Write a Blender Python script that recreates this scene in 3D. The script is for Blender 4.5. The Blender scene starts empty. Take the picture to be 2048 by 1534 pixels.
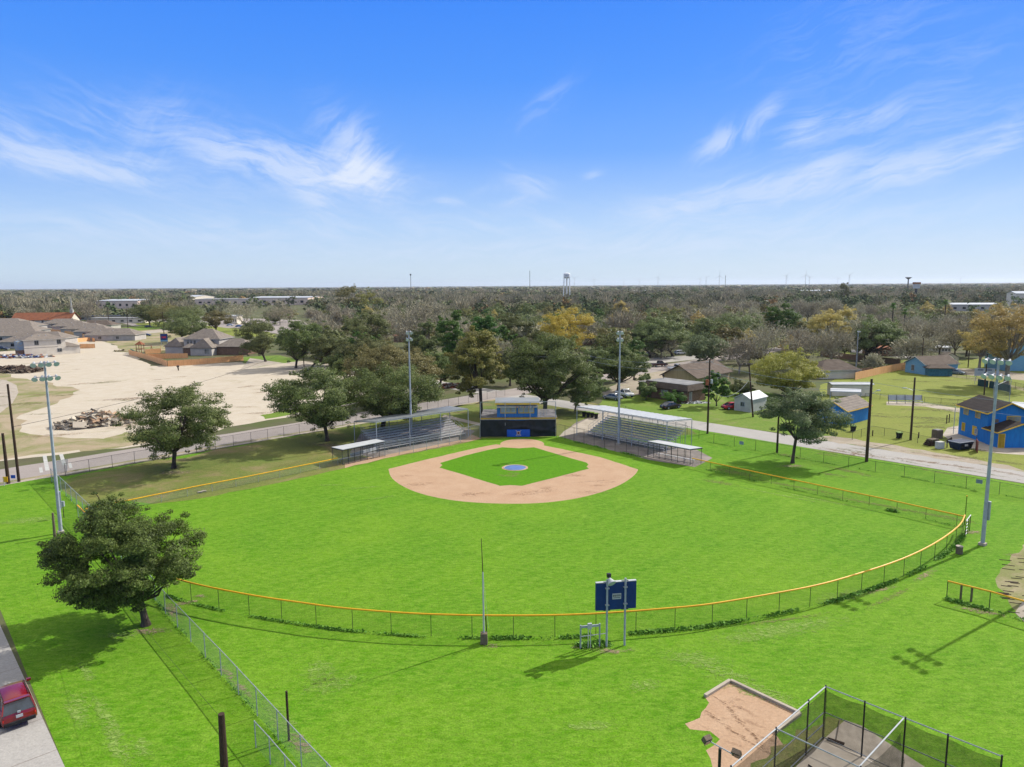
import bpy, math, random
import numpy as np
from mathutils import Vector, Matrix
# ------------------------------------------------------------------ camera, sun, sky
S = bpy.context.scene
F = 1419.0; H = 25.7; PT = math.radians(7.88); RL = math.radians(0.378)
def ray(px, py):
    x = (px-1024)/F; y = -(py-767)/F
    c, s = math.cos(RL), math.sin(RL)
    xr = x*c+y*s; yr = -x*s+y*c
    return Vector((xr, math.cos(PT)+yr*math.sin(PT), -math.sin(PT)+yr*math.cos(PT)))
def G(px, py, z=0.0):
    d = ray(px, py); t = (z-H)/d.z
    return Vector((d.x*t, d.y*t, z))
def prj(x, y, z):
    Y = y*math.sin(PT)+(z-H)*math.cos(PT); D = y*math.cos(PT)-(z-H)*math.sin(PT)
    a, b = x/D, Y/D; c, s = math.cos(RL), math.sin(RL)
    return 1024+(a*c-b*s)*F, 767-(a*s+b*c)*F
def hgt(p, ty):
    lo, hi = 0, 90
    for _ in range(40):
        m = (lo+hi)/2
        if prj(p.x, p.y, m)[1] > ty: lo = m
        else: hi = m
    return lo
cd = bpy.data.cameras.new("camera"); cam = bpy.data.objects.new("camera", cd)
S.collection.objects.link(cam); S.camera = cam
cd.sensor_width = 36; cd.lens = F/2048*36; cd.clip_end = 60000; cd.clip_start = 0.3
fw = Vector((0, math.cos(PT), -math.sin(PT))); up = Vector((0, math.sin(PT), math.cos(PT))); rt = Vector((1, 0, 0))
c_, s_ = math.cos(RL), math.sin(RL)
X = rt*c_-up*s_; Y = rt*s_+up*c_
cam.matrix_world = Matrix(((X.x, Y.x, -fw.x, 0), (X.y, Y.y, -fw.y, 0), (X.z, Y.z, -fw.z, H), (0, 0, 0, 1)))
SAZ = math.radians(57); SEL = math.radians(38)
sd = Vector((math.sin(SAZ)*math.cos(SEL), math.cos(SAZ)*math.cos(SEL), math.sin(SEL)))
sl = bpy.data.lights.new("sun", 'SUN'); sl.energy = 3.5; sl.angle = math.radians(0.5); sl.color = (1, .95, .87)
so = bpy.data.objects.new("sun", sl); S.collection.objects.link(so); so.rotation_euler = sd.to_track_quat('Z', 'Y').to_euler()
S.view_settings.view_transform = 'Standard'; S.view_settings.look = 'None'; S.view_settings.gamma = 1
S.view_settings.exposure = 0.75
S.cycles.max_bounces = 5; S.cycles.diffuse_bounces = 2; S.cycles.glossy_bounces = 2; S.cycles.transparent_max_bounces = 24
S.cycles.use_denoising = True
try: S.cycles.denoiser = 'OPENIMAGEDENOISE'
except Exception: pass

class NB:
    """node helper"""
    def __init__(s, tree): s.t = tree; s.n = tree.nodes; s.l = tree.links
    def new(s, typ, **kw):
        n = s.n.new(typ)
        for k, v in kw.items(): setattr(n, k, v)
        return n
    def inp(s, n, i, v):
        if hasattr(v, 'is_linked') or isinstance(v, bpy.types.NodeSocket): s.l.new(v, n.inputs[i])
        else: n.inputs[i].default_value = v
    def m(s, op, a, b=0.0, c=None, clamp=False):
        n = s.new('ShaderNodeMath', operation=op); n.use_clamp = clamp
        s.inp(n, 0, a); s.inp(n, 1, b)
        if c is not None: s.inp(n, 2, c)
        return n.outputs[0]
    def mixc(s, f, a, b, bt='MIX'):
        n = s.new('ShaderNodeMix', data_type='RGBA', blend_type=bt)
        s.inp(n, 0, f); s.inp(n, 6, a); s.inp(n, 7, b); return n.outputs[2]
    def noise(s, vec, scale, det=3, rough=.55, dist=0):
        n = s.new('ShaderNodeTexNoise'); n.inputs['Scale'].default_value = scale; n.inputs['Detail'].default_value = det
        n.inputs['Roughness'].default_value = rough; n.inputs['Distortion'].default_value = dist
        if vec is not None: s.l.new(vec, n.inputs['Vector'])
        return n.outputs[0]
    def ramp(s, f, stops):
        n = s.new('ShaderNodeValToRGB'); e = n.color_ramp.elements
        while len(e) < len(stops): e.new(0.5)
        for i, (p, c) in enumerate(stops):
            e[i].position = p
            if not hasattr(c, '__len__'): c = (c, c, c)
            e[i].color = (c[0], c[1], c[2], 1)
        s.inp(n, 0, f); return n.outputs[0]
    def mapv(s, vec, scale=(1, 1, 1), rot=(0, 0, 0), loc=(0, 0, 0)):
        n = s.new('ShaderNodeMapping'); n.inputs['Scale'].default_value = scale; n.inputs['Rotation'].default_value = rot
        n.inputs['Location'].default_value = loc; s.l.new(vec, n.inputs['Vector']); return n.outputs[0]
def lin(c):
    return tuple((v/255/12.92 if v <= 10 else ((v/255+.055)/1.055)**2.4) for v in c)

W = bpy.data.worlds.new("World"); S.world = W; W.use_nodes = True
nb = NB(W.node_tree); nb.n.clear()
sky = nb.new('ShaderNodeTexSky', sky_type='NISHITA'); sky.sun_disc = False; sky.sun_elevation = SEL; sky.sun_rotation = SAZ
sky.altitude = 0; sky.air_density = 1; sky.dust_density = .4; sky.ozone_density = 1.4
tc = nb.new('ShaderNodeTexCoord'); sep = nb.new('ShaderNodeSeparateXYZ'); nb.l.new(tc.outputs['Generated'], sep.inputs[0])
dx, dy, dz = sep.outputs
el = nb.m('ARCSINE', dz); az = nb.m('ARCTAN2', dx, dy)
# sky tint by elevation: deep polarised blue low down, unseen white fill light added above; normalised to elevation 0..90 deg
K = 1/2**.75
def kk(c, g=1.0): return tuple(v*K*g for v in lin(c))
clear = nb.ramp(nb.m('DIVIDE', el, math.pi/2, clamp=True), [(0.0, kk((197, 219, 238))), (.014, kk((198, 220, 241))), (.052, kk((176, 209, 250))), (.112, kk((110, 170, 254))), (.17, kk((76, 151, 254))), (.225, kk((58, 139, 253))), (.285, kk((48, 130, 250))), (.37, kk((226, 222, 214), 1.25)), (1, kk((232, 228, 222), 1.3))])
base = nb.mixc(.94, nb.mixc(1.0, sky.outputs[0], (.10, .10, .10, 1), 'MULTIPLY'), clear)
# cirrus: streaked noise on a high plane, gathered in wisps
cmb = nb.new('ShaderNodeCombineXYZ'); nb.l.new(az, cmb.inputs[0]); nb.l.new(el, cmb.inputs[1])
wrp = nb.new('ShaderNodeTexNoise'); wrp.inputs['Scale'].default_value = 7; wrp.inputs['Detail'].default_value = 4; nb.l.new(cmb.outputs[0], wrp.inputs['Vector'])
wv = nb.new('ShaderNodeVectorMath', operation='MULTIPLY_ADD'); nb.l.new(wrp.outputs['Color'], wv.inputs[0]); wv.inputs[1].default_value = (.10, .07, 0); nb.l.new(cmb.outputs[0], wv.inputs[2])
def wisp(deg, sx, sy, off):
    v0 = nb.mapv(wv.outputs[0], (1, 1, 1), (0, 0, math.radians(deg)), (0, 0, 0))
    return nb.noise(nb.mapv(v0, (sx*1.5, sy*1.5, 1), (0, 0, 0), (off, off*.7, 0)), 1.0, 10, .70, .3)
GR = {0: (wisp(13, 7, 40, 3.1), []), 1: (wisp(-13, 7, 44, 8.4), []), 2: (wisp(-42, 8, 34, 5.7), [])}
#      px   py  halfw halfh ang  gain
EL = [(640, 340, 200, 38, 12, 1.0, 0), (720, 310, 90, 52, 50, 1.05, 2), (560, 330, 120, 26, 14, .9, 0), (700, 360, 120, 24, -6, .8, 1), (460, 315, 70, 24, 12, .9, 0), (625, 395, 60, 24, 40, .8, 0), (120, 325, 170, 22, 10, 1.0, 0), (20, 285, 90, 40, 25, .6, 0), (270, 345, 150, 26, 5, .6, 0), (330, 270, 110, 60, -30, .42, 2), (240, 235, 160, 30, 0, .3, 0),
      (1060, 365, 60, 40, 30, .62, 0), (1020, 408, 60, 14, -15, .6, 1), (955, 388, 60, 12, -20, .45, 1), (895, 402, 24, 8, 5, .6, 0), (1090, 210, 70, 26, -35, .5, 2), (1185, 350, 24, 10, -15, .7, 1), (1440, 285, 60, 26, -30, .9, 2), (1530, 230, 50, 22, -48, .7, 2), (1610, 262, 46, 26, -10, 1.0, 1), (1720, 240, 130, 24, -10, .6, 1),
      (1880, 250, 160, 34, -12, .42, 1), (2010, 280, 70, 24, -22, .8, 1), (1690, 355, 260, 28, -10, .85, 1), (1840, 340, 90, 20, -15, .9, 1), (1450, 385, 200, 30, -10, .65, 1), (1640, 335, 60, 14, -20, .9, 1), (1300, 410, 90, 20, 10, .55, 0), (1830, 60, 210, 66, -25, .27, 1), (1620, 60, 170, 56, -20, .24, 1), (1930, 120, 110, 34, -25, .24, 1), (1660, 125, 90, 28, -25, .2, 1),
      (300, 470, 520, 34, 3, .5, 0), (1500, 460, 620, 38, -4, .55, 1), (900, 455, 640, 32, 0, .5, 0), (1000, 505, 1000, 26, 0, .45, 1), (1780, 500, 500, 30, -2, .5, 0), (1700, 300, 420, 120, -10, .14, 1), (300, 300, 340, 100, 8, .3, 0)]
for (px, py, hw, hh, an, gn, gi) in EL:
    d = ray(px, py).normalized(); a0 = math.atan2(d.x, d.y); e0 = math.asin(d.z)
    d2 = ray(px+hw, py).normalized(); ru = abs(math.atan2(d2.x, d2.y)-a0); rv = hh/F*.93
    ca, sa = math.cos(math.radians(-an)), math.sin(math.radians(-an))
    u = nb.m('SUBTRACT', az, a0); v = nb.m('SUBTRACT', el, e0)
    uu = nb.m('DIVIDE', nb.m('ADD', nb.m('MULTIPLY', u, ca), nb.m('MULTIPLY', v, sa)), ru)
    vv = nb.m('DIVIDE', nb.m('ADD', nb.m('MULTIPLY', u, -sa), nb.m('MULTIPLY', v, ca)), rv)
    r2 = nb.m('ADD', nb.m('MULTIPLY', uu, uu), nb.m('MULTIPLY', vv, vv))
    g = nb.m('MULTIPLY', nb.m('EXPONENT', nb.m('MULTIPLY', r2, -.8)), gn)
    GR[gi][1].append(g)
dens = None
for n_, gs in GR.values():
    cm = gs[0]
    for g in gs[1:]: cm = nb.m('SUBTRACT', nb.m('ADD', cm, g), nb.m('MULTIPLY', cm, g))
    cm = nb.m('MINIMUM', cm, 1.1)
    d_ = nb.m('MULTIPLY', nb.m('MULTIPLY', nb.m('SUBTRACT', nb.m('ADD', n_, nb.m('MULTIPLY', cm, .20)), .515), 4.6, clamp=True), nb.m('POWER', cm, 1.2))
    d_ = nb.m('ADD', d_, nb.m('MULTIPLY', cm, .10))
    dens = d_ if dens is None else nb.m('ADD', dens, d_)
dens = nb.m('MULTIPLY', dens, .60, clamp=True)
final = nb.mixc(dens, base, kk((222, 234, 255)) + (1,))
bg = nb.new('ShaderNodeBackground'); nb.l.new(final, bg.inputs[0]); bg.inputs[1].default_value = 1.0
wo = nb.new('ShaderNodeOutputWorld'); nb.l.new(bg.outputs[0], wo.inputs[0])
W.cycles.sampling_method = 'MANUAL'; W.cycles.sample_map_resolution = 512

# ------------------------------------------------------------------ materials
KE = 1.72
def alb(c, k=KE): return tuple(min(.9, v/k) for v in lin(c)) + (1,)
MC = {}; ZP = [0]
def mat(name, c, c2=None, sc=1.0, rough=.8, metal=0.0, bump=0.0, det=4, spec=.3, stretch=(1, 1, 1), k=KE, mid=(.35, .65), objr=0, trans=0, isl=0):
    """principled material: two colours mixed by noise in object space; isl: also by leaf; objr: by object"""
    if name in MC: return MC[name]
    m = bpy.data.materials.new(name); m.use_nodes = True; b = NB(m.node_tree); p = b.n['Principled BSDF']; MC[name] = m
    t = b.new('ShaderNodeTexCoord'); vec = b.mapv(t.outputs['Object'], stretch)
    c2 = c2 or tuple(v*.82 for v in c)
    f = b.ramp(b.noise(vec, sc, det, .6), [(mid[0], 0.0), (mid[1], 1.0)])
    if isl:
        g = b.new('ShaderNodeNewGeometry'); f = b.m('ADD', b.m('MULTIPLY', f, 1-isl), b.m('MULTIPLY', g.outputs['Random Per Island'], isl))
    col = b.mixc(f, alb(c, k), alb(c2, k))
    if objr:
        oi = b.new('ShaderNodeObjectInfo'); hs = b.new('ShaderNodeHueSaturation')
        b.l.new(b.m('ADD', b.m('MULTIPLY', oi.outputs['Random'], .05*objr), .5-.025*objr), hs.inputs['Hue'])
        b.l.new(b.m('ADD', b.m('MULTIPLY', oi.outputs['Random'], .5*objr), 1-.25*objr), hs.inputs['Value'])
        b.l.new(col, hs.inputs['Color']); col = hs.outputs[0]
    b.l.new(col, p.inputs['Base Color']); p.inputs['Roughness'].default_value = rough; p.inputs['Metallic'].default_value = metal
    p.inputs['Specular IOR Level'].default_value = spec
    if bump:
        bp = b.new('ShaderNodeBump'); bp.inputs['Strength'].default_value = bump; bp.inputs['Distance'].default_value = .05
        b.l.new(b.noise(vec, sc*6, 4), bp.inputs['Height']); b.l.new(bp.outputs[0], p.inputs['Normal'])
    if trans:
        tr = b.new('ShaderNodeBsdfTranslucent'); b.l.new(col, tr.inputs[0]); ms = b.new('ShaderNodeMixShader'); ms.inputs[0].default_value = trans
        b.l.new(p.outputs[0], ms.inputs[1]); b.l.new(tr.outputs[0], ms.inputs[2]); b.l.new(ms.outputs[0], b.n['Material Output'].inputs[0])
    return m
def grass_mat(name, a, bcol, pale, dark, pale_amt=.5, fine=9.0, patch=.25, brown=None, br_amt=0.0, stripes=0.0):
    m = bpy.data.materials.new(name); m.use_nodes = True; b = NB(m.node_tree); p = b.n['Principled BSDF']; MC[name] = m
    t = b.new('ShaderNodeTexCoord'); v = t.outputs['Object']
    big = b.ramp(b.noise(v, .055, 6, .66, .8), [(.38, 0.0), (.62, 1.0)])
    midn = b.ramp(b.noise(b.mapv(v, (1, 1.6, 1), (0, 0, .8)), patch, 5, .65, .4), [(.35, 0.0), (.7, 1.0)])
    fin = b.noise(b.mapv(v, (1, 1, 1)), fine, 3, .7)
    fin2 = b.noise(b.mapv(v, (1, 2.6, 1), (0, 0, .75)), 1.1, 7, .78, .5)
    col = b.mixc(big, alb(a), alb(bcol))
    col = b.mixc(b.m('MULTIPLY', midn, .45), col, alb(dark))
    col = b.mixc(b.m('MULTIPLY', b.ramp(fin2, [(.40, 0.0), (.70, 1.0)]), .75), col, alb(pale))
    pl = b.ramp(b.noise(v, patch*1.7, 6, .7, 1.0), [(.60, 0.0), (.74, 1.0)])
    col = b.mixc(b.m('MULTIPLY', pl, pale_amt), col, alb(pale))
    if brown:
        bn = b.ramp(b.noise(v, .12, 6, .68, .8), [(.62-.3*br_amt, 0.0), (.80-.3*br_amt, 1.0)])
        col = b.mixc(b.m('MULTIPLY', bn, .85), col, alb(brown))
    if stripes:
        w = b.new('ShaderNodeTexWave'); w.inputs['Scale'].default_value = .16; w.inputs['Distortion'].default_value = 2.5; w.inputs['Detail'].default_value = 3
        b.l.new(b.mapv(v, (1, 1, 1), (0, 0, .82)), w.inputs['Vector'])
        col = b.mixc(b.m('MULTIPLY', b.ramp(w.outputs['Fac'], [(.4, 0.0), (.9, 1.0)]), stripes), col, alb(pale))
    mf = b.noise(v, 2.6, 5, .8); col = b.mixc(1.0, col, b.ramp(mf, [(.32, .78), (.5, 1.0), (.68, 1.15)]), 'MULTIPLY')
    d = b.ramp(fin, [(.3, .66), (.5, .97), (.75, 1.26)])
    col = b.mixc(1.0, col, d, 'MULTIPLY')
    b.l.new(col, p.inputs['Base Color']); p.inputs['Roughness'].default_value = .95; p.inputs['Specular IOR Level'].default_value = .1
    bp = b.new('ShaderNodeBump'); bp.inputs['Strength'].default_value = .5; bp.inputs['Distance'].default_value = .06
    b.l.new(fin, bp.inputs['Height']); b.l.new(bp.outputs[0], p.inputs['Normal'])
    return m
def soil_mat(name, a, bcol, dark, veg=None, veg_amt=.0, sc=.3):
    m = bpy.data.materials.new(name); m.use_nodes = True; b = NB(m.node_tree); p = b.n['Principled BSDF']; MC[name] = m
    t = b.new('ShaderNodeTexCoord'); v = t.outputs['Object']
    col = b.mixc(b.ramp(b.noise(v, sc, 6, .65, .5), [(.35, 0.0), (.65, 1.0)]), alb(a), alb(bcol))
    st = b.noise(b.mapv(v, (1, 3.5, 1), (0, 0, .3)), sc*4, 6, .75, .8)
    col = b.mixc(b.m('MULTIPLY', b.ramp(st, [(.5, 0.0), (.75, 1.0)]), .55), col, alb(dark))
    if veg:
        col = b.mixc(b.m('MULTIPLY', b.ramp(b.noise(v, .09, 7, .72, .6), [(.62-.35*veg_amt, 0.0), (.78-.35*veg_amt, 1.0)]), .8), col, alb(veg))
    fin = b.noise(v, 6, 4, .7); col = b.mixc(1.0, col, b.ramp(fin, [(.25, .78), (.75, 1.15)]), 'MULTIPLY')
    b.l.new(col, p.inputs['Base Color']); p.inputs['Roughness'].default_value = .95; p.inputs['Specular IOR Level'].default_value = .1
    bp = b.new('ShaderNodeBump'); bp.inputs['Strength'].default_value = .4; bp.inputs['Distance'].default_value = .08
    b.l.new(st, bp.inputs['Height']); b.l.new(bp.outputs[0], p.inputs['Normal'])
    return m
def patch_mat(name, c, c2, strength=1.0, sc=1.2):
    """worn or dry spots whose ragged edge fades into the turf: COLOR 'fade' runs from 1 inside to 0 at the rim"""
    m = bpy.data.materials.new(name); m.use_nodes = True; b = NB(m.node_tree); p = b.n['Principled BSDF']; MC[name] = m
    t = b.new('ShaderNodeTexCoord'); v = t.outputs['Object']; vc = b.new('ShaderNodeVertexColor'); vc.layer_name = 'fade'
    g = b.new('ShaderNodeNewGeometry'); wp_ = b.mapv(g.outputs['Position'], (1, 1.7, 1), (0, 0, .8)); n = b.noise(wp_, sc*1.6, 8, .8, 1.0); f2 = b.noise(g.outputs['Position'], 7, 3, .7)
    a = b.m('MULTIPLY', b.m('SUBTRACT', b.m('ADD', b.m('MULTIPLY', vc.outputs[0], .55), b.m('MULTIPLY', n, 2.6)), 1.62), 2.4, clamp=True)
    col = b.mixc(1.0, b.mixc(n, alb(c), alb(c2)), b.ramp(f2, [(.3, .7), (.7, 1.2)]), 'MULTIPLY'); b.l.new(col, p.inputs['Base Color']); p.inputs['Roughness'].default_value = .95; p.inputs['Specular IOR Level'].default_value = .1
    tr = b.new('ShaderNodeBsdfTransparent'); ms = b.new('ShaderNodeMixShader'); b.l.new(b.m('MULTIPLY', a, strength), ms.inputs[0]); b.l.new(tr.outputs[0], ms.inputs[1]); b.l.new(p.outputs[0], ms.inputs[2]); b.l.new(ms.outputs[0], b.n['Material Output'].inputs[0])
    return m
def net_mat(name, c, op, wire=0.0, k=KE):
    """chain-link or netting: the share of light the wires stop; wire > 0 draws the diamonds themselves"""
    m = bpy.data.materials.new(name); m.use_nodes = True; b = NB(m.node_tree); p = b.n['Principled BSDF']; MC[name] = m
    p.inputs['Base Color'].default_value = alb(c, k); p.inputs['Roughness'].default_value = .5; p.inputs['Metallic'].default_value = .2
    tr = b.new('ShaderNodeBsdfTransparent'); ms = b.new('ShaderNodeMixShader')
    if wire:
        t = b.new('ShaderNodeTexCoord'); sp = b.new('ShaderNodeSeparateXYZ'); b.l.new(t.outputs['UV'], sp.inputs[0])
        a1 = b.m('PINGPONG', b.m('ADD', sp.outputs[0], sp.outputs[1]), wire/2); a2 = b.m('PINGPONG', b.m('SUBTRACT', sp.outputs[0], sp.outputs[1]), wire/2)
        w = b.m('LESS_THAN', b.m('MINIMUM', a1, a2), wire*op*.25); b.l.new(w, ms.inputs[0])
    else:
        t = b.new('ShaderNodeTexCoord'); f = b.m('ADD', b.m('MULTIPLY', b.m('SUBTRACT', b.noise(t.outputs['Object'], 2.5, 4), .5), op*.8), op, clamp=True); b.l.new(f, ms.inputs[0])
    b.l.new(tr.outputs[0], ms.inputs[1]); b.l.new(p.outputs[0], ms.inputs[2]); b.l.new(ms.outputs[0], b.n['Material Output'].inputs[0])
    return m
def brick_mat(name, c1, c2, mortar, sc=1.0, bw=.5, rh=.25, ms=.02, shingle=False):
    m = bpy.data.materials.new(name); m.use_nodes = True; b = NB(m.node_tree); p = b.n['Principled BSDF']; MC[name] = m
    t = b.new('ShaderNodeTexCoord'); sp = b.new('ShaderNodeSeparateXYZ'); b.l.new(t.outputs['Object'], sp.inputs[0])
    cx = b.new('ShaderNodeCombineXYZ'); b.l.new(b.m('ADD', sp.outputs[0], sp.outputs[1]), cx.inputs[0]); b.l.new(sp.outputs[2], cx.inputs[1])
    br = b.new('ShaderNodeTexBrick'); br.inputs['Scale'].default_value = sc; br.inputs['Brick Width'].default_value = bw; br.inputs['Row Height'].default_value = rh; br.inputs['Mortar Size'].default_value = ms
    br.inputs['Color1'].default_value = alb(c1); br.inputs['Color2'].default_value = alb(c2); br.inputs['Mortar'].default_value = alb(mortar); b.l.new(cx.outputs[0], br.inputs['Vector'])
    d = b.ramp(b.noise(t.outputs['Object'], .8, 5, .7), [(.3, .75), (.7, 1.15)])
    b.l.new(b.mixc(1.0, br.outputs[0], d, 'MULTIPLY'), p.inputs['Base Color']); p.inputs['Roughness'].default_value = .9; p.inputs['Specular IOR Level'].default_value = .15
    return m
M = {}
M['lawn'] = grass_mat('vivid_lawn', (96, 158, 16), (120, 172, 30), (156, 196, 70), (72, 136, 4), .6, patch=.2, stripes=.09)
M['infgrass'] = grass_mat('infield_turf', (94, 158, 12), (102, 164, 18), (122, 178, 36), (78, 144, 4), .15, patch=.3)
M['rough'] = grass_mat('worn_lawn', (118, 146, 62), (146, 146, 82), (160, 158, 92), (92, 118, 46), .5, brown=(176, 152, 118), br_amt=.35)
M['park'] = grass_mat('park_lawn', (144, 160, 66), (158, 168, 78), (174, 176, 96), (120, 142, 50), .5, brown=(190, 178, 130), br_amt=.12)
M['yard'] = grass_mat('yard_lawn', (112, 156, 48), (138, 162, 68), (160, 172, 88), (90, 134, 36), .45, brown=(176, 162, 120), br_amt=.2)
M['infdirt'] = soil_mat('infield_clay', (224, 190, 158), (214, 178, 146), (202, 164, 132), sc=.5)
M['lot'] = soil_mat('sandy_soil', (236, 225, 205), (226, 212, 190), (204, 188, 162), veg=(170, 164, 118), veg_amt=.08)
M['lotveg'] = soil_mat('weedy_soil', (206, 188, 160), (196, 178, 146), (160, 142, 112), veg=(140, 152, 80), veg_amt=.55)
M['street'] = soil_mat('worn_asphalt', (196, 186, 180), (184, 174, 168), (168, 158, 152), sc=.2)
M['streetr'] = soil_mat('pale_asphalt', (208, 204, 198), (198, 194, 188), (184, 180, 174), sc=.2)
M['gravel'] = soil_mat('gravel_shoulder', (206, 194, 176), (192, 178, 156), (160, 148, 122), veg=(150, 156, 96), veg_amt=.3, sc=.6)
M['conc'] = mat('concrete', (216, 204, 186), (192, 180, 162), .6, .9, bump=.2)
M['concd'] = mat('stained_concrete', (176, 164, 156), (140, 130, 122), .5, .9, bump=.2)
M['far'] = soil_mat('scrub_ground', (128, 122, 98), (112, 116, 80), (92, 88, 68), veg=(104, 118, 66), veg_amt=.5, sc=.02)
M['galv'] = mat('galvanised_steel', (190, 196, 202), (164, 172, 180), 3, .45, .15, k=1.4)
M['pole'] = mat('grey_pole', (184, 190, 200), (160, 168, 180), 2, .5, .0, k=1.3)
M['darkst'] = mat('dark_steel', (78, 80, 84), (60, 60, 62), 3, .5, .4)
M['wood'] = mat('treated_timber', (92, 72, 58), (66, 50, 40), 3, .9, stretch=(6, 6, .6), bump=.4)
M['woodg'] = mat('weathered_timber', (150, 134, 116), (118, 104, 88), 3, .9, stretch=(6, 6, .6), bump=.4)
M['yellow'] = mat('yellow_plastic_cap', (250, 190, 36), (236, 170, 24), 1.2, .45, k=1.25)
M['white'] = mat('white_metal', (232, 236, 238), (214, 218, 222), 1, .5)
M['whitep'] = mat('white_paint', (226, 226, 220), (206, 206, 198), 1, .7)
M['roofmetal'] = mat('corrugated_roof', (206, 212, 216), (180, 186, 190), .5, .4, .35, stretch=(1, 6, 1))
M['alum'] = mat('aluminium_plank', (214, 212, 210), (190, 186, 182), 2, .45, .2, k=1.05)
M['navy'] = mat('navy_panel', (14, 52, 112), (10, 44, 98), 1.5, .45, k=1.0)
M['royal'] = mat('royal_blue_paint', (24, 124, 196), (18, 108, 180), 2.5, .6, k=1.0, stretch=(1, 1, .25))
M['bluev'] = mat('blue_vinyl', (20, 84, 180), (14, 72, 164), 1.5, .5, k=.9)
M['yelp'] = mat('yellow_paint', (236, 196, 70), (218, 176, 56), 1.5, .6, k=1.1)
M['tarp'] = mat('black_windscreen', (24, 28, 34), (34, 38, 44), .7, .6, k=1.0)
M['cover'] = mat('blue_tarp', (122, 152, 214), (104, 136, 204), 1.2, .5)
M['glass'] = mat('window_glass', (40, 48, 58), (60, 70, 82), 1, .15, spec=.8, k=1.2)
M['pglass'] = mat('pale_window', (196, 206, 206), (168, 180, 182), 2, .3, k=1.2)
M['black'] = mat('black_rubber', (28, 28, 30), (40, 40, 42), 4, .8, k=1.0)
M['bark'] = mat('oak_bark', (116, 104, 92), (78, 68, 60), 4, .95, bump=.8, stretch=(1, 1, .35))
M['barkp'] = mat('pale_bark', (190, 180, 164), (140, 128, 112), 2, .9, bump=.4, stretch=(1, 1, .4))
M['twig'] = mat('grey_twigs', (226, 218, 186), (186, 176, 148), 1, .9, isl=.6, objr=.8)
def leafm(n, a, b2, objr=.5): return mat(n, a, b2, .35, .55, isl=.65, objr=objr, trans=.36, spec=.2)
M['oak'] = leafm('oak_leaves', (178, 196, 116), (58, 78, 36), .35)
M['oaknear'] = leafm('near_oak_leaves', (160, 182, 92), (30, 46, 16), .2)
M['oakgrey'] = leafm('greygreen_leaves', (184, 200, 142), (80, 98, 62), .4)
M['oakb'] = leafm('dark_evergreen_leaves', (182, 192, 122), (74, 88, 50), .9)
M['olive'] = leafm('olive_leaves', (208, 200, 130), (112, 114, 66), .8)
M['olivey'] = leafm('yellow_olive_leaves', (206, 198, 112), (126, 128, 66))
M['green'] = leafm('fresh_green_leaves', (136, 180, 84), (68, 112, 48))
M['lime'] = leafm('lime_leaves', (236, 236, 124), (176, 186, 78))
M['gold'] = leafm('golden_leaves', (254, 230, 110), (212, 184, 76))
M['orange'] = leafm('amber_leaves', (248, 228, 144), (212, 188, 112))
M['cedar'] = mat('cedar_planks', (240, 186, 132), (214, 156, 104), 2.2, .85, stretch=(4, 4, .3), k=1.0)
M['oldfence'] = mat('weathered_planks', (166, 134, 108), (128, 104, 84), 2.2, .9, stretch=(4, 4, .3), k=1.1)
M['net'] = net_mat('chain_link', (190, 196, 200), .17)
M['netnear'] = net_mat('near_chain_link', (196, 202, 204), .27)
M['netdark'] = net_mat('black_netting', (60, 56, 48), .52)
M['netback'] = net_mat('backstop_wire', (170, 176, 180), .10)
M['netcoat'] = net_mat('green_coated_wire', (104, 120, 74), .16)
M['shingle'] = brick_mat('grey_shingles', (172, 160, 148), (156, 146, 136), (130, 120, 112), 1, .9, .3, .02)
M['shingleb'] = brick_mat('brown_shingles', (136, 122, 110), (120, 106, 96), (98, 86, 78), 1, .9, .3, .02)
M['shingled'] = brick_mat('dark_shingles', (78, 70, 66), (66, 58, 56), (50, 44, 42), 1, .9, .3, .02)
M['brick'] = brick_mat('tan_brick', (156, 118, 96), (132, 96, 78), (176, 158, 140), 2.2, .5, .16, .02)

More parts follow.
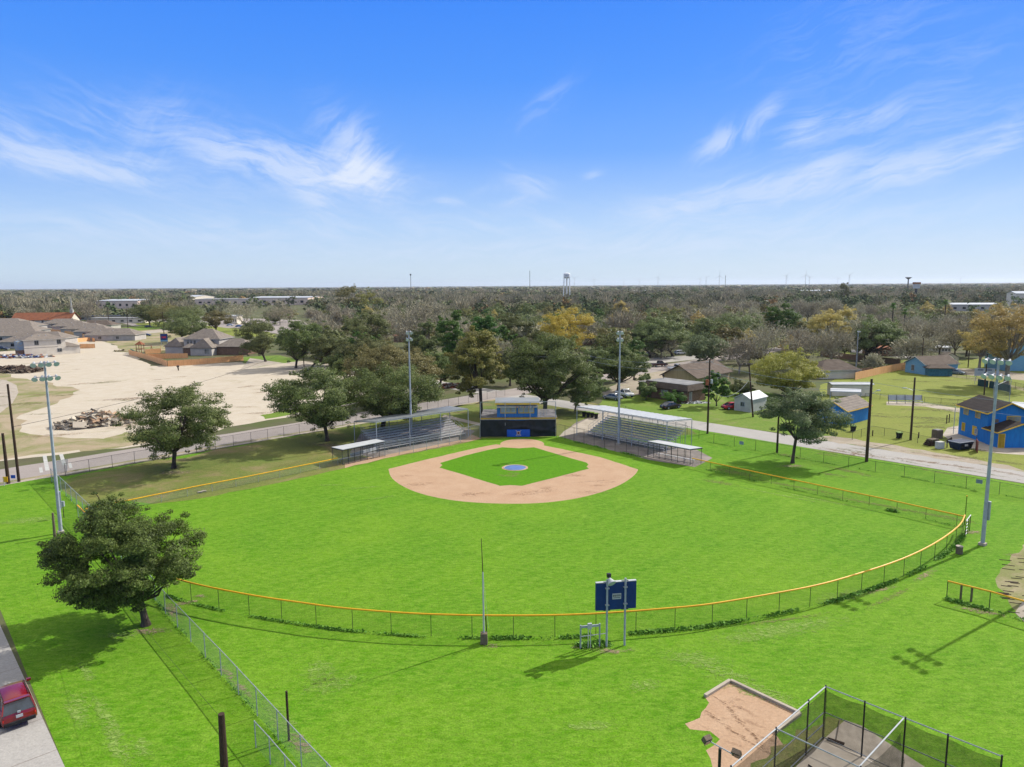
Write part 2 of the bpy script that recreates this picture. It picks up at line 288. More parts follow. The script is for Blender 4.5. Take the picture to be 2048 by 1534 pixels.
# ------------------------------------------------------------------ mesh helpers
C = S.collection
class MB:
    def __init__(s): s.v = []; s.f = []; s.uv = None
    def add(s, vs, fs):
        o = len(s.v); s.v += [tuple(v) for v in vs]; s.f += [tuple(i+o for i in f) for f in fs]; return s
    def box(s, c, d, rz=0.0, rx=0.0, ry=0.0):
        R = Matrix.Rotation(rz, 3, 'Z') @ Matrix.Rotation(ry, 3, 'Y') @ Matrix.Rotation(rx, 3, 'X'); c = Vector(c)
        vs = [c+R @ Vector((x*d[0]/2, y*d[1]/2, z*d[2]/2)) for x in (-1, 1) for y in (-1, 1) for z in (-1, 1)]
        return s.add(vs, [(0, 1, 3, 2), (4, 6, 7, 5), (0, 4, 5, 1), (2, 3, 7, 6), (0, 2, 6, 4), (1, 5, 7, 3)])
    def beam(s, p, q, r, n=6, r2=None):
        p, q = Vector(p), Vector(q); d = (q-p)
        if d.length < 1e-6: return s
        d.normalize(); a = d.orthogonal().normalized(); b = d.cross(a); r2 = r if r2 is None else r2
        vs = []
        for (c, rr) in ((p, r), (q, r2)):
            for i in range(n):
                t = 2*math.pi*i/n; vs.append(c+(a*math.cos(t)+b*math.sin(t))*rr)
        fs = [(i, (i+1) % n, n+(i+1) % n, n+i) for i in range(n)]+[tuple(range(n))[::-1], tuple(range(n, 2*n))]
        return s.add(vs, fs)
    def path(s, pts, r, n=6):
        for a, b in zip(pts[:-1], pts[1:]): s.beam(a, b, r, n)
        return s
    def prism(s, pts, z0, z1):
        n = len(pts); vs = [(p[0], p[1], z0) for p in pts]+[(p[0], p[1], z1) for p in pts]
        return s.add(vs, [tuple(range(n))[::-1], tuple(range(n, 2*n))]+[(i, (i+1) % n, n+(i+1) % n, n+i) for i in range(n)])
    def slab(s, q, th=.1):
        """a thick sheet under the quad/polygon q of 3-D points"""
        n = len(q); q = [Vector(p) for p in q]; return s.add(q+[p-Vector((0, 0, th)) for p in q], [tuple(range(n)), tuple(range(n, 2*n))[::-1]]+[(i, n+i, n+(i+1) % n, (i+1) % n) for i in range(n)])
    def loft(s, rings):
        n = len(rings[0]); vs = [p for r in rings for p in r]; fs = []
        for k in range(len(rings)-1):
            for i in range(n): fs.append((k*n+i, k*n+(i+1) % n, (k+1)*n+(i+1) % n, (k+1)*n+i))
        fs += [tuple(range(n))[::-1], tuple(range((len(rings)-1)*n, len(rings)*n))]
        return s.add(vs, fs)
    def cone(s, p, d, r1, r2, L, n=12): 
        d = Vector(d).normalized(); return s.beam(p, Vector(p)+d*L, r1, n, r2)
    def build(s, name, m, parent=None, smooth=False, loc=None, bevel=0):
        me = bpy.data.meshes.new(name); me.from_pydata(s.v, [], s.f); me.update(); me.materials.append(m)
        if s.uv:
            l = me.uv_layers.new(name='UVMap'); fl = [c for f in s.uv for p in f for c in p]; l.data.foreach_set('uv', fl)
        if smooth: me.shade_smooth()
        o = bpy.data.objects.new(name, me); C.objects.link(o)
        if parent: o.parent = parent
        if loc is not None: o.location = loc
        if bevel:
            b = o.modifiers.new('bevel', 'BEVEL'); b.width = bevel; b.segments = 2; b.limit_method = 'ANGLE'
        return o
def tag(o, label, cat, group=None, kind=None):
    if label: o['label'] = label
    if cat: o['category'] = cat
    if group: o['group'] = group
    if kind: o['kind'] = kind
    return o
def thing(name, label, cat, loc=(0, 0, 0), rz=0.0, group=None):
    o = bpy.data.objects.new(name, None); C.objects.link(o); o.location = loc; o.rotation_euler = (0, 0, rz); return tag(o, label, cat, group)
KIDS = {}
def dup(root, loc, rz=0.0, label=None, group=None, scale=None):
    r = root.copy(); C.objects.link(r); r.location = loc; r.rotation_euler = (0, 0, rz)
    if label: r['label'] = label
    if group: r['group'] = group
    if scale: r.scale = scale
    for ch in list(root.children):
        c = ch.copy(); C.objects.link(c); c.parent = r
        for g in list(ch.children):
            d = g.copy(); C.objects.link(d); d.parent = c
    return r
R0 = random.Random(5)
def sheet(name, pts, z, m, jit=0.0, step=2.0, cat=None, label=None, kind='structure'):
    pts = [Vector((p[0], p[1], 0)) for p in pts]; out = []
    n = len(pts)
    for i in range(n):
        a, b = pts[i], pts[(i+1) % n]; out.append(a)
        if jit:
            k = int((b-a).length/step); nn = Vector((-(b-a).y, (b-a).x, 0)); nn = nn.normalized() if nn.length else nn
            for j in range(1, k): out.append(a.lerp(b, j/k)+nn*R0.uniform(-jit, jit))
    import mathutils.geometry as mg
    v2 = [Vector((p.x, p.y)) for p in out]
    r = mg.delaunay_2d_cdt(v2, [], [list(range(len(v2)))], 1, 1e-5)
    b = MB(); b.add([(p.x, p.y, z) for p in r[0]], [tuple(f) for f in r[2]])
    b.f = [f if ((Vector(b.v[f[1]])-Vector(b.v[f[0]])).cross(Vector(b.v[f[2]])-Vector(b.v[f[0]]))).z > 0 else f[::-1] for f in b.f]
    o = b.build(name, m); o['kind'] = kind
    if label: o['label'] = label
    return o
def PX(*l): return [G(*p) for p in l]
U = Vector((.680, -.733, 0)); V = Vector((.733, .680, 0))      # the block's two street directions
RU = math.atan2(U.y, U.x)
def chaikin(pts, it=2, closed=False):
    pts = [Vector(p) for p in pts]
    for _ in range(it):
        o = [] if closed else [pts[0]]
        rng = range(len(pts)) if closed else range(len(pts)-1)
        for i in rng:
            a, b = pts[i], pts[(i+1) % len(pts)]; o += [a.lerp(b, .25), a.lerp(b, .75)]
        if not closed: o.append(pts[-1])
        pts = o
    return pts
def resample(pts, sp):
    out = [Vector(pts[0])]; acc = 0.0
    for a, b in zip(pts[:-1], pts[1:]):
        L = (b-a).length; t = sp-acc
        while t <= L: out.append(a.lerp(b, t/L)); t += sp
        acc = (L-(t-sp)) if L >= 0 else acc
    if (out[-1]-pts[-1]).length > sp*.4: out.append(Vector(pts[-1]))
    return out
def ell(c, rx, ry, n=32, a0=0, rot=0):
    return [Vector((c[0]+rx*math.cos(a0+2*math.pi*i/n)*math.cos(rot)-ry*math.sin(a0+2*math.pi*i/n)*math.sin(rot), c[1]+rx*math.cos(a0+2*math.pi*i/n)*math.sin(rot)+ry*math.sin(a0+2*math.pi*i/n)*math.cos(rot), 0)) for i in range(n)]
# ------------------------------------------------------------------ ground, roads, field
sheet('ground', [(-23000, -300), (23000, -300), (23000, 26000), (-23000, 26000)], -.024, M['far'])
Z = lambda i: -.02+.004*i
# the park block, bounded by three streets
lw = Vector((-70.2, 88.9, 0))
sheet('lawn', [(-20, 22), (-24.4, 35.3), (-41.8, 54.7), (-71, 88.6), G(100, 951), G(131, 952), (-27.6, 132), (-4, 158), (6, 158), (33.0, 124.2), (66.5, 87.6), (120, 29), (90, -10), (0, -10)], Z(1), M['lawn'])
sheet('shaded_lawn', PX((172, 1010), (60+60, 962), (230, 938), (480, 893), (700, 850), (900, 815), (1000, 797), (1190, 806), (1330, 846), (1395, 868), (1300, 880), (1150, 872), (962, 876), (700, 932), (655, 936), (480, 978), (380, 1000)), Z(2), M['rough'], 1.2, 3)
# left street with its verge
lo = [Vector((-108, 50.6, 0)), Vector((-6, 157.5, 0))]
sheet('verge', [(-110, 47.6), (-2, 160), (-6, 164), (-116, 51)], Z(2), M['lotveg'], .3, 3)
nv = Vector((-.723, .691, 0))
ld = Vector((.691, .723, 0)); a0 = Vector((-68.1, 91.6, 0)); lp = lambda t, w: a0+ld*t+nv*w
sheet('road_left', [lp(-80, .9), lp(84, .9), lp(84, 9.2), lp(-80, 9.2)], Z(4), M['street'], .15, 4)
sheet('sidewalk', [lp(-2, -1.0), lp(78, -1.0), lp(78, .1), lp(-2, .1)], Z(3), M['conc'])
sheet('road_beyond', [lp(84, .9), lp(420, 0.9), lp(420, 9.2), lp(84, 9.2)], Z(4), M['street'])
for (p, q, w) in (((89, 911), (95, 941), .5), ((122, 908), (129, 930), .5), ((81, 935), (83, 945), .4), ((139, 926), (142, 936), .4)):
    a, b = G(*p), G(*q); t = (b-a).normalized(); nn = Vector((-t.y, t.x, 0))*w/2
    sheet('road_marking', [a-nn, b-nn, b+nn, a+nn], Z(5), M['whitep'])
# right street
b0 = Vector((33.4, 123.8, 0)); rp = lambda t, w: b0+U*t+V*w
sheet('road_right', [rp(-130, 0), rp(190, 0), rp(190, 7.0), rp(-130, 7.0)], Z(3), M['streetr'], .12, 4)
sheet('road_near', [Vector((-24.4, 35.3, 0))+U*t+V*w for t, w in ((-90, 0), (45, 0), (45, -8), (-90, -8))], Z(3), M['streetr'])
for t in range(-30, 30, 4):
    q = Vector((-24.4, 35.3, 0))+U*t
    sheet('road_joint', [q, q+U*.05, q+U*.05-V*8, q-V*8], Z(4), M['concd'])
sheet('far_verge', [Vector((-24.4, 35.3, 0))+U*t+V*w for t, w in ((-90, -8), (45, -8), (45, -40), (-90, -40))], Z(1), M['yard'])
# construction lot
lot = PX((-120, 950), (-40, 930), (0, 922), (300, 888), (500, 847), (640, 822), (800, 790), (905, 772), (860, 752), (760, 738), (600, 722), (480, 724), (300, 732), (235, 692), (180, 676), (60, 700), (-160, 712), (-400, 760))
sheet('construction_lot', lot, Z(2), M['lot'], 1.0, 4)
sheet('weedy_strip', PX((-60, 932), (0, 920), (300, 884), (240, 880), (60, 868), (40, 830), (120, 800), (160, 780), (60, 760), (0, 745), (-200, 780)), Z(3), M['lotveg'], 1.5, 4)
sheet('green_verge', PX((160, 903), (250, 893), (300, 884), (330, 868), (250, 864), (200, 880)), Z(4), M['lotveg'], .8, 1.5)
sheet('curb_grass', PX((530, 838), (640, 818), (760, 797), (758, 792), (620, 812), (520, 830)), Z(4), M['yard'], .5, 2)
sheet('concrete_pad', PX((-60, 840), (0, 826), (25, 806), (37, 785), (33, 770), (12, 760), (-60, 755)), Z(4), M['conc'])
sheet('scrub_lot', PX((190, 676), (235, 692), (262, 706), (340, 700), (430, 660), (330, 655), (200, 668)), Z(3), M['lotveg'], 1.5, 6)
sheet('side_road', PX((150, 682), (330, 664), (430, 648), (420, 644), (330, 658), (150, 676)), Z(4), M['conc'])
sheet('yard_grass', PX((130, 676), (330, 656), (300, 650), (120, 668)), Z(4), M['yard'])
sheet('parking_lot', PX((205, 636), (330, 668), (470, 655), (560, 668), (640, 660), (600, 640), (420, 634), (270, 628)), Z(2), M['street'])
sheet('school_lawn', PX((150, 634), (260, 646), (340, 660), (470, 672), (560, 676), (540, 664), (440, 654), (300, 642), (160, 628)), Z(3), M['park'], 2, 12)
sheet('driveway', PX((482, 738), (600, 722), (640, 735), (580, 728), (500, 716)), Z(4), M['conc'])
sheet('yard_grass', PX((470, 715), (505, 735), (600, 722), (560, 710)), Z(3), M['yard'], .8, 4)
# right neighbourhood
sheet('corner_lawn', [rp(-30, 7.2), rp(4, 7.2), rp(26, 7.2)] + PX((1600, 855), (1560, 790), (1450, 768), (1230, 786), (1205, 797)), Z(2), M['yard'], .5, 3)
sheet('park_lawn', [rp(17, 7.2), rp(60, 7.2), rp(190, 7.2), Vector((300, 180, 0)), Vector((260, 300, 0)), Vector((150, 235, 0))]+PX((1870, 712), (1750, 728), (1640, 770)), Z(1), M['park'], .5, 4)
sheet('gravel_shoulder', [rp(14, 7.0), rp(34, 7.0), rp(48, 7.0), rp(44, 9.5), rp(34, 10.5), rp(22, 12), rp(15, 10)], Z(4), M['gravel'], .6, 1.5)
sheet('warning_track', PX((1680, 727), (1760, 735), (1960, 762), (2048, 782), (2048, 776), (1960, 756), (1760, 730), (1680, 722)), Z(3), M['lotveg'], .5, 4)
sheet('park_path', PX((1773, 803), (1850, 806), (1925, 818), (1925, 826), (1850, 813), (1773, 810)), Z(3), M['conc'])
sheet('gravel_drive', PX((1880, 745), (2060, 762), (2060, 748), (1960, 738), (1890, 736)), Z(3), M['gravel'], .5, 3)
sheet('concrete_apron', [G(1885, 870), G(1918, 893), G(1990, 906), G(2080, 912), G(2080, 886), G(1925, 850), G(1895, 855)], Z(3), M['conc'])
sheet('parking_apron', PX((1190, 792), (1250, 790), (1290, 790), (1400, 765), (1420, 748), (1360, 730), (1290, 735), (1240, 762)), Z(3), M['gravel'], .6, 3)
sheet('back_street', PX((1230, 748), (1300, 728), (1420, 716), (1420, 708), (1300, 716), (1200, 735)), Z(4), M['streetr'])
sheet('garden_street', PX((1560, 668+20), (1860, 722), (1860, 717), (1560, 680)), Z(2), M['streetr'])
sheet('garden_grass', PX((1500, 695), (1700, 720), (1700, 705), (1560, 670), (1450, 676)), Z(3), M['park'], 1, 6)
# playing field
hp = Vector((.9, 113.6, 0))
arc = chaikin(PX((777, 938), (781, 955), (805, 973), (845, 989), (905, 1001), (965, 1006), (1025, 1007.5), (1085, 1006), (1150, 998), (1205, 984), (1245, 968), (1270, 950), (1276, 940)), 2)
dirt = arc + PX((1276, 938.5), (1268, 936), (1200, 914), (1125, 898), (1085, 890), (1074, 888.5))
home = ell((1.6, 113.6), 3.6, 3.9, 28)
sheet('infield_dirt', dirt+PX((1040, 893), (992, 888.5), (975, 891.5), (925, 902), (860, 917), (800, 932), (779, 937)), Z(2), M['infdirt'], .06, .8)
sheet('home_plate_circle', home, Z(3), M['infdirt'])
ing = PX((1004, 894.5), (1038, 896.5), (1068, 894.5), (1120, 910), (1173, 925), (1177, 929), (1173, 933.5), (1178, 937), (1110, 955), (1044, 971.5), (1020, 970), (1000, 971.5), (940, 953), (879, 935), (885, 930), (880, 926), (930, 911), (975, 900))
sheet('infield_grass', ing, Z(4), M['infgrass'], .04, .8)
sheet('mound_dirt', ell((.35, 98.4), 1.9, 1.75, 26)[1:12]+[Vector((.1, 101.6, 0))]+ell((.35, 98.4), 1.9, 1.75, 26)[12:], Z(5), M['infdirt'])
mc = thing('mound_cover', 'round light blue tarpaulin lying over the pitching mound', 'tarp', (.35, 98.3, 0))
b = MB(); n = 28
b.add([(0, 0, .16)]+[(.85*math.cos(2*math.pi*i/n), .8*math.sin(2*math.pi*i/n), .14) for i in range(n)]+[(1.55*math.cos(2*math.pi*i/n), 1.42*math.sin(2*math.pi*i/n), .004) for i in range(n)],
      [(0, 1+i, 1+(i+1) % n) for i in range(n)]+[(1+i, 1+n+i, 1+n+(i+1) % n, 1+(i+1) % n) for i in range(n)])
b.build('tarp_sheet', M['cover'], mc)
b = MB(); b.path([Vector((1.57*math.cos(2*math.pi*i/n), 1.44*math.sin(2*math.pi*i/n), .02)) for i in range(n+1)], .045, 5); b.build('hem', M['whitep'], mc)
sheet('dugout_strip', PX((560, 965), (686, 937), (770, 917), (900, 892), (965, 878), (945, 868), (740, 900), (655, 925), (560, 950), (400, 985), (395, 996)), Z(3), M['rough'], .3, 2)
sheet('clay_strip', PX((690, 936), (770, 916), (962, 877), (940, 868), (880, 884), (765, 907), (690, 927)), Z(4), M['infdirt'], .3, 1.5)
sheet('bleacher_pad', PX((1118, 872), (1150, 882), (1300, 920), (1390, 934), (1425, 916), (1395, 900), (1335, 893), (1180, 862), (1210, 838), (1190, 830), (1150, 846)), Z(4), M['concd'], .1, 3)
sheet('bleacher_pad', PX((700, 905), (745, 915), (932, 878), (950, 862), (900, 846), (720, 868)), Z(4)+.001, M['concd'])
sheet('concrete_walk', PX((1185, 832), (1225, 820), (1238, 824), (1178, 862), (1118, 873), (1128, 862)), Z(5), M['conc'])
sheet('concrete_walk', PX((888, 829), (960, 846), (960, 852), (884, 834)), Z(5), M['conc'])
# worn spots: irregular thin dirt patches in the turf
def blob(c, rx, ry, rot=0.0, k=18, amp=.3):
    o = []
    for i in range(k):
        t = 2*math.pi*i/k; r = 1+R0.uniform(-amp, amp); o.append(Vector((c[0]+(rx*r*math.cos(t))*math.cos(rot)-ry*r*math.sin(t)*math.sin(rot), c[1]+rx*r*math.cos(t)*math.sin(rot)+ry*r*math.sin(t)*math.cos(rot), 0)))
    return chaikin(o, 1, True)
M['bare'] = patch_mat('bare_earth', (206, 184, 156), (176, 158, 122), .95); M['pale'] = patch_mat('dry_grass', (186, 216, 118), (158, 196, 88), .9); M['deepg'] = patch_mat('lush_grass', (60, 120, 8), (76, 138, 16), .6, .7)
M['scuff'] = patch_mat('scuffed_turf', (176, 170, 116), (150, 160, 84), .8); M['dry'] = patch_mat('dry_lot_weeds', (158, 152, 104), (136, 142, 82), .75, .5); M['damp'] = patch_mat('darker_soil', (190, 162, 130), (170, 142, 112), .6, .5); M['clayd'] = patch_mat('trodden_clay', (200, 162, 130), (208, 172, 140), .45, .8); M['track'] = patch_mat('tyre_track', (150, 116, 88), (170, 134, 104), .8, 1.5)
def soft(name, c, rx, ry, rot, m, z=None):
    k = 20; b = MB(); vs = [(0, 0, 0)]; fd = [1.0]; ZP[0] += 1
    for r, f in ((.5, .8), (1.0, .35), (1.5, 0.0)):
        for i in range(k):
            a = 2*math.pi*i/k; x, y = rx*r*math.cos(a), ry*r*math.sin(a); vs.append((x*math.cos(rot)-y*math.sin(rot), x*math.sin(rot)+y*math.cos(rot), 0)); fd.append(f)
    b.add(vs, [(0, 1+i, 1+(i+1) % k) for i in range(k)]+[(1+r*k+i, 1+(r+1)*k+i, 1+(r+1)*k+(i+1) % k, 1+r*k+(i+1) % k) for r in range(2) for i in range(k)])
    o = b.build(name, M[m], loc=(c[0], c[1], (Z(7) if z is None else z)+.0003*(ZP[0] % 12))); ca = o.data.color_attributes.new('fade', 'FLOAT_COLOR', 'POINT'); ca.data.foreach_set('color', [q for f in fd for q in (f, f, f, 1)])
    o['kind'] = 'structure'; return o
for (px, py, rx, ry, rt) in ((372, 1205, 1.3, .5, .3), (400, 1192, .8, .35, 0), (345, 1222, .6, 2.4, .7), (1240, 1302, 1.3, .35, .2), (1215, 1302, .8, .5, 0), (598, 1485, .6, 1.0, .7), (985, 1292, .7, .4, 0), (1175, 1293, 1.3, .5, 0), (1945, 1064, 1.3, .6, 0), (2030, 1110, .9, .5, 0), (1942, 1218, 1.6, .4, -.3), (1970, 1225, 1.5, .5, -.3), (455, 1347, .35, 1.6, .8), (485, 1378, .3, 1.8, .8), (300, 1262, 1.6, .7, 0), (1585, 932, 2.5, 1.0, 0), (350, 945, 3.5, 1.6, 0), (655, 890, 2.5, 1.2, 0), (770, 872, 3, 1.5, 0), (610, 1495, .4, .9, .7), (1850, 1150, 2.5, .4, .65), (1760, 1180, 2, .3, .4)):
    soft('bare_patch', G(px, py), rx, ry, rt, 'bare')
for (px, py, rx, ry, rt) in ((640, 1345, .9, 1.2, .3), (215, 1440, .35, 3.2, .75), (232, 1490, .35, 1.6, .75), (175, 1345, .3, 1.2, .75), (155, 1420, .5, 1.8, .75), (285, 1495, .4, .9, .7), (1395, 1320, 1.8, .8, -.3), (1450, 1345, 1.6, .5, -.6), (1500, 1375, 2.0, .6, -.6), (1545, 1395, 1.6, .5, -.5), (1290, 1370, 1.0, .5, .2), (1180, 1450, 1.2, .4, 0), (660, 1368, 1.4, .8, .4), (560, 1440, .5, 1.6, .7), (240, 1270, 1.2, .5, 0), (1700, 1190, 4, 1.0, .35), (1560, 1260, 5, .8, .3), (730, 975, 3.2, .3, .3), (765, 995, 2.4, .25, .5), (660, 970, 2.2, .35, 0), (1560, 990, 7, .4, -.75), (1640, 1000, 6, .4, -.75), (60, 1040, 4, 1.5, .3), (170, 1100, 2.5, 1.2, 0)):
    soft('pale_grass_patch', G(px, py), rx*(1.5 if py > 1240 else 1), ry*(1.6 if py > 1240 else 1), rt, 'pale')
for (px, py, rx, ry, rt) in ((1470, 945, 5, 1.2, -.75), (1600, 975, 8, .6, -.75), (1750, 1008, 8, .6, -.75), (1880, 1032, 5, .8, -.75), (480, 965, 9, 1.2, .75), (330, 985, 6, 1.6, .6), (1440, 965, 3, 1.0, -.7), (600, 925, 6, 1.5, .75), (1780, 1195, 4, .35, .6), (1560, 1240, 6, .3, .25)):
    soft('scuffed_patch', G(px, py), rx, ry, rt, 'scuff')
for k in range(46):
    px, py = R0.uniform(-20, 560), R0.uniform(715, 872)
    if px > 420 and py > 830: continue
    r = R0.uniform(2, 8)*(1 if px < 300 else .6); soft('lot_weeds' if px < 260 and k % 2 else 'lot_scuff', G(px, py), r, r*R0.uniform(.2, .5), R0.uniform(-.3, 1.0), 'dry' if px < 260 and k % 2 else 'damp', Z(5)+.002)
for k in range(14):
    px, py = R0.uniform(810, 1240), R0.uniform(945, 1000); soft('clay_scuff', G(px, py), R0.uniform(1, 3), R0.uniform(.4, 1.0), R0.uniform(-.3, .3), 'clayd')
for k in range(10): soft('clay_scuff', G(R0.uniform(1420, 1560), R0.uniform(1400, 1490)), R0.uniform(.5, 1.3), R0.uniform(.1, .3), R0.uniform(-1.0, -.5), 'clayd')
for k in range(16):
    t = k/15; soft('tyre_track', G(1440+95*t+R0.uniform(-4, 4), 1398+105*t), .5, .09, -.95, 'track'); soft('tyre_track', G(1415+105*t+R0.uniform(-4, 4), 1425+75*t), .5, .07, -.8, 'track')
for k in range(22): soft('gravel_scuff', G(R0.uniform(1560, 2040), R0.uniform(880, 950)), R0.uniform(2, 6), R0.uniform(.4, 1.2), RU+R0.uniform(-.2, .2), 'damp' if k % 2 else 'dry', Z(6))
for k in range(26): soft('park_scuff', G(R0.uniform(1640, 2040), R0.uniform(755, 860)), R0.uniform(3, 9), R0.uniform(.6, 2.2), R0.uniform(-.5, .3), 'dry', Z(4)+.002)
# bullpen sand box
bpn = chaikin(PX((1410, 1394), (1420, 1388), (1440, 1375), (1460, 1364)), 1)+PX((1530, 1395), (1598, 1428), (1575, 1447), (1549, 1465), (1560, 1480), (1575, 1500), (1560, 1534), (1530, 1590), (1430, 1590), (1425, 1534), (1412, 1500), (1440, 1478), (1420, 1462), (1380, 1458), (1370, 1447), (1400, 1435), (1412, 1415), (1418, 1405))
sheet('bullpen_sand', bpn, Z(2), M['infdirt'], .12, .5)
sb = thing('bullpen_curb', 'low pale timber border round two sides of the sandy bullpen', 'border', G(1460, 1363))
o0 = G(1460, 1363)
for a, b2 in (((1410, 1394), (1460, 1363)), ((1461, 1363), (1599, 1428)), ((1600, 1429), (1550, 1466))):
    p, q = G(*a)-o0, G(*b2)-o0; d = q-p; b = MB(); b.box(((p+q)/2)+Vector((0, 0, .07)), (d.length, .22, .2), math.atan2(d.y, d.x)); b.build('timber', M['conc'], sb, bevel=.02)
sheet('cage_ground', PX((1560, 1490), (1590, 1470), (1655, 1432), (1700, 1455), (1840, 1530), (2010, 1620), (1700, 1750), (1440, 1600)), Z(3), M['rough'], .35, .5)
sheet('cage_slab', PX((1690, 1440), (1725, 1452), (1850, 1534), (1980, 1640), (1760, 1700), (1570, 1560), (1610, 1512)), Z(5), M['conc'])
sheet('bullpen_far', PX((2070, 1060), (2045, 1090), (2000, 1145), (1992, 1165), (2015, 1195), (2040, 1235), (2130, 1240), (2150, 1100)), Z(2), M['lotveg'], .2, .8)
sheet('bullpen_far_concrete', PX((2060, 1180), (2030, 1225), (2048, 1243), (2140, 1260), (2140, 1180)), Z(4), M['conc'])
for i in range(26):
    p = G(R0.uniform(2000, 2070), R0.uniform(1110, 1225)); b = MB(); b.box((0, 0, 0), (R0.uniform(.5, 1.0), .07, .05), R0.uniform(-.45, -.25)); o = b.build('sleeper', M['wood'], loc=p+Vector((0, 0, .0)))
    tag(o, 'dark timber sleeper lying in the worn ground right of the small yellow-capped fence', 'timber', 'sleepers in the worn bullpen ground')

# ------------------------------------------------------------------ fences
def netquad(b, p, q, z0, z1):
    L = (q-p).length; u0 = getattr(b, 'u', 0.0)
    b.add([(p.x, p.y, z0), (q.x, q.y, z0), (q.x, q.y, z1), (p.x, p.y, z1)], [(0, 1, 2, 3)])
    b.uv = b.uv or []; b.uv.append([(u0, z0), (u0+L, z0), (u0+L, z1), (u0, z1)]); b.u = u0+L
def fence(name, label, pts, h, sp=3.05, m='galv', net='net', cap=None, pr=.03, group=None, rail=True, fixed=False, capr=.07):
    pts = [Vector(p) for p in pts]; o = pts[0].copy(); t = thing(name, label, 'fence', o, 0, group)
    ps = pts if fixed else resample(pts, sp)
    pm = MB(); pm.beam((0, 0, -.02), (0, 0, h+.03), pr, 6); p0 = None
    for p in ps:
        if p0 is None: p0 = pm.build('post', M[m], t, loc=p-o)
        else:
            c = p0.copy(); C.objects.link(c); c.parent = t; c.location = p-o
    line = [p-o+Vector((0, 0, h)) for p in (ps if fixed else pts)]
    if cap:
        b = MB(); b.path(line, capr, 8); b.build('safety_cap', M[cap], t, smooth=False)
    elif rail:
        b = MB(); b.path(line, pr*.8, 5); b.build('top_rail', M[m], t)
    if net:
        b = MB(); q = (ps if fixed else pts)
        for a, c in zip(q[:-1], q[1:]): netquad(b, a-o, c-o, .03, h-.03)
        b.build('wire_mesh', M[net], t)
    return t
arcp = PX((335, 1190), (352, 1196), (401, 1210), (461, 1223), (529, 1236), (601, 1247), (675, 1258), (750, 1265), (830, 1271), (913, 1274), (994, 1275), (1074, 1275), (1159, 1273), (1240, 1268), (1322, 1261), (1401, 1254), (1473, 1242), (1543, 1229), (1611, 1216), (1663, 1203), (1719, 1185), (1767, 1169), (1810, 1152), (1852, 1131), (1885, 1110), (1910, 1090), (1922, 1076), (1927, 1062))
fence('outfield_fence', 'long curved outfield fence with a bright yellow cap and thin green posts', chaikin(arcp, 2), 1.72, m='darkst', net='netcoat', cap='yellow', pr=.022)
fence('outfield_fence', 'short yellow-capped fence piece behind the near oak, joining the left side fence', PX((157, 1036), (172, 1051), (190, 1072)), 1.5, m='galv', net='net', cap='yellow')
fence('foul_line_fence', 'straight yellow-capped fence from the right dugout out to the far corner gate', PX((1384, 933), (1410, 939), (1530, 966), (1764, 1017), (1928, 1055)), 1.2, m='darkst', net='netcoat', cap='yellow', pr=.022)
fence('foul_line_fence', 'straight yellow-capped fence running from the left dugout to the left side fence', PX((676, 930), (655, 935), (479, 972), (383, 991), (173, 1036)), 1.05, m='galv', net='net', cap='yellow', pr=.022)
fl = [Vector((-61.8, 92.5, 0)), Vector((-46.8, 76.0, 0)), Vector((-27.3, 53.0, 0)), Vector((-18.8, 43.5, 0)), Vector((-11.0, 34.6, 0)), Vector((-6, 29, 0))]
fence('side_fence', 'silver chain-link fence running along the near left side down to the bottom of the picture', fl, 1.85, pr=.035, net='netnear')
fence('gate_fence', 'short separate silver chain-link panel beside the near wooden pole', PX((512, 1495), (541, 1528), (572, 1566), (610, 1610)), 1.6, fixed=True, pr=.035)
fence('street_fence', 'thin chain-link fence between the left street and the trees', PX((131, 952), (179, 943), (227, 934), (530, 880), (722, 845), (905, 811), (1010, 792)), 1.75, net='net', m='darkst', pr=.028)
fence('street_fence', 'low dark chain-link fence between the field and the right street', PX((1235, 822), (1300, 846), (1364, 866), (1414, 884), (1486, 896), (1562, 909), (1643, 925), (1732, 942), (1829, 958), (1935, 977), (2045, 998), (2140, 1020)), 1.55, sp=3.6, m='darkst', net='netcoat', pr=.026, rail=True)
fence('bullpen_fence', 'small yellow-capped fence standing alone near the right edge', PX((1893, 1197), (1978, 1219), (2080, 1250)), 1.5, fixed=True, m='darkst', net='netcoat', cap='yellow', pr=.03)
g = thing('corner_gate', 'white barred gate standing open at the far right outfield corner', 'gate', G(1930, 1074))
for dx_, dy_ in ((0, 0), (.9, 1.0), (1.6, 1.8)):
    MB().beam((dx_, dy_, 0), (dx_, dy_, 1.7), .04).build('gate_post', M['darkst'], g)
for k in range(5):
    z = .25+k*.33; MB().beam((0, 0, z), (.55, .6, z), .035).build('bar', M['white'], g)
MB().beam((0, 0, 1.72), (1.6, 1.8, 1.72), .045).build('top_bar', M['white'], g)
for px, py in ((1925, 1195), (1944, 1201)):
    pass
for i, (px, py, w) in enumerate(((1921, 1198, 'left'), (1942, 1203, 'right'))):
    tag(MB().box((0, 0, .6), (.12, .12, 1.2)).build('wooden_post', M['woodg'], loc=G(px, py)), f'{w} one of two short grey posts behind the small yellow-capped fence', 'post')
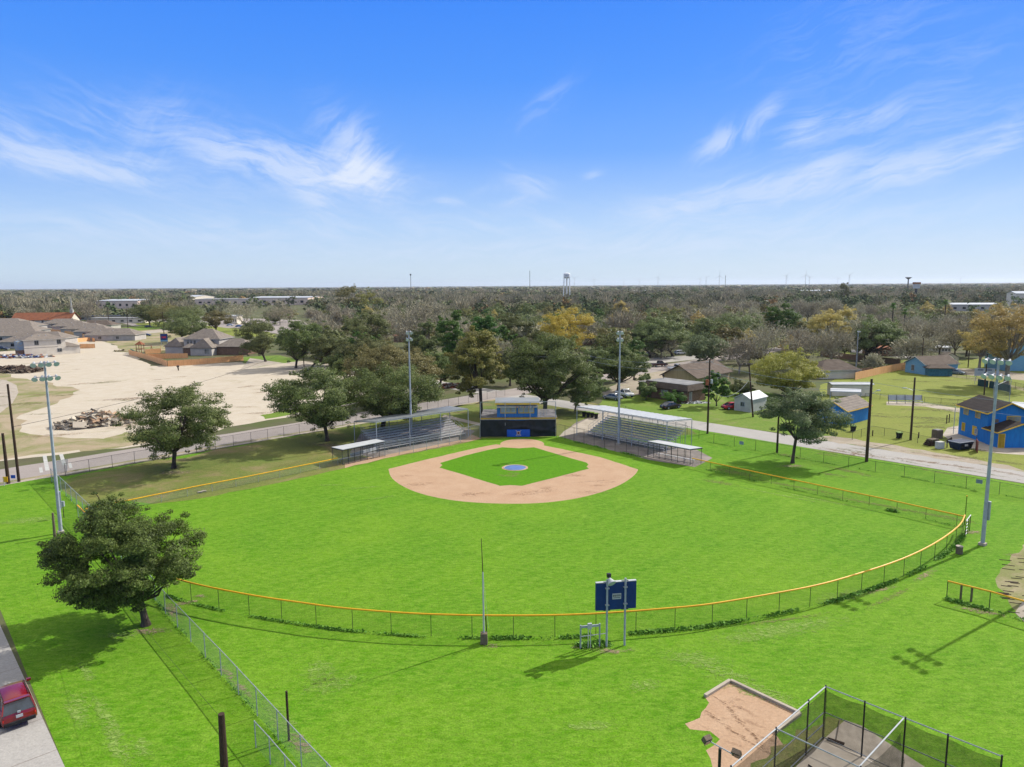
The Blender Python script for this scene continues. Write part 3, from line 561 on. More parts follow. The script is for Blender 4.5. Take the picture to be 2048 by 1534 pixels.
# park fences on the far side of the right street
fence('park_fence', 'chain-link fence in front of the small blue shed and the open park lawn', PX((1640, 860), (1660, 872), (1703, 880), (1745, 868), (1792, 876), (1856, 891), (1895, 895)), 1.4, m='darkst', net='netcoat')
fence('park_fence', 'low chain-link fence crossing the park lawn behind the blue shed', PX((1730, 798), (1800, 800), (1850, 806), (1925, 812), (2048, 822)), 1.3, m='darkst', net='netcoat')
fence('park_fence', 'faint chain-link fence along the brown strip in front of the pale blue house', PX((1640, 760), (1700, 738), (1760, 734), (1880, 750), (1960, 762), (2070, 786)), 1.5, m='darkst', net='netcoat')
def plank_fence(label, pts, h, m, sp=2.4, topboard=False):
    pts = [Vector(p) for p in pts]; o = pts[0].copy(); t = thing('plank_fence', label, 'fence', o)
    b = MB(); pb = MB()
    for a, c in zip(pts[:-1], pts[1:]):
        d = c-a; L = d.length; d.normalize(); n = max(1, int(L/sp)); nn = Vector((-d.y, d.x, 0))
        for i in range(n):
            s0 = a-o+d*(L*i/n); s1 = a-o+d*(L*(i+1)/n-.03); h2 = h+R0.uniform(-.05, .05)
            b.box(((s0+s1)/2)+Vector((0, 0, h2/2)), ((s1-s0).length, .05, h2), math.atan2(d.y, d.x))
        for i in range(n+1): pb.box(a-o+d*(L*i/n)+nn*.06+Vector((0, 0, (h+.08)/2)), (.1, .1, h+.08), math.atan2(d.y, d.x))
        for z in (.4, h-.3): pb.box(((a+c)/2-o)+nn*.06+Vector((0, 0, z)), (L, .05, .1), math.atan2(d.y, d.x))
    b.build('plank_panel', M[m], t); pb.build('frame', M['woodg'], t)
    return t
plank_fence('new orange cedar fence enclosing the yard of the grey two-storey house', PX((258, 709), (300, 721), (335, 733), (400, 729), (487, 721)), 1.9, 'cedar')
plank_fence('orange cedar cross fence inside the yard of the grey two-storey house', PX((296, 718), (376, 716)), 1.8, 'cedar')
plank_fence('pale new fence around the playset behind the grey house', PX((291, 708), (322, 706), (322, 700)), 1.8, 'cedar')
plank_fence('orange fence along the road behind the low grey-roofed houses', PX((112, 690), (158, 684), (246, 676)), 1.8, 'cedar')
plank_fence('long orange fence zigzagging between the two rows of grey-roofed houses', PX((45, 652), (100, 664), (160, 672), (190, 684)), 1.8, 'cedar')
plank_fence('short orange fence beside the cream house under construction', PX((160, 697), (190, 696)), 1.9, 'cedar')
plank_fence('brown plank fence leading back to the pale blue house', PX((1710, 760), (1760, 748), (1810, 738)), 2.0, 'cedar')
plank_fence('dark weathered plank fence behind the bare trees', PX((1640, 712), (1720, 722), (1800, 730)), 1.9, 'oldfence')
plank_fence('brown plank fence behind the lime green tree', PX((1650, 745), (1700, 752), (1745, 748)), 1.9, 'oldfence')

# ------------------------------------------------------------------ backstop and press box
bs = thing('backstop', 'tall wire backstop behind home plate with a black windscreen hung on it', 'backstop', G(961, 875))
o = G(961, 875); q = [G(961, 875), G(1010.5, 876), (G(1060.7, 876)), G(1111.6, 874)]
q = [Vector((p.x, 119.1, 0)) for p in q]; o = q[0]; bs.location = o; HB = 6.05
for p in q: MB().beam(p-o, p-o+Vector((0, 0, HB)), .055, 8).build('post', M['galv'], bs)
b = MB(); b.beam(Vector((0, 0, HB)), q[3]-o+Vector((0, 0, HB)), .045); b.build('top_rail', M['galv'], bs)
b = MB(); b.beam(Vector((0, 0, 3.0)), q[3]-o+Vector((0, 0, 3.0)), .04); b.build('middle_rail', M['galv'], bs)
b = MB(); netquad(b, q[0]-o, q[3]-o, .05, HB-.05); b.build('wire_mesh', M['netback'], bs)
# windscreen with folds
b = MB(); NX, NZ = 120, 18; Wd = q[3].x-q[0].x
vs = []
for i in range(NX+1):
    u = i/NX; x = u*Wd
    sag = 0
    if u > .33: sag = .0+ .16*math.sin(min(1, (u-.33)/.33)*math.pi)*(1 if u < .66 else .3)
    for j in range(NZ+1):
        w = j/NZ; top = 2.98-sag
        y = -.10-.05*math.sin(x*3.1+w*5)-.05*math.sin(x*7-w*9)*w*(1-w)*2 - .13*math.exp(-((w-.62+.42*abs((u-.5)*2-.1))**2)/.006)*(u > .35)-.10*math.exp(-((w-.35-.5*(u-.78)**2*12)**2)/.008)*(u > .62)
        vs.append((x, y, .08+w*(top-.08)))
b.add(vs, [(i*(NZ+1)+j, (i+1)*(NZ+1)+j, (i+1)*(NZ+1)+j+1, i*(NZ+1)+j+1) for i in range(NX) for j in range(NZ)]); b.build('windscreen', M['tarp'], bs, smooth=True)
bw = Wd; xb0 = (1014-961)/150.6*bw; xb1 = (1060-961)/150.6*bw
bn = thing('blue_banner', 'blue banner with a pale crossed-bat crest hung low on the black windscreen', 'banner', o+Vector(((xb0+xb1)/2, -.42, .08)))
MB().box((0, 0, .65), (xb1-xb0, .03, 1.25)).build('banner_sheet', M['bluev'], bn)
em = MB()
for s in (-1, 1):
    for d_ in (-1, 1): em.box((s*.27, -.03, .68+d_*.27), (.52, .02, .1), 0, 0, -s*d_*.785)
em.build('crossed_bats', M['whitep'], bn)
em = MB(); em.beam((0, -.05, .68), (0, -.03, .68), .3, 20); em.build('crest_disc', mat('crest_cream', (214, 190, 160), (200, 170, 140), 3, .7, k=1.1), bn)
em = MB(); em.beam((0, -.065, .68), (0, -.052, .68), .19, 20); em.build('crest_centre', mat('crest_maroon', (120, 50, 54), (90, 40, 60), 8, .7, k=1.1), bn)
em = MB(); em.box((0, -.03, .2), (.7, .02, .07)); em.build('crest_scroll', M['whitep'], bn)
# press box: x from -5.7 to 7.8
pb = thing('press_box', 'blue and yellow press box with two serving windows on a wide grey flat-roofed base', 'building', (1.2, 121.0, 0))
xl, xr_ = G(960, 839, 3).x-1.2, G(1116, 839, 3).x-1.2; yf = 0.0
MB().box(((xl+xr_)/2, 3.2, 1.45), (xr_-xl-.6, 5.6, 2.9)).build('base_wall', M['royal'], pb)
b = MB(); b.slab([(xl, yf-.1, 3.02), (xr_, yf-.1, 3.02), (xr_-.2, 6.4, 3.35), (xl+.25, 6.4, 3.35)], .1); b.build('base_roof', mat('grey_felt_roof', (150, 146, 146), (96, 94, 98), .8, .9), pb)
MB().box(((xl+xr_)/2, yf-.13, 2.84), (xr_-xl, .05, .28)).build('fascia', M['yelp'], pb)
ul = G(993.5, 835, 3.3).x-1.2; ur = G(1076, 835, 3.3).x-1.2
UW = ur-ul; uc = (ul+ur)/2
up_ = MB().box((uc, 1.75, 3.05+1.25), (UW, 2.9, 2.5)).build('upper_room', M['royal'], pb)
for k, (a, c) in enumerate(((.085, .475), (.525, .915))):
    x0 = ul+UW*a; x1 = ul+UW*c
    w = MB().box(((x0+x1)/2, .28, 4.25), (x1-x0, .06, 1.15)).build('window_frame', M['yelp'], pb)
    for r in range(3): MB().box((x0+(x1-x0)*(r*.32+.18), .235, 4.3), ((x1-x0)*.28, .03, .9)).build('pane', M['pglass'], w)
aw = MB(); aw.slab([(ul-.05, -.35, 4.82), (ur+.05, -.35, 4.82), (ur+.05, .3, 5.08), (ul-.05, .3, 5.08)], .05); aw.box((uc, -.36, 4.9), (UW+.1, .03, .28)); awo = aw.build('awning', M['whitep'], pb)
cols = [(196, 90, 60), (60, 90, 170), (190, 160, 60), (150, 60, 60), (70, 110, 170)]
for k in range(7):
    MB().box((uc-.1+k*.45, -.39, 4.9), (.26, .02, .15)).build('stencil', mat('stencil_%s' % 'abcde'[k % 5], cols[k % 5], None, 5, .6, k=1.1), awo)
b = MB(); b.slab([(ul-.3, -.25, 5.62), (ur+.35, -.25, 5.62), (ur+.35, 3.6, 5.95), (ul-.3, 3.6, 5.95)], .08); b.build('roof', M['roofmetal'], pb)
MB().box((uc, -.28, 5.42), (UW+.65, .05, .3)).build('roof_fascia', M['yelp'], pb)
MB().box((ur-.0, .3, 4.3), (.08, .08, 2.4)).build('corner_trim', M['whitep'], pb)
for k in range(3):
    MB().beam((ur+.6+k*.5, 1.5, 3.1), (ur+.6+k*.5, 1.5, 3.8), .03).build('roof_pipe', M['galv'], pb)

# ------------------------------------------------------------------ bleachers, canopies, dugouts
def bleacher(label, A, B, N, rows, run, rise, m='alum'):
    A, B = Vector(A), Vector(B); d = (B-A); L = d.length; t = thing('bleachers', label, 'bleachers', A, math.atan2(d.y, d.x))
    dd = d.normalized(); sgn = 1 if Vector((-dd.y, dd.x, 0)).dot(N) > 0 else -1
    for r in range(rows):
        y = sgn*r*run; z = .45+r*rise
        MB().box((L/2, y, z), (L, .26, .05)).build('seat_plank', M[m], t)
        if r: MB().box((L/2, y-sgn*.32, z-.42), (L, .26, .04)).build('foot_plank', M[m], t)
        if r: MB().box((L/2, y-sgn*.14, z-.14), (L, .025, .12)).build('riser', M[m], t)
    n = int(L/1.9)+1
    for i in range(n+1):
        x = L*i/n; b = MB(); b.beam((x, -sgn*.2, .08), (x, sgn*(rows-1)*run, .1+(rows-1)*rise), .035, 4); b.beam((x, 0, .0), (x, sgn*(rows-1)*run, .03), .03, 4)
        for r in range(0, rows, 1): b.beam((x, sgn*r*run, 0), (x, sgn*r*run, .42+r*rise), .022, 4)
        b.build('support_frame', M['galv'], t)
    zt = .45+(rows-1)*rise; b = MB()
    yb = sgn*((rows-1)*run+.25)
    for z in (.4, .95): b.beam((0, yb, zt+z), (L, yb, zt+z), .022, 5)
    for i in range(n+1): b.beam((L*i/n, yb, 0), (L*i/n, yb, zt+.95), .022, 5)
    b.build('back_rail', M['galv'], t)
    for x in (-.05, L+.05):
        b = MB()
        for z in (.35, .9): b.beam((x, sgn*run, .5+rise+z), (x, yb, zt+z), .022, 5)
        for r in range(1, rows, 2): b.beam((x, sgn*r*run, .1), (x, sgn*r*run, .45+r*rise+.9), .02, 5)
        b.build('side_rail', M['galv'], t)
    return t
BA, BB = G(757, 903), G(931, 871)
NL = Vector((-.69, .72, 0)); NR = Vector((.72, .69, 0))
bleacher('silver aluminium bleachers under the long canopy left of the press box', BA, BB, NL, 9, .62, .27)
bleacher('silver aluminium bleachers under the white canopy right of the press box', G(1172, 871), G(1327, 903), NR, 10, .62, .27)
def canopy(label, cs, posts, name='canopy', m='roofmetal', th=.08, rib=None, kind='shelter', ribn=0, mp='pole', pr=.06):
    cs = [Vector(c) for c in cs]; o = Vector((cs[0].x, cs[0].y, 0)); t = thing(name, label, kind, o)
    b = MB(); nseg = max(2, int((cs[1]-cs[0]).length/.45)) if ribn else 1
    for i in range(nseg):
        f0, f1 = i/nseg, (i+1)/nseg; dz_ = Vector((0, 0, .035 if i % 2 else 0))
        b.slab([cs[0].lerp(cs[1], f0)-o+dz_, cs[0].lerp(cs[1], f1)-o+dz_, cs[3].lerp(cs[2], f1)-o+dz_, cs[3].lerp(cs[2], f0)-o+dz_], th)
    b.build('roof_sheet', M[m], t)
    e = Vector((0, 0, -.14)); b = MB()
    for i in range(4): b.beam(cs[i]-o+e, cs[(i+1) % 4]-o+e, .06, 4)
    for k in range(1, 8): b.beam(cs[0].lerp(cs[3], k/8)-o+e*.9, cs[1].lerp(cs[2], k/8)-o+e*.9, .03, 4)
    b.build('roof_frame', M[mp], t)
    for (f, w) in posts:
        a = cs[0].lerp(cs[1], f); c = cs[3].lerp(cs[2], f); p = a.lerp(c, w)-o
        MB().beam((p.x, p.y, 0), (p.x, p.y, p.z-.12), pr, 8).build('post', M[mp], t)
    return t
fr, fr2 = G(752, 843, 4.9), G(936, 817, 4.9)
bk, bk2 = G(708, 842, 3.9), G(899, 812, 3.9)
canopy('long corrugated metal canopy over the left bleachers', [fr, fr2, bk2, bk], [(0.0, 0), (.34, 0), (.68, 0), (1, 0), (0, 1), (.34, 1), (.68, 1), (1, 1)], ribn=1)
fr, fr2 = G(1154, 812.5, 5.1), G(1334, 841, 5.1); bk2 = G(1384, 837.5, 4.3); bk = bk2+(fr-fr2); bk.z = 4.3
canopy('bright white metal canopy over the right bleachers', [fr, fr2, bk2, bk], [(0.0, 0), (.31, 0), (.64, 0), (1, 0), (0, 1), (.31, 1), (.64, 1), (1, 1)], m='white', ribn=1)
def dugout(label, cs, zf, benchm='alum'):
    t = canopy(label, cs, [(0, .05), (.14, .05), (.28, .05), (.42, .05), (.57, .05), (.71, .05), (.86, .05), (1, .05), (0, .92), (.33, .92), (.66, .92), (1, .92)], name='dugout', kind='dugout', m='white', mp='darkst', pr=.035)
    o = t.location; cs = [Vector(c)-o for c in cs]; b = MB()
    for (w) in (.05,):
        p, q_ = cs[0].lerp(cs[3], w), cs[1].lerp(cs[2], w)
        for z in (.05, 1.1): b.beam((p.x, p.y, z), (q_.x, q_.y, z), .025, 5)
    b.build('front_rail', M['darkst'], t)
    b = MB(); p, q_ = cs[0].lerp(cs[3], .05), cs[1].lerp(cs[2], .05); netquad(b, Vector((p.x, p.y, 0)), Vector((q_.x, q_.y, 0)), .05, 2.0)
    for (ff) in (0, 1):
        p = cs[0].lerp(cs[1], ff); q_ = cs[3].lerp(cs[2], ff); netquad(b, Vector((p.x, p.y, 0)), Vector((q_.x, q_.y, 0)), .05, 2.0)
    b.build('wire_mesh', M['net'], t)
    p, q_ = cs[0].lerp(cs[3], .68), cs[1].lerp(cs[2], .68); d = q_-p; a = math.atan2(d.y, d.x)
    bb = MB(); mid_ = (p+q_)/2; L = Vector((d.x, d.y, 0)).length*.85
    bb.box((mid_.x, mid_.y, .45), (L, .35, .06), a); bb.build('bench_seat', M[benchm], t)
    bb = MB()
    for k in range(5):
        pp = p.lerp(q_, .1+.2*k); bb.beam((pp.x, pp.y, 0), (pp.x, pp.y, .43), .03, 5)
    bb.build('bench_leg', M['galv'], t)
    return t
dugout('left dugout, an open wire shelter with a flat pale metal roof', [G(685, 899, 2.35), G(770, 881.8, 2.35), G(752, 878, 2.25), G(663, 894, 2.25)], 2.3)
dugout('right dugout, an open wire shelter with a flat white metal roof', [G(1295, 882, 2.4), G(1380, 898, 2.4), G(1405, 895, 2.3), G(1316, 880, 2.3)], 2.3)
fence('dugout_fence', 'plain wire fence linking the left dugout to the backstop', PX((770, 914), (843, 903), (920, 886), (960, 876)), 2.4, sp=2.4, m='galv', net='net', pr=.03)
fence('dugout_fence', 'plain wire fence linking the backstop to the right dugout', PX((1113, 875), (1140, 882), (1200, 895), (1240, 904), (1296, 915)), 2.4, sp=2.2, m='darkst', net='netback', pr=.028)
b = thing('dugout_board', 'white board leaning in the left dugout front', 'board', G(700, 918)); p, q_ = Vector((0, .3, 0)), G(755, 903)-G(700, 918)+Vector((0, .3, 0)); d = q_-p
MB().box((p+q_)/2+Vector((0, 0, .5)), (d.length, .05, .5), math.atan2(d.y, d.x)).build('panel', M['white'], b)
for k, (px, py) in enumerate(((1168, 833), (1176, 834), (1184, 835), (1192, 837))):
    t = thing('trash_bin', 'lime-lidded dark bin, '+['first', 'second', 'third', 'fourth'][k]+' from the press box in its row of four', 'bin', G(px, py), 0, 'bins behind the right bleachers')
    MB().loft([[(x*.3, y*.3, 0) for x, y in ((-1, -1), (1, -1), (1, 1), (-1, 1))], [(x*.38, y*.38, 1.0) for x, y in ((-1, -1), (1, -1), (1, 1), (-1, 1))]]).build('body', M['black'], t)
    MB().box((0, 0, 1.04), (.84, .84, .09)).build('lid', mat('lime_lid', (176, 210, 90), None, 2, .5), t)
M['lensw'] = mat('lamp_glass', (214, 220, 222), (190, 198, 204), 3, .35, k=1.2)
M['twhite'] = mat('tower_white', (236, 238, 238), (222, 224, 226), .4, .6, k=1.05)
# ------------------------------------------------------------------ light poles, utility poles, wires
def light_pole(label, base, h, aim, rows=(0, 1.45), n=4, box=True, sp=.62, arm=None):
    base = Vector(base); a = math.atan2(aim[1], aim[0]); t = thing('light_pole', label, 'light pole', base, a-math.pi/2)   # lamps look along local +y
    MB().beam((0, 0, -.02), (0, 0, h), .19, 12, .1).build('pole', M['pole'], t, smooth=False)
    for r, dz_ in enumerate(rows):
        z = h-.15-dz_; w = sp*(n-1)+.3
        MB().box((0, .0, z), (w, .07, .07)).build('crossarm', M['galv'], t)
        for k in range(n):
            x = -sp*(n-1)/2+sp*k; dr = Vector((.25*(k-1.5)*.5, .8, -.45)).normalized(); p = Vector((x, .12, z))
            l = MB(); l.cone(p, dr, .08, .28, .38, 14); l.beam(p-dr*.2, p, .11, 8); l.beam((x, 0, z), p-dr*.1, .03, 5)
            lo_ = l.build('lamp', M['white'], t, smooth=False)
            MB().beam(p+dr*.375, p+dr*.39, .255, 14).build('lens', M['lensw'], lo_)
    if box:
        MB().box((-.1, -.27, 3.5), (.42, .26, 1.9)).build('control_box', M['galv'], t, bevel=.02)
    MB().box((0, 0, .12), (.6, .6, .24)).build('footing', M['conc'], t)
    return t
light_pole('tall light pole at the left, beside the short wooden post and side fence', G(122, 1066), 18.3, (.45, -.6))
light_pole('tall light pole rising through the left bleachers', G(823, 882), 18.4, (.3, -1), n=2, rows=(0, 1.1))
light_pole('tall light pole rising in front of the right bleachers', G(1237, 889), 18.4, (-.3, -1), n=2, rows=(0, 1.1))
light_pole('tall light pole at the right, behind the outfield corner gate', G(1965, 1090), 18.5, (-.75, -.55))
sh = G(1822, 1330); light_pole('tall light pole outside the right edge whose shadow crosses the lawn', sh+Vector((sd.x, sd.y, 0)).normalized()*23.3, 18.2, (-.9, -.4))
light_pole('grey light pole with two lamps between the big dark oak and the brown fence', G(1712, 738), 11.5, (.3, -1), n=2, rows=(0,), box=False)
def utility_pole(label, base, h, r=.16, arm=0.0, armrot=0.0, lean=(0, 0), lamp=False, can=False, m='wood'):
    base = Vector(base); t = thing('utility_pole', label, 'utility pole', base)
    MB().beam((0, 0, -.02), (lean[0], lean[1], h), r*1.15, 10, r*.8).build('pole', M[m], t)
    if arm:
        d = Vector((math.cos(armrot), math.sin(armrot), 0))*arm/2; tp = Vector((lean[0], lean[1], h-.5))
        MB().beam(tp-d, tp+d, .07, 4).build('crossarm', M['woodg'], t)
        for f in (-1, -.45, .45, 1): MB().beam(tp+d*f*.95, tp+d*f*.95+Vector((0, 0, .28)), .05, 6).build('insulator', M['white'], t)
    if lamp:
        d = Vector((math.cos(lamp), math.sin(lamp), 0)); b = MB(); b.beam((0, 0, h-2.2), Vector((0, 0, h-1.7))+d*1.3, .035, 5)
        b.build('lamp_arm', M['galv'], t); MB().box(Vector((0, 0, h-1.75))+d*1.5, (.55, .25, .15), lamp).build('lamp_head', M['white'], t)
    if can:
        MB().beam((-.38, -.2, h*.66), (-.38, -.2, h*.66+.95), .28, 12).build('transformer', mat('rusty_can', (196, 120, 84), (176, 96, 64), 4, .7), t)
        MB().beam((.42, 0, h*.68), (.42, 0, h*.68+.7), .2, 12).build('meter_can', M['white'], t)
    return t
utility_pole('tall dark utility pole at the far left beside a shorter post', G(38, 963), 13.2, lean=(-.3, .2))
utility_pole('short dark wooden post between the yellow marker and the tall far-left utility pole', G(17, 967), 6.8, .2, lean=(-.15, .1))
utility_pole('dark utility pole with a transformer can rising before the brick building', G(1415, 867), 12.9, arm=2.2, armrot=RU+1.57, can=True)
utility_pole('black utility pole with a lamp arm right of the leaning grey oak', G(1733, 923), 12.1, .2, lamp=.4, m='wood')
utility_pole('brown utility pole with a small lamp in front of the park lawn', G(1821, 880), 10.4, lamp=3.0)
utility_pole('slanting dark utility pole beside the beige shed', G(1506, 834), 10.4, lean=(-1.1, .3))
utility_pole('brown utility pole half hidden behind the grey oak trunk', G(1554, 905), 6.5, .15)
utility_pole('short rusty pole behind the big oak near the cross street', G(1174, 790), 9.5, .14, arm=1.8, armrot=.3)
utility_pole('pale utility pole by the bare ground left of the back oaks', G(608, 733), 9.0, .14)
rn = ray(441, 1434); NPX = rn.x/rn.y*33
utility_pole('thick short brown wooden pole cut by the bottom edge left of the gate fence', (NPX, 33.0, 0), 4.5, .2, lean=(.05, 0))
utility_pole('short weathered wooden post beside the tall left light pole', G(110, 1074), 2.6, .13, m='woodg')
tag(MB().beam((0, 0, -.02), (0, 0, 3.0), .07, 8).build('thin_post', M['wood'], loc=G(578, 1480)), 'thin rusty post rising just behind the near side fence', 'post')
for k, (x, y, h, w) in enumerate(((144, 640, 13, 'behind the church gable end'), (172, 634, 13, 'beside the bare roadside tree'), (218, 650, 12.5, 'above the low grey roofs'), (256, 656, 12.5, 'left of the first school oak'), (328, 668, 12.5, 'behind the dark advertising board'), (480, 640, 13, 'above the pale school roofs'), (494, 642, 13, 'right of the pale school roofs'))):
    utility_pole('distant dark utility pole '+w, G(x, y), h, .2, arm=3, armrot=.2)
for k, (x, y, h, w) in enumerate(((1842, 745, 10, 'behind the small teal shed'), (1936, 735, 10, 'left of the amber sycamore'), (1968, 790, 9.5, 'behind the tall right light pole'))):
    utility_pole('thin brown pole '+w, G(x, y), h, .13)
def wire(label, p, q, sag=.6, r=.026, n=14, m='galv'):
    p, q = Vector(p), Vector(q); b = MB(); pts = [p.lerp(q, i/n)-Vector((0, 0, 4*sag*(i/n)*(1-i/n))) for i in range(n+1)]
    o = p.copy(); b.path([x-o for x in pts], r, 4); w = b.build('power_line', M[m], loc=o); return tag(w, label, 'power line')
tp = lambda px, py, h, dx=0, dy=0: G(px, py)+Vector((dx, dy, h))
A1 = tp(1415, 867, 12.5); A2 = tp(1506, 834, 10.2, -1.0, .3); A3 = tp(1733, 923, 11.6)
wire('upper wire crossing the trees to the transformer pole from the rusty pole', tp(1174, 790, 9.3), A1, .8)
wire('lower wire crossing the trees to the transformer pole from the rusty pole', tp(1174, 790, 8.3), A1-Vector((0, 0, 1.2)), 1.0)
wire('upper wire from the transformer pole toward the black pole', A1, A3, 1.2)
wire('lower wire from the transformer pole toward the black pole', A1-Vector((0, 0, 1.6)), A3-Vector((0, 0, .9)), 1.2)
wire('looping service wire from the transformer to the slanting pole', A1-Vector((0, 0, 4.6)), A2-Vector((0, 0, 3)), 2.2)
wire('upper wire from the black pole past the blue building', A3, Vector((96, 72, 11)), 1.5)
wire('lower wire from the black pole past the blue building', A3-Vector((0, 0, 1.5)), Vector((96, 71, 9)), 1.5)
wire('high wire left of the field from the tall far-left pole over the rubble pile', tp(38, 963, 7.5), tp(608, 733, 7), 1.8, .03, m='black')
wire('upper wire over the trees behind the left bleachers', tp(608, 733, 8.9), tp(1174, 790, 9.2), 2.0)
wire('lower wire over the trees behind the left bleachers', tp(608, 733, 7.8), tp(1174, 790, 7.8), 2.2)
wire('near wire from the thick short pole to the post by the tall left light pole', Vector((NPX, 33, 4.3)), tp(110, 1074, 2.5), .3, .007, m='black')
# ------------------------------------------------------------------ things round the outfield
fp = thing('flagpole', 'bare flagpole with a rusty upper half standing in a concrete block at centre field', 'flagpole', G(968, 1286))
MB().loft([[(x*.27, y*.27, 0) for x, y in ((-1, -1), (1, -1), (1, 1), (-1, 1))], [(x*.24, y*.24, .8) for x, y in ((-1, -1), (1, -1), (1, 1), (-1, 1))]]).build('concrete_base', M['woodg'], fp, bevel=.03)
MB().beam((0, 0, .75), (-.02, 0, 5.4), .07, 8, .05).build('lower_pole', M['white'], fp)
MB().beam((-.02, 0, 5.35), (-.1, 0, 7.9), .035, 6, .022).build('upper_pole', M['wood'], fp)
MB().beam((.2, -.1, 1), (.15, -.1, 2.1), .04, 5).build('winch_post', M['black'], fp)
MB().beam((.35, -.1, 1.2), (0, 0, 5.3), .006, 3).build('halyard', M['white'], fp)
pa, pq = G(1213, 1293), G(1249, 1290); dd = (pq-pa); sw = dd.length; ra = math.atan2(dd.y, dd.x)
sc = thing('scoreboard', 'royal blue scoreboard seen from behind on two grey posts with a lamp on top', 'scoreboard', pa, ra)
for x in (0, sw): MB().beam((x, 0, -.02), (x, 0, 5.05), .075, 10).build('post', M['pole'], sc)
L0 = -sw*.60; L1 = sw*1.62
pn = MB().box(((L0+L1)/2, .16, 3.75), (L1-L0, .2, 2.05)).build('panel', M['navy'], sc)
MB().box(((L0+L1)/2, .16, 4.79), (L1-L0, .22, .05)).build('top_trim', M['white'], pn)
pl = MB().box((sw*.54, .045, 3.72), (.44*sw+.05, .02, .42)).build('maker_plate', M['white'], pn)
def text(s, loc, size, m, parent, rot=(math.pi/2, 0, 0), name='lettering'):
    c = bpy.data.curves.new(name, 'FONT'); c.body = s; c.size = size; c.align_x = 'CENTER'; c.extrude = .004; c.materials.append(m)
    o = bpy.data.objects.new(name, c); C.objects.link(o); o.parent = parent; o.location = loc; o.rotation_euler = rot; return o
bb = MB()
for k in range(7): bb.box((sw*.54-.24+.08*k, .03, 3.78), (.035 if k % 2 else .05, .012, .16))
bb.box((sw*.54, .03, 3.62), (.5, .012, .04)); bb.build('plate_print', M['tarp'], pl)
for x in (0, sw):
    for z in (4.4, 3.15):
        MB().box((x, -.02, z), (.28, .2, .07)).build('bracket', M['galv'], sc)
    for z in (2.7, 4.8): MB().box((x, .12, z), (.5, .12, .05)).build('clamp', M['darkst'], sc)
l = MB(); l.cone((.12, -.1, 5.15), (.25, -.75, -.6), .1, .3, .42, 16); lo_ = l.build('lamp', M['white'], sc)
MB().beam(Vector((.12, -.1, 5.15))+Vector((.25, -.75, -.6)).normalized()*.41, Vector((.12, -.1, 5.15))+Vector((.25, -.75, -.6)).normalized()*.43, .26, 16).build('lens', M['pglass'], lo_)
MB().box((.12, .05, 5.32), (.28, .24, .3)).build('ballast_box', M['darkst'], sc, bevel=.02)
ea, eb = G(1161, 1297), G(1199, 1293); dd = eb-ea; ew = dd.length
er = thing('electrical_rack', 'low pipe rack with a grey meter box left of the scoreboard', 'equipment rack', ea, math.atan2(dd.y, dd.x))
for x in (0, ew): MB().beam((x, 0, 0), (x, 0, 1.75), .06, 8).build('post', M['galv'], er)
MB().box((ew/2, 0, 1.62), (ew, .07, .16)).build('top_bar', M['pole'], er); MB().beam((0, 0, .9), (ew+.5, .05, .92), .03).build('middle_bar', M['galv'], er)
MB().box((ew*.45, -.1, 1.68), (.3, .14, .42)).build('meter_box', M['white'], er, bevel=.015)
for x in (.38, .5): MB().beam((ew*x, -.08, 0), (ew*x, -.08, 1.5), .025).build('conduit', M['white'], er)
t = thing('trash_barrel', 'short brown barrel with a pale rim beside the right outfield fence', 'barrel', G(1918, 1107))
MB().beam((0, 0, 0), (0, 0, .72), .3, 14).build('body', M['woodg'], t); MB().beam((0, 0, .71), (0, 0, .76), .32, 14).build('rim', M['conc'], t)
t = thing('foul_pole', 'thin yellow-green foul post standing at the right outfield corner', 'post', G(1929, 1050)); MB().beam((0, 0, 0), (0, 0, 3.2), .05, 8).build('shaft', mat('yellowgreen', (150, 190, 60), None, 2), t); MB().beam((0, 0, 3.18), (0, 0, 3.24), .07, 8).build('shaft_cap', M['yellow'], t)
t = thing('foul_pole', 'short pale yellow foul post behind the big left tree', 'post', G(185, 1052)); MB().beam((0, 0, 0), (0, 0, 2.2), .06, 8).build('shaft', mat('paleyellow', (240, 220, 120), None, 2), t); MB().beam((0, 0, 2.18), (0, 0, 2.25), .08, 8).build('shaft_cap', M['white'], t)
t = thing('marker_sign', 'small yellow marker sign at the foot of the short far-left post', 'sign', G(12, 972)); MB().box((0, 0, .9), (.6, .05, .7)).build('panel', M['yellow'], t); MB().beam((-.2, 0, 0), (-.2, 0, 1.1), .04).build('post', M['white'], t)
t = thing('marker_sign', 'small blue yard sign between the two far-left poles', 'sign', G(27, 962)); MB().box((0, 0, .6), (.6, .04, .45)).build('panel', M['bluev'], t); MB().beam((0, .03, 0), (0, .03, .5), .02).build('post', M['white'], t)
t = thing('loose_gate', 'torn wire gate panel leaning open at the head of the left side fence', 'gate', G(110, 950)); b = MB(); b.add([(0, 0, .1), (1.3, .6, .3), (1.5, .7, 2.1), (.2, .1, 1.9)], [(0, 1, 2, 3)]); b.build('wire_mesh', net_mat('bright_wire', (220, 224, 226), .5), t)
b = MB(); b.path([(0, 0, .1), (1.3, .6, .3), (1.5, .7, 2.1), (.2, .1, 1.9), (0, 0, .1)], .025, 5); b.build('frame', M['galv'], t)
for i, (px, py, w) in enumerate(((400, 985, 'left'), (408, 983, 'right'))):
    t = thing('base_slab', f'{w} one of two flat pale slabs beside the left foul fence', 'slab', G(px, py)); MB().box((0, 0, .08), (.55, .3, .12), .5).build('slab', M['conc'], t, bevel=.02)
t = thing('meter_pedestal', 'slim meter box on a post beside the left light pole', 'meter box', G(128, 1035)); MB().beam((0, 0, 0), (0, 0, 1.8), .04).build('post', M['darkst'], t); MB().box((0, 0, 1.6), (.35, .2, .6)).build('box', M['galv'], t)
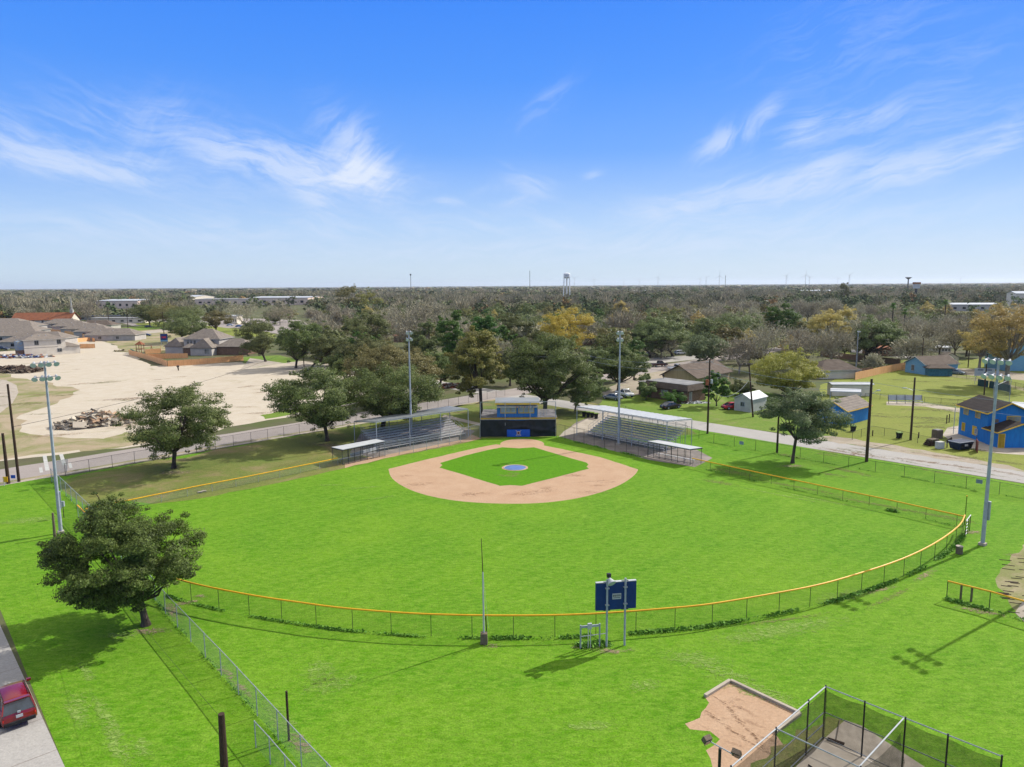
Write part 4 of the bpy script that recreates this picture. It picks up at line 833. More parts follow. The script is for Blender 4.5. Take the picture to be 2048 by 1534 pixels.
t = thing('broken_branch', 'small broken branch standing behind the left foul fence', 'branch', G(204, 1010)); MB().path([(0, 0, 0), (-.3, 0, .9), (-.7, .1, 1.4)], .05).path([(0, 0, .3), (.3, 0, .5)], .04).build('stick', M['wood'], t)
for i, (px, w) in enumerate(((1482, 'left'), (1955, 'right'))):
    t = thing('fence_sign', f'small pale square sign hung on the {w} part of the right street fence', 'sign', G(px if px < 1600 else 1956, 898 if px < 1600 else 978)); MB().box((0, -.12, 1.0), (.7, .03, .5), RU).build('panel', mat('paleblue', (170, 190, 225), None, 2), t)
t = thing('stub_post', 'dark stub post with a knob top standing in the sandy lot before the orange fence', 'post', G(357, 741)); MB().beam((0, 0, 0), (-.1, 0, 1.1), .16, 8, .24).build('shaft', M['wood'], t); MB().box((-.1, 0, 1.35), (.75, .5, .45)).build('knob', M['black'], t, bevel=.1)
# ------------------------------------------------------------------ batting cage
ZT = 3.2
K0 = G(1651.5, 1373, ZT); tops = [G(1651.5, 1373, ZT), G(1729, 1405, ZT), G(1810, 1438, ZT), G(1895, 1472, ZT), G(2004, 1513, ZT)]
left = [G(1651.5, 1373, ZT), G(1617, 1402, ZT), G(1544, 1453, ZT), G(1462, 1534, ZT)]
aD = (tops[-1]-tops[0]).normalized(); bD = (left[-1]-left[0]).normalized()
o = Vector((K0.x, K0.y, 0)); cg = thing('batting_cage', 'steel-framed batting cage hung with dark netting over a concrete slab', 'batting cage', o)
dn = [0]+[(t-tops[0]).length for t in tops[1:]]; ln = [0]+[(t-left[0]).length for t in left[1:]]
gp = lambda a, b, z: aD*a+bD*b+Vector((0, 0, z))
for a in dn: MB().beam(gp(a, 0, -.02), gp(a, 0, ZT+.08), .045, 8).build('post', M['darkst'], cg)
for c in ln[1:]: MB().beam(gp(0, c, -.02), gp(0, c, ZT+.08), .045, 8).build('post', M['darkst'], cg)
wi = ln[2]
for a in dn[2:4]: MB().beam(gp(a, wi, -.02), gp(a, wi, ZT+.08), .045, 8).build('post', M['darkst'], cg)
b = MB(); b.beam(gp(0, 0, ZT), gp(dn[-1], 0, ZT), .035); b.build('rail', M['galv'], cg)
b = MB(); b.beam(gp(0, 0, ZT), gp(0, ln[-1]+2, ZT), .035); b.build('rail', M['white'], cg)
b = MB(); b.beam(gp(0, wi, ZT), gp(dn[-1], wi, ZT), .035); b.build('rail', M['galv'], cg)
b = MB(); b.beam(gp(dn[2]*.98, 0, ZT-.02), gp(dn[2]*.98, wi, ZT-.02), .035); b.build('rail', M['white'], cg)
for z, L, dr in ((1.65, dn[-1], 0), (.12, dn[2], 0), (1.65, ln[-1]+1, 1), (.12, ln[-1]+1, 1), (.9, ln[1], 1)):
    MB().beam(gp(0, 0, z), gp(*((L, 0) if not dr else (0, L)), z), .03).build('rail', M['galv'], cg)
def cage_net(f, nm='netting'):
    b = MB(); nx, nz = 24, 8; vs = []
    for i in range(nx+1):
        for j in range(nz+1): vs.append(f(i/nx, j/nz))
    b.add(vs, [(i*(nz+1)+j, (i+1)*(nz+1)+j, (i+1)*(nz+1)+j+1, i*(nz+1)+j+1) for i in range(nx) for j in range(nz)]); return b.build(nm, M['netdark'], cg)
cD = dn[-1]
cage_net(lambda u, w: gp(u*cD, .1+.12*math.sin(u*19)*(1-w), .03+(ZT-.15-.12*abs(math.sin(u*math.pi*4)))*w))
cage_net(lambda u, w: gp(.1+.10*math.sin(u*11)*(1-w), u*(ln[-1]+1), .03+(ZT-.12)*w))
cage_net(lambda u, w: gp(dn[2]+.15*math.sin(w*7+u*3), .1+u*wi, .03+(ZT-.3*math.sin(u*3.1))*w*.95))
b = MB(); pts = [gp(.5+.9*k, wi*.5+.35*math.sin(k*.9), .05) for k in range(8)]; b.path(pts, .045, 5); b.build('net_rope', M['black'], cg)
t = thing('drag_rake', 'wide drag rake lying on the cage slab', 'rake', G(1672, 1483)); d1 = (G(1689, 1489)-G(1655, 1478)); aa = math.atan2(d1.y, d1.x)
MB().box((0, 0, .06), (d1.length, .07, .06), aa).box(Vector((-math.sin(aa), math.cos(aa), 0))*-.12+Vector((0, 0, .06)), (d1.length, .05, .05), aa).build('rake_head', M['wood'], t)
h2 = G(1680, 1440)-G(1672, 1483); MB().beam((0, 0, .08), (h2.x, h2.y, .1), .025, 6).build('handle', M['woodg'], t)
fx = Vector((11.6, 34.0, 0)); pz = G(1440, 1497, 2.3); fx = Vector((pz.x, pz.y, 0))
ft = thing('floodlight_post', 'dark post carrying two boxy floodlights on a crossbar beside the bullpen', 'floodlight', fx)
MB().beam((0, 0, 0), (0, 0, 2.3), .08, 8).build('post', M['darkst'], ft)
a_, b_ = G(1420, 1483, 2.35)-fx, G(1465, 1508, 2.2)-fx
MB().beam(a_, b_, .035).build('crossbar', M['white'], ft)
for p, rz in ((a_+Vector((-.15, .05, .1)), .5), (b_+Vector((.2, 0, .05)), -.7)):
    MB().box(p, (.45, .28, .34), rz, .5).build('flood_lamp', M['woodg'], ft, bevel=.02)
    MB().box(p+Vector((.02, -.16, -.1)), (.4, .02, .3), rz, .5).build('lens', M['glass'], ft)
# ------------------------------------------------------------------ vehicles
def car(label, loc, rz, paint, kind='sedan', mpaint=None, name='parked_car', detail=False):
    """length along local +x is the front; origin on the ground under the centre"""
    L, Wd, Ht = {'sedan': (4.7, 1.8, 1.43), 'suv': (4.55, 1.84, 1.66), 'pickup': (5.6, 1.95, 1.85)}[kind]
    t = thing(name, label, 'car' if kind != 'pickup' else 'pickup truck', loc, rz)
    m = bpy.data.materials.new('car_paint'); m.use_nodes = True; p = m.node_tree.nodes['Principled BSDF']; nb_ = NB(m.node_tree)
    tcx = nb_.new('ShaderNodeTexCoord'); nb_.l.new(nb_.mixc(nb_.ramp(nb_.noise(tcx.outputs['Object'], 2.5, 4), [(.4, 0.0), (.7, .35)]), alb(paint, 1.1), alb(tuple(v*.85+18 for v in paint), 1.1)), p.inputs['Base Color'])
    p.inputs['Roughness'].default_value = .28; p.inputs['Metallic'].default_value = .25; p.inputs['Coat Weight'].default_value = .6
    w = Wd/2; zb = .28 if kind != 'pickup' else .45
    bl = {'sedan': [(-1, .62, .84, .80), (-.93, .86, .93, .92), (-.6, .90, .98, .95), (-.2, .90, 1, .96), (.3, .92, 1, .96), (.45, .90, 1, .95), (.8, .78, .96, .9), (.95, .68, .88, .82), (1, .55, .76, .7)],
          'suv': [(-1, .78, .86, .82), (-.96, .98, .94, .9), (-.7, 1.02, .99, .95), (-.2, 1.0, 1, .95), (.3, .99, 1, .95), (.5, .98, 1, .94), (.8, .90, .96, .88), (.95, .76, .88, .8), (1, .6, .78, .7)],
          'pickup': [(-1, 1.08, .94, .94), (-.97, 1.1, .97, .95), (-.3, 1.1, 1, .96), (0, 1.12, 1, .96), (.3, 1.13, 1, .96), (.5, 1.12, 1, .95), (.85, 1.06, .97, .92), (.96, .98, .92, .86), (1, .75, .84, .8)]}[kind]
    rings = []
    for (fx_, zt, wf, tf) in bl:
        x = fx_*L/2; a = w*wf
        rings.append([(x, -a*.9, zb), (x, -a, zb+.15), (x, -a, zb+(zt-zb)*.55), (x, -a*.985, zb+(zt-zb)*.8), (x, -a*tf, zt), (x, 0, zt+.035), (x, a*tf, zt), (x, a*.985, zb+(zt-zb)*.8), (x, a, zb+(zt-zb)*.55), (x, a, zb+.15), (x, a*.9, zb)])
    ob = MB().loft(rings).build('body', m, t, smooth=True); ob.data.set_sharp_from_angle(angle=.9)
    bv = ob.modifiers.new('bevel', 'BEVEL'); bv.width = .07; bv.segments = 3; bv.limit_method = 'ANGLE'; bv.angle_limit = .6
    # glasshouse then painted roof
    gh = {'sedan': ((-.82, .88, .9), (-.42, Ht-.06, .74), (.12, Ht-.05, .74), (.52, .93, .9)), 'suv': ((-.965, 1.0, .86), (-.80, Ht-.10, .72), (.14, Ht-.06, .74), (.52, 1.0, .9)), 'pickup': ((-.12, 1.1, .9), (-.06, Ht-.07, .76), (.26, Ht-.06, .76), (.5, 1.12, .9))}[kind]
    rings = [[(x*L/2, -w*f*1.0, zl), (x*L/2, -w*f*(.97), z), (x*L/2, w*f*.97, z), (x*L/2, w*f*1.0, zl)] for (x, z, f) in gh for zl in (.8 if kind != 'pickup' else 1.05,)]
    rings = [[(x*L/2, -w*.9, zl), (x*L/2, -w*(f if k in (1, 2) else .88), z), (x*L/2, w*(f if k in (1, 2) else .88), z), (x*L/2, w*.9, zl)] for k, (x, z, f) in enumerate(gh) for zl in (.8 if kind != 'pickup' else 1.05,)]
    MB().loft(rings).build('window_glass', M['glass'], t)
    (x1, z1, f1), (x2, z2, f2) = gh[1], gh[2]
    rr = []
    for k in range(7):
        u = k/6; x = (x1-.02+(x2-x1+.05)*u)*L/2; z = z1+(z2-z1)*u+.05*math.sin(u*math.pi)+.015; a = w*(f1*(1-u)+f2*u)
        rr.append([(x, -a*1.02, z-.05), (x, -a*.9, z+.02), (x, 0, z+.05), (x, a*.9, z+.02), (x, a*1.02, z-.05)])
    MB().loft(rr).build('roof', m, t, smooth=True)
    b = MB()
    for s in (-1, 1):
        for (g0, g1) in ((0, 1), (3, 2)): b.beam((gh[g0][0]*L/2, s*w*.885, gh[g0][1]), (gh[g1][0]*L/2, s*w*gh[g1][2]*1.0, gh[g1][1]), .05, 4)
        xm = (gh[1][0]+gh[2][0])/2*L/2; b.beam((xm, s*w*.92, .9), (xm, s*w*.76, Ht-.08), .04, 4)
    b.build('pillar', m, t)
    for s in (-1, 1):
        for fx_ in (-.60, .62):
            wh = MB().beam((fx_*L/2, s*(w-.2), .34), (fx_*L/2, s*(w+.02), .34), .34, 18).build('wheel', M['black'], t)
            MB().beam((fx_*L/2, s*(w+.01), .34), (fx_*L/2, s*(w+.03), .34), .2, 12).build('rim', M['galv'], wh)
        MB().box((.30*L, s*(w+.12), .98 if kind == 'sedan' else 1.1), (.16, .24, .15)).build('mirror', m, t)
        ry = bl[0][1]-.12
        MB().box((-L/2*.965, s*w*.70, ry+.02), (.14, .36, .12), 0).build('tail_light', mat('tail_red', (220, 40, 30), None, 3, .3, k=1), t)
        MB().box((L/2*.955, s*w*.62, bl[-1][1]+.02), (.14, .34, .13), 0).build('headlight', M['pglass'], t)
    for s, nm in ((-1, 'rear_bumper'), (1, 'front_bumper')):
        MB().box((s*(L/2-.02), 0, zb+.14), (.16, Wd*.86, .24)).build(nm, M['black'] if kind != 'pickup' else M['galv'], t, bevel=.04)
    MB().box((-L/2-.02, 0, .78 if kind != 'pickup' else .7), (.03, .34, .17)).build('number_plate', M['white'], t)
    if kind == 'pickup': MB().box((-L*.29, 0, 1.105), (L*.36, Wd*.8, .04)).build('bed', M['black'], t)
    if detail:
        MB().box((-L/2+.03, 0, 1.02), (.1, .16, .1)).build('emblem', M['galv'], t)
        MB().box((-L*.5*.80, 0, Ht-.03), (.3, 1.25, .05), 0, 0, .1).build('spoiler', m, t, bevel=.02)
        for s in (-1, 1): MB().beam((x1*L/2+.2, s*w*.70, Ht+.01), (x2*L/2, s*w*.70, Ht+.03), .022, 5).build('roof_rail', M['darkst'], t)
    return t
RUc = math.atan2(-U.y, -U.x)
car('dark red hatchback driving away on the street in the bottom left corner', G(17, 1432)+Vector((0, .5, 0)), RUc, (128, 8, 22), 'suv', name='red_car', detail=True)
car('grey sedan parked beside the white pickup at the cross street', G(1225, 799), 2.4, (140, 146, 154))
car('white pickup truck with a flat bed nosing toward the field', G(1249, 793), -1.15, (235, 238, 240), 'pickup', name='pickup_truck')
car('dark brown sedan parked on the grass before the brick building', G(1341, 817), .55, (58, 46, 46))
car('white pickup truck parked behind the flat-roofed brick building', G(1353, 740), .5, (236, 240, 242), 'pickup', name='pickup_truck')
car('dark red pickup parked left of the white pickup behind the brick building', G(1318, 733), .4, (76, 38, 36), 'pickup', name='pickup_truck')
car('white van parked beneath the round grey-green oak', G(1360, 709), .4, (238, 240, 242), 'suv')
car('dark car in the shade of the oak behind the parked pickups', G(1302, 711), .3, (40, 40, 46))
car('silver car parked by the small teal shed', G(1911, 748), -.75, (150, 164, 176))
car('red car whose nose shows behind the beige shed', G(1466, 818), .2, (200, 40, 36))
car('dark blue car on the driveway of the low grey-roofed houses', G(293, 672), .1, (36, 44, 70))
car('dark car on the road before the school oaks', G(297, 655), .1, (40, 44, 60))
car('dark pickup under the roof edge at the building site', G(3, 701), .1, (30, 32, 40), 'pickup', name='pickup_truck')
for k, (px, py, c) in enumerate(((400+60, 652, 'white'), (478, 654, 'blue'), (492, 653, 'silver'), (505, 655, 'pale'))):
    car(f'{c} car in the distant row parked behind the grey two-storey house', G(px, py), .1, {'white': (235, 238, 240), 'blue': (90, 120, 170), 'silver': (170, 176, 184), 'pale': (200, 214, 230)}[c])
# ------------------------------------------------------------------ buildings
def win(parent, face, u, z, w, h, dim, fm='whitep', gm='glass', proud=.04):
    """a window on one face: front y=0, left x=0, right x=w, u along the face"""
    Wx, Dy = dim; fr_ = MB(); g = MB()
    if face == 'f': fr_.box((u, -proud/2, z), (w+.2, proud+.04, h+.2)); g.box((u, -proud-.005, z), (w, .03, h)); mb = MB().box((u, -proud-.03, z), (.05, .02, h))
    elif face == 'l': fr_.box((-proud/2, u, z), (proud+.04, w+.2, h+.2)); g.box((-proud-.005, u, z), (.03, w, h)); mb = MB().box((-proud-.03, u, z), (.02, .05, h))
    else: fr_.box((Wx+proud/2, u, z), (proud+.04, w+.2, h+.2)); g.box((Wx+proud+.005, u, z), (.03, w, h)); mb = MB().box((Wx+proud+.03, u, z), (.02, .05, h))
    f_ = fr_.build('window', M[fm], parent); g.build('pane', M[gm], f_); mb.build('mullion', M[fm], f_); return f_
def house(name, label, P, ang, w, d, h, rh, ridge='x', hip=0.0, wm='whitep', rm='shingle', fm=None, oh=.4, wins=(), cat='house', parts=True, vents=0):
    """P: near-left base corner (local origin); x along the front, y to the back"""
    t = thing(name, label, cat, P, ang)
    wall = MB()
    if ridge == 'x': wall.add([(0, 0, 0), (w, 0, 0), (w, d, 0), (0, d, 0), (0, 0, h), (w, 0, h), (w, d, h), (0, d, h)]+([(0, d/2, h+rh*.96), (w, d/2, h+rh*.96)] if not hip else []),
        [(0, 1, 5, 4), (2, 3, 7, 6)]+([(1, 2, 6, 9, 5), (3, 0, 4, 8, 7)] if not hip else [(1, 2, 6, 5), (3, 0, 4, 7)]))
    else: wall.add([(0, 0, 0), (w, 0, 0), (w, d, 0), (0, d, 0), (0, 0, h), (w, 0, h), (w, d, h), (0, d, h)]+([(w/2, 0, h+rh*.96), (w/2, d, h+rh*.96)] if not hip else []),
        [(1, 2, 6, 5), (3, 0, 4, 7)]+([(0, 1, 5, 8, 4), (2, 3, 7, 9, 6)] if not hip else [(0, 1, 5, 4), (2, 3, 7, 6)]))
    wall.build('wall', M[wm], t)
    sl_ = rh/((d if ridge == 'x' else w)/2); ez = h-oh*sl_+.05; T = .14
    r = MB(); x0, x1, y0, y1 = -oh, w+oh, -oh, d+oh; zr = h+rh+.05
    if ridge == 'x': e1, e2 = Vector((x0+hip*(d/2+oh), d/2, zr)), Vector((x1-hip*(d/2+oh), d/2, zr))
    else: e1, e2 = Vector((w/2, y0+hip*(w/2+oh), zr)), Vector((w/2, y1-hip*(w/2+oh), zr))
    a, b, c, dd_ = Vector((x0, y0, ez)), Vector((x1, y0, ez)), Vector((x1, y1, ez)), Vector((x0, y1, ez))
    faces = ([[a, b, e2, e1], [c, dd_, e1, e2]] + ([[b, c, e2], [dd_, a, e1]] if hip else [])) if ridge == 'x' else ([[b, c, e2, e1], [dd_, a, e1, e2]] + ([[a, b, e1], [c, dd_, e2]] if hip else []))
    for f in faces: r.slab([p+Vector((0, 0, T)) for p in f], T)
    ro = r.build('roof', M[rm], t)
    if fm:
        b_ = MB(); dn_ = Vector((0, 0, .03))
        eds = [(a, b), (b, c), (c, dd_), (dd_, a)] if hip else ([(a, b), (c, dd_), (a, e1), (e1, dd_), (b, e2), (e2, c)] if ridge == 'x' else [(b, c), (dd_, a), (a, e1), (e1, b), (c, e2), (e2, dd_)])
        for p, q_ in eds: b_.beam(p+dn_, q_+dn_, .11, 4)
        b_.build('fascia', M[fm], t)
    for v in range(vents):
        MB().beam((w*(.25+.5*v/max(1, vents)), d*.3, h+rh*.4), (w*(.25+.5*v/max(1, vents)), d*.3, h+rh*.6+.5), .12, 6).build('vent_pipe', M['white'], ro)
    for wn in wins: win(t, wn[0], wn[1], wn[2], wn[3], wn[4], (w, d), *(wn[5:]))
    return t
ang2 = lambda p, q: math.atan2((q-p).y, (q-p).x)
# blue two-storey building right
bh = house('blue_building', 'royal blue two-storey building with yellow trim and dark roof at the right edge', (76.2, 111.7, 0), -.03, 6.6, 7.6, 5.0, 1.5, 'y', 0, 'royal', 'shingled', 'yelp', .45,
    wins=[('l', 5.8, 4.2, 1.1, .9, 'yelp', 'pglass'), ('l', 2.6, 4.2, 1.1, .9, 'yelp', 'pglass'), ('f', 4.0, 4.0, 2.0, .8, 'yelp', 'pglass'), ('l', 6.2, 1.5, .7, 1.2, 'yelp', 'yelp'), ('l', 3.2, 1.45, .9, 1.3, 'yelp', 'yelp')], cat='building')
pst = MB().box((-.1, 2.6, 1.4), (.04, .8, 1.0)).build('notice_board', M['white'], bh)
b = MB()
for z in (1.75, 1.55, 1.2): b.box((-.13, 2.6, z), (.02, .5, .07))
b.box((-.13, 2.6, 1.38), (.02, .2, .1)); b.build('notice_print', M['navy'], pst)
MB().box((1.0, -.3, 3.75), (.7, .5, .5)).build('window_unit', M['woodg'], bh)
MB().beam((-.9, 7.4, 0), (-.9, 7.4, 4.8), .06).build('porch_post', M['white'], bh)
house('blue_annex', 'low blue gabled annex with yellow doors in front of the two-storey building', (75.9, 108.6, 0), -.03, 6.9, 3.05, 2.5, 1.25, 'y', 0, 'royal', 'shingled', 'yelp', .4, wins=[('f', .55, 1.1, .85, 2.1, 'yelp', 'yelp'), ('f', 5.9, 1.1, 1.3, 2.1, 'yelp', 'yelp')], cat='building')
p, q_ = G(1692, 851), G(1735, 839)
bsx = Vector((math.cos(ang2(p, q_)), math.sin(ang2(p, q_)), 0))
house('blue_shed', 'blue shed with a grey shingle roof behind the street-side grey oak', p, ang2(p, q_)-0, (q_-p).length+.6, 5.6, 2.7, 1.5, 'x', 0, 'royal', 'shingle', 'yelp', .35, cat='shed', wins=[('l', 2.8, 1.1, 1.0, 2.0, 'royal', 'royal')])
p, q_ = G(1468, 820.5), G(1501.5, 825)
house('beige_shed', 'small beige shed with a pale metal roof beside the slanting pole', p, ang2(p, q_), (q_-p).length, 6.5, 2.5, 1.0, 'y', 0, 'whitep', 'white', None, .2, cat='shed', wins=[('f', (q_-p).length*.5, 1.5, .8, .8, 'galv')])
# brick building
p, q_ = G(1292, 794), G(1374, 806); an = ang2(p, q_); bw_ = (q_-p).length
bk_ = thing('brick_building', 'flat-roofed tan brick building with a dark shingled parapet', 'building', p, an)
dpt = max(6.0, (G(1408, 799)-q_).length)
MB().box((bw_/2, dpt/2, 1.35), (bw_, dpt, 2.7)).build('wall', M['brick'], bk_)
b = MB(); e = .25; b.loft([[(-e-.2, -e-.2, 2.6), (bw_+e+.2, -e-.2, 2.6), (bw_+e+.2, dpt+e+.2, 2.6), (-e-.2, dpt+e+.2, 2.6)], [(0, 0, 3.85), (bw_, 0, 3.85), (bw_, dpt, 3.85), (0, dpt, 3.85)]]); b.build('mansard', M['shingleb'], bk_)
MB().box((bw_/2, dpt/2, 3.9), (bw_-.1, dpt-.1, .1)).build('roof', mat('pale_felt', (172, 172, 172), (140, 140, 142), .5, .9), bk_)
win(bk_, 'f', bw_*.46, 1.5, 1.7, 1.2, (bw_, dpt), 'whitep', 'whitep')
win(bk_, 'r', 1.2, 1.15, .8, 2.0, (bw_, dpt), 'whitep', 'whitep')
MB().beam((bw_*.1, dpt*.7, 3.9), (bw_*.1, dpt*.7, 4.6), .04).box((bw_*.1, dpt*.7, 4.7), (.5, .1, .5), .5, .4).build('dish', M['darkst'], bk_)
MB().box((-1.8, dpt*.6, 1.5), (3.6, dpt*.7, 3.0)).build('side_wing', M['brick'], bk_); MB().box((-1.8, dpt*.6, 3.08), (3.9, dpt*.75, .14)).build('wing_roof', mat('pale_felt', (1, 1, 1)), bk_)
p, q_ = G(1392, 776), G(1490, 757)
M['cream'] = mat('cream_siding', (214, 196, 150), (190, 172, 128), 1, .8, stretch=(6, 6, .2)); M['paleblue'] = mat('pale_blue_siding', (124, 172, 200), (106, 156, 186), 1, .8, stretch=(1, 1, 8), k=1.1)
M['greysiding'] = mat('grey_siding', (190, 184, 176), (174, 168, 160), .6, .85, k=1.1); M['creamw'] = mat('cream_board', (222, 212, 194), (208, 198, 180), .5, .9, k=1.0); M['tealw'] = mat('teal_siding', (70, 130, 150), None, 2, .8, k=1.2)
M['rust'] = mat('rust_roof', (178, 112, 78), (150, 92, 64), .6, .9); M['pinkw'] = mat('pink_masonry', (226, 204, 186), (212, 188, 170), .3, .9, k=1.0); M['felt'] = mat('pale_felt', (172, 172, 172), (140, 140, 142), .5, .9)
house('tan_house', 'long house with a weathered brown roof and cream gable behind the brick building', p, ang2(p, q_)+.05, 18, 9.5, 2.7, 2.6, 'x', 0, 'cream', 'shingleb', None, .7, wins=[('f', 5, 1.4, 1.5, 1.2), ('f', 12, 1.4, 1.5, 1.2)])
p, q_ = G(1810, 744), G(1850, 750)
house('pale_blue_house', 'pale blue gabled house with one white-framed window beyond the park', p, ang2(p, q_), (q_-p).length, 11, 2.9, 1.9, 'y', 0, 'paleblue', 'shingleb', 'whitep', .35, wins=[('f', (q_-p).length*.38, 1.6, .9, 1.5), ('r', 2.5, 1.6, .8, 1.3), ('r', 6, 1.4, .8, 1.9)])
p = G(1858, 752); house('teal_shed', 'small teal shed with a dark overhanging roof beside the pale blue house', p, -.12, 6.0, 3, 2.3, .7, 'x', .8, 'tealw', 'shingleb', None, .5, cat='shed')
p = G(1886, 733); t = house('porch_house', 'small white-framed porch standing behind the teal shed', p, -.1, 4.4, 4, 2.8, 1.3, 'y', 0, 'creamw', 'shingle', None, .4, wins=[('f', 1.2, 1.5, .7, 1.8), ('f', 3, 1.5, .7, 1.8)])
house('brown_roof_house', 'house with a dark brown roof just left of the brown plank fence', G(1640, 758), .1, 11, 8, 2.5, 2.2, 'x', .9, 'creamw', 'shingleb', 'whitep', .5)
house('low_white_shelter', 'flat white-roofed shelter behind the blue shed', G(1664, 792), -.05, 9, 3, 2.6, .25, 'x', 0, 'creamw', 'white', None, .3, cat='shelter')
house('teal_barn', 'pale teal barn glimpsed behind the amber sycamore', G(2010, 742), -.05, 12, 10, 6, 2, 'y', 0, 'paleblue', 'shingle', None, .3, cat='barn')
# construction house left
p, q_ = G(50, 713), G(161, 706); an = ang2(p, q_); L = (q_-p).length
ch = house('construction_house', 'cream two-storey house under construction beside the sandy lot', p, an, L*.74, 11, 6.1, 1.9, 'x', .9, 'creamw', 'shingle', 'whitep', .5, wins=[('f', L*.22, 5.0, 1.3, 1.7), ('f', L*.62, 5.0, 1.3, 1.7), ('f', L*.62, 1.7, 1.5, 1.3)], vents=3)
MB().box((L*.87, 5.5, 1.45), (L*.26, 10.9, 2.9)).build('garage_wall', M['creamw'], ch)
b = MB(); b.slab([(L*.74, -.4, 3.0), (L+.4, -.4, 3.0), (L*.80, 5.5, 4.6), (L*.74, 5.5, 4.6)], .12); b.slab([(L+.4, -.4, 3.0), (L+.4, 11.4, 3.0), (L*.80, 5.5, 4.6)], .12); b.build('garage_roof', M['shingle'], ch)
MB().box((-1.1, 2.6, 4.1), (2.1, 4.4, 3.4)).build('wrapped_bay', mat('blue_wrap', (128, 160, 192), (170, 170, 160), .8, .6, k=1.5), ch)
MB().box((-1.1, 2.6, 1.2), (2.0, 4.2, 2.4)).build('brick_pier', M['brick'], ch)
MB().box((L*.3, -.03, 3.1), (L*.6, .04, .1)).build('floor_band', M['woodg'], ch)
# grey two-storey house
C0 = G(369, 708); an = -.10
gh_ = house('grey_house', 'grey two-storey house with steep shingle roofs behind the orange cedar fence', C0, an, 14.5, 11, 6.0, 3.4, 'x', 1.0, 'greysiding', 'shingle', 'whitep', .5, wins=[('f', 1.7, 4.3, .8, 2.0), ('f', 3.1, 4.3, .8, 2.0), ('f', 4.5, 4.3, .8, 2.0), ('f', 9.6, 4.6, 1.1, 1.2), ('f', 1.8, 1.6, .9, .9), ('f', 3.6, 1.6, .9, .9)])
def wing(par, x, y, w, d, h, rh, ridge, wm='greysiding'):
    MB().box((x+w/2, y+d/2, h/2), (w, d, h)).build('wing_wall', M[wm], par); b = MB(); o_ = .45
    if ridge == 'y': f = [[(x-o_, y-o_, h), (x+w/2, y-o_+w*.3, h+rh), (x+w/2, y+d, h+rh), (x-o_, y+d, h)], [(x+w+o_, y+d, h), (x+w/2, y+d, h+rh), (x+w/2, y-o_+w*.3, h+rh), (x+w+o_, y-o_, h)], [(x-o_, y-o_, h), (x+w+o_, y-o_, h), (x+w/2, y-o_+w*.3, h+rh)]]
    else: f = [[(x-o_, y-o_, h), (x+w+o_, y-o_, h), (x+w*.7, y+d/2, h+rh), (x+w*.3, y+d/2, h+rh)], [(x+w+o_, y-o_, h), (x+w+o_, y+d+o_, h), (x+w*.7, y+d/2, h+rh)], [(x-o_, y+d+o_, h), (x-o_, y-o_, h), (x+w*.3, y+d/2, h+rh)], [(x+w+o_, y+d+o_, h), (x-o_, y+d+o_, h), (x+w*.3, y+d/2, h+rh), (x+w*.7, y+d/2, h+rh)]]
    for q in f: b.slab([Vector(v)+Vector((0, 0, .16)) for v in q], .14)
    b.build('wing_roof', M['shingle'], par)
wing(gh_, -7.5, -.5, 7.2, 8, 2.9, 3.2, 'y'); wing(gh_, 6.0, -6.0, 8.5, 6.4, 2.8, 3.4, 'y'); wing(gh_, 14.6, -2.5, 12.5, 9, 3.0, 2.8, 'x', 'brick'); wing(gh_, 2.2, -4.2, 3.6, 4.1, 2.7, 1.4, 'x', 'brick')
win(gh_, 'f', 12.6, 1.6, 1.8, 1.6, (14, 11)).location = (0, -6.0, 0)
# low houses in rows
for (x0, y0, w_, d_, an_, lab, rm, wm) in ((170, 682, 24, 12, .05, 'low grey-roofed house with a white garage nearest the road', 'shingle', 'greysiding'), (148, 674, 18, 12, .05, 'low grey-roofed house right behind the first of its row', 'shingle', 'greysiding'), (122, 668, 22, 12, .05, 'low grey-roofed house in the middle of the far row', 'shingle', 'greysiding'), (104, 662, 20, 12, .05, 'low grey-roofed house with a dark back wall in the far row', 'shingle', 'greysiding'), (84, 656, 22, 12, .05, 'low grey-roofed house next to the church end', 'shingle', 'greysiding'), (150, 660, 22, 12, .05, 'darker low house at the back of the far row', 'shingleb', 'greysiding'),
        (-2, 697, 20, 12, .0, 'grey-roofed house behind the building site rubbish', 'shingle', 'greysiding'), (-30, 684, 26, 14, .0, 'grey-roofed house behind the cream house, second from the site', 'shingle', 'greysiding'), (-40, 672, 30, 14, .0, 'grey-roofed house in the left row, third from the site', 'shingle', 'greysiding'), (-45, 662, 34, 14, 0, 'grey-roofed house in the left row, fourth from the site', 'shingle', 'greysiding'), (20, 690, 24, 12, 0, 'grey-roofed house directly behind the cream house', 'shingle', 'greysiding'), (-60, 655, 34, 14, 0, 'farthest grey-roofed house of the left row', 'shingle', 'greysiding')):
    house('row_house', lab, G(x0, y0), an_, w_, d_, 2.9, 2.7, 'x', .9, wm, rm, 'whitep', .5, wins=[('f', w_*.3, 1.5, 1.4, 1.2), ('f', w_*.65, 1.5, 1.4, 1.2)], vents=2)
ch_ = house('church', 'long church with a rust-brown roof and thin white steeple', G(24, 652), .12, 38, 14, 4.2, 4.5, 'x', 0, 'creamw', 'rust', None, .8, cat='church', wins=[('f', 8+6*k, 2.1, 1.2, 3.0) for k in range(5)])
b = MB(); b.box((36.5, 7, 9.6), (2, 2, 2.6)); b.beam((36.5, 7, 10.8), (36.5, 7, 20), .8, 6, .08); b.build('steeple', M['whitep'], ch_)
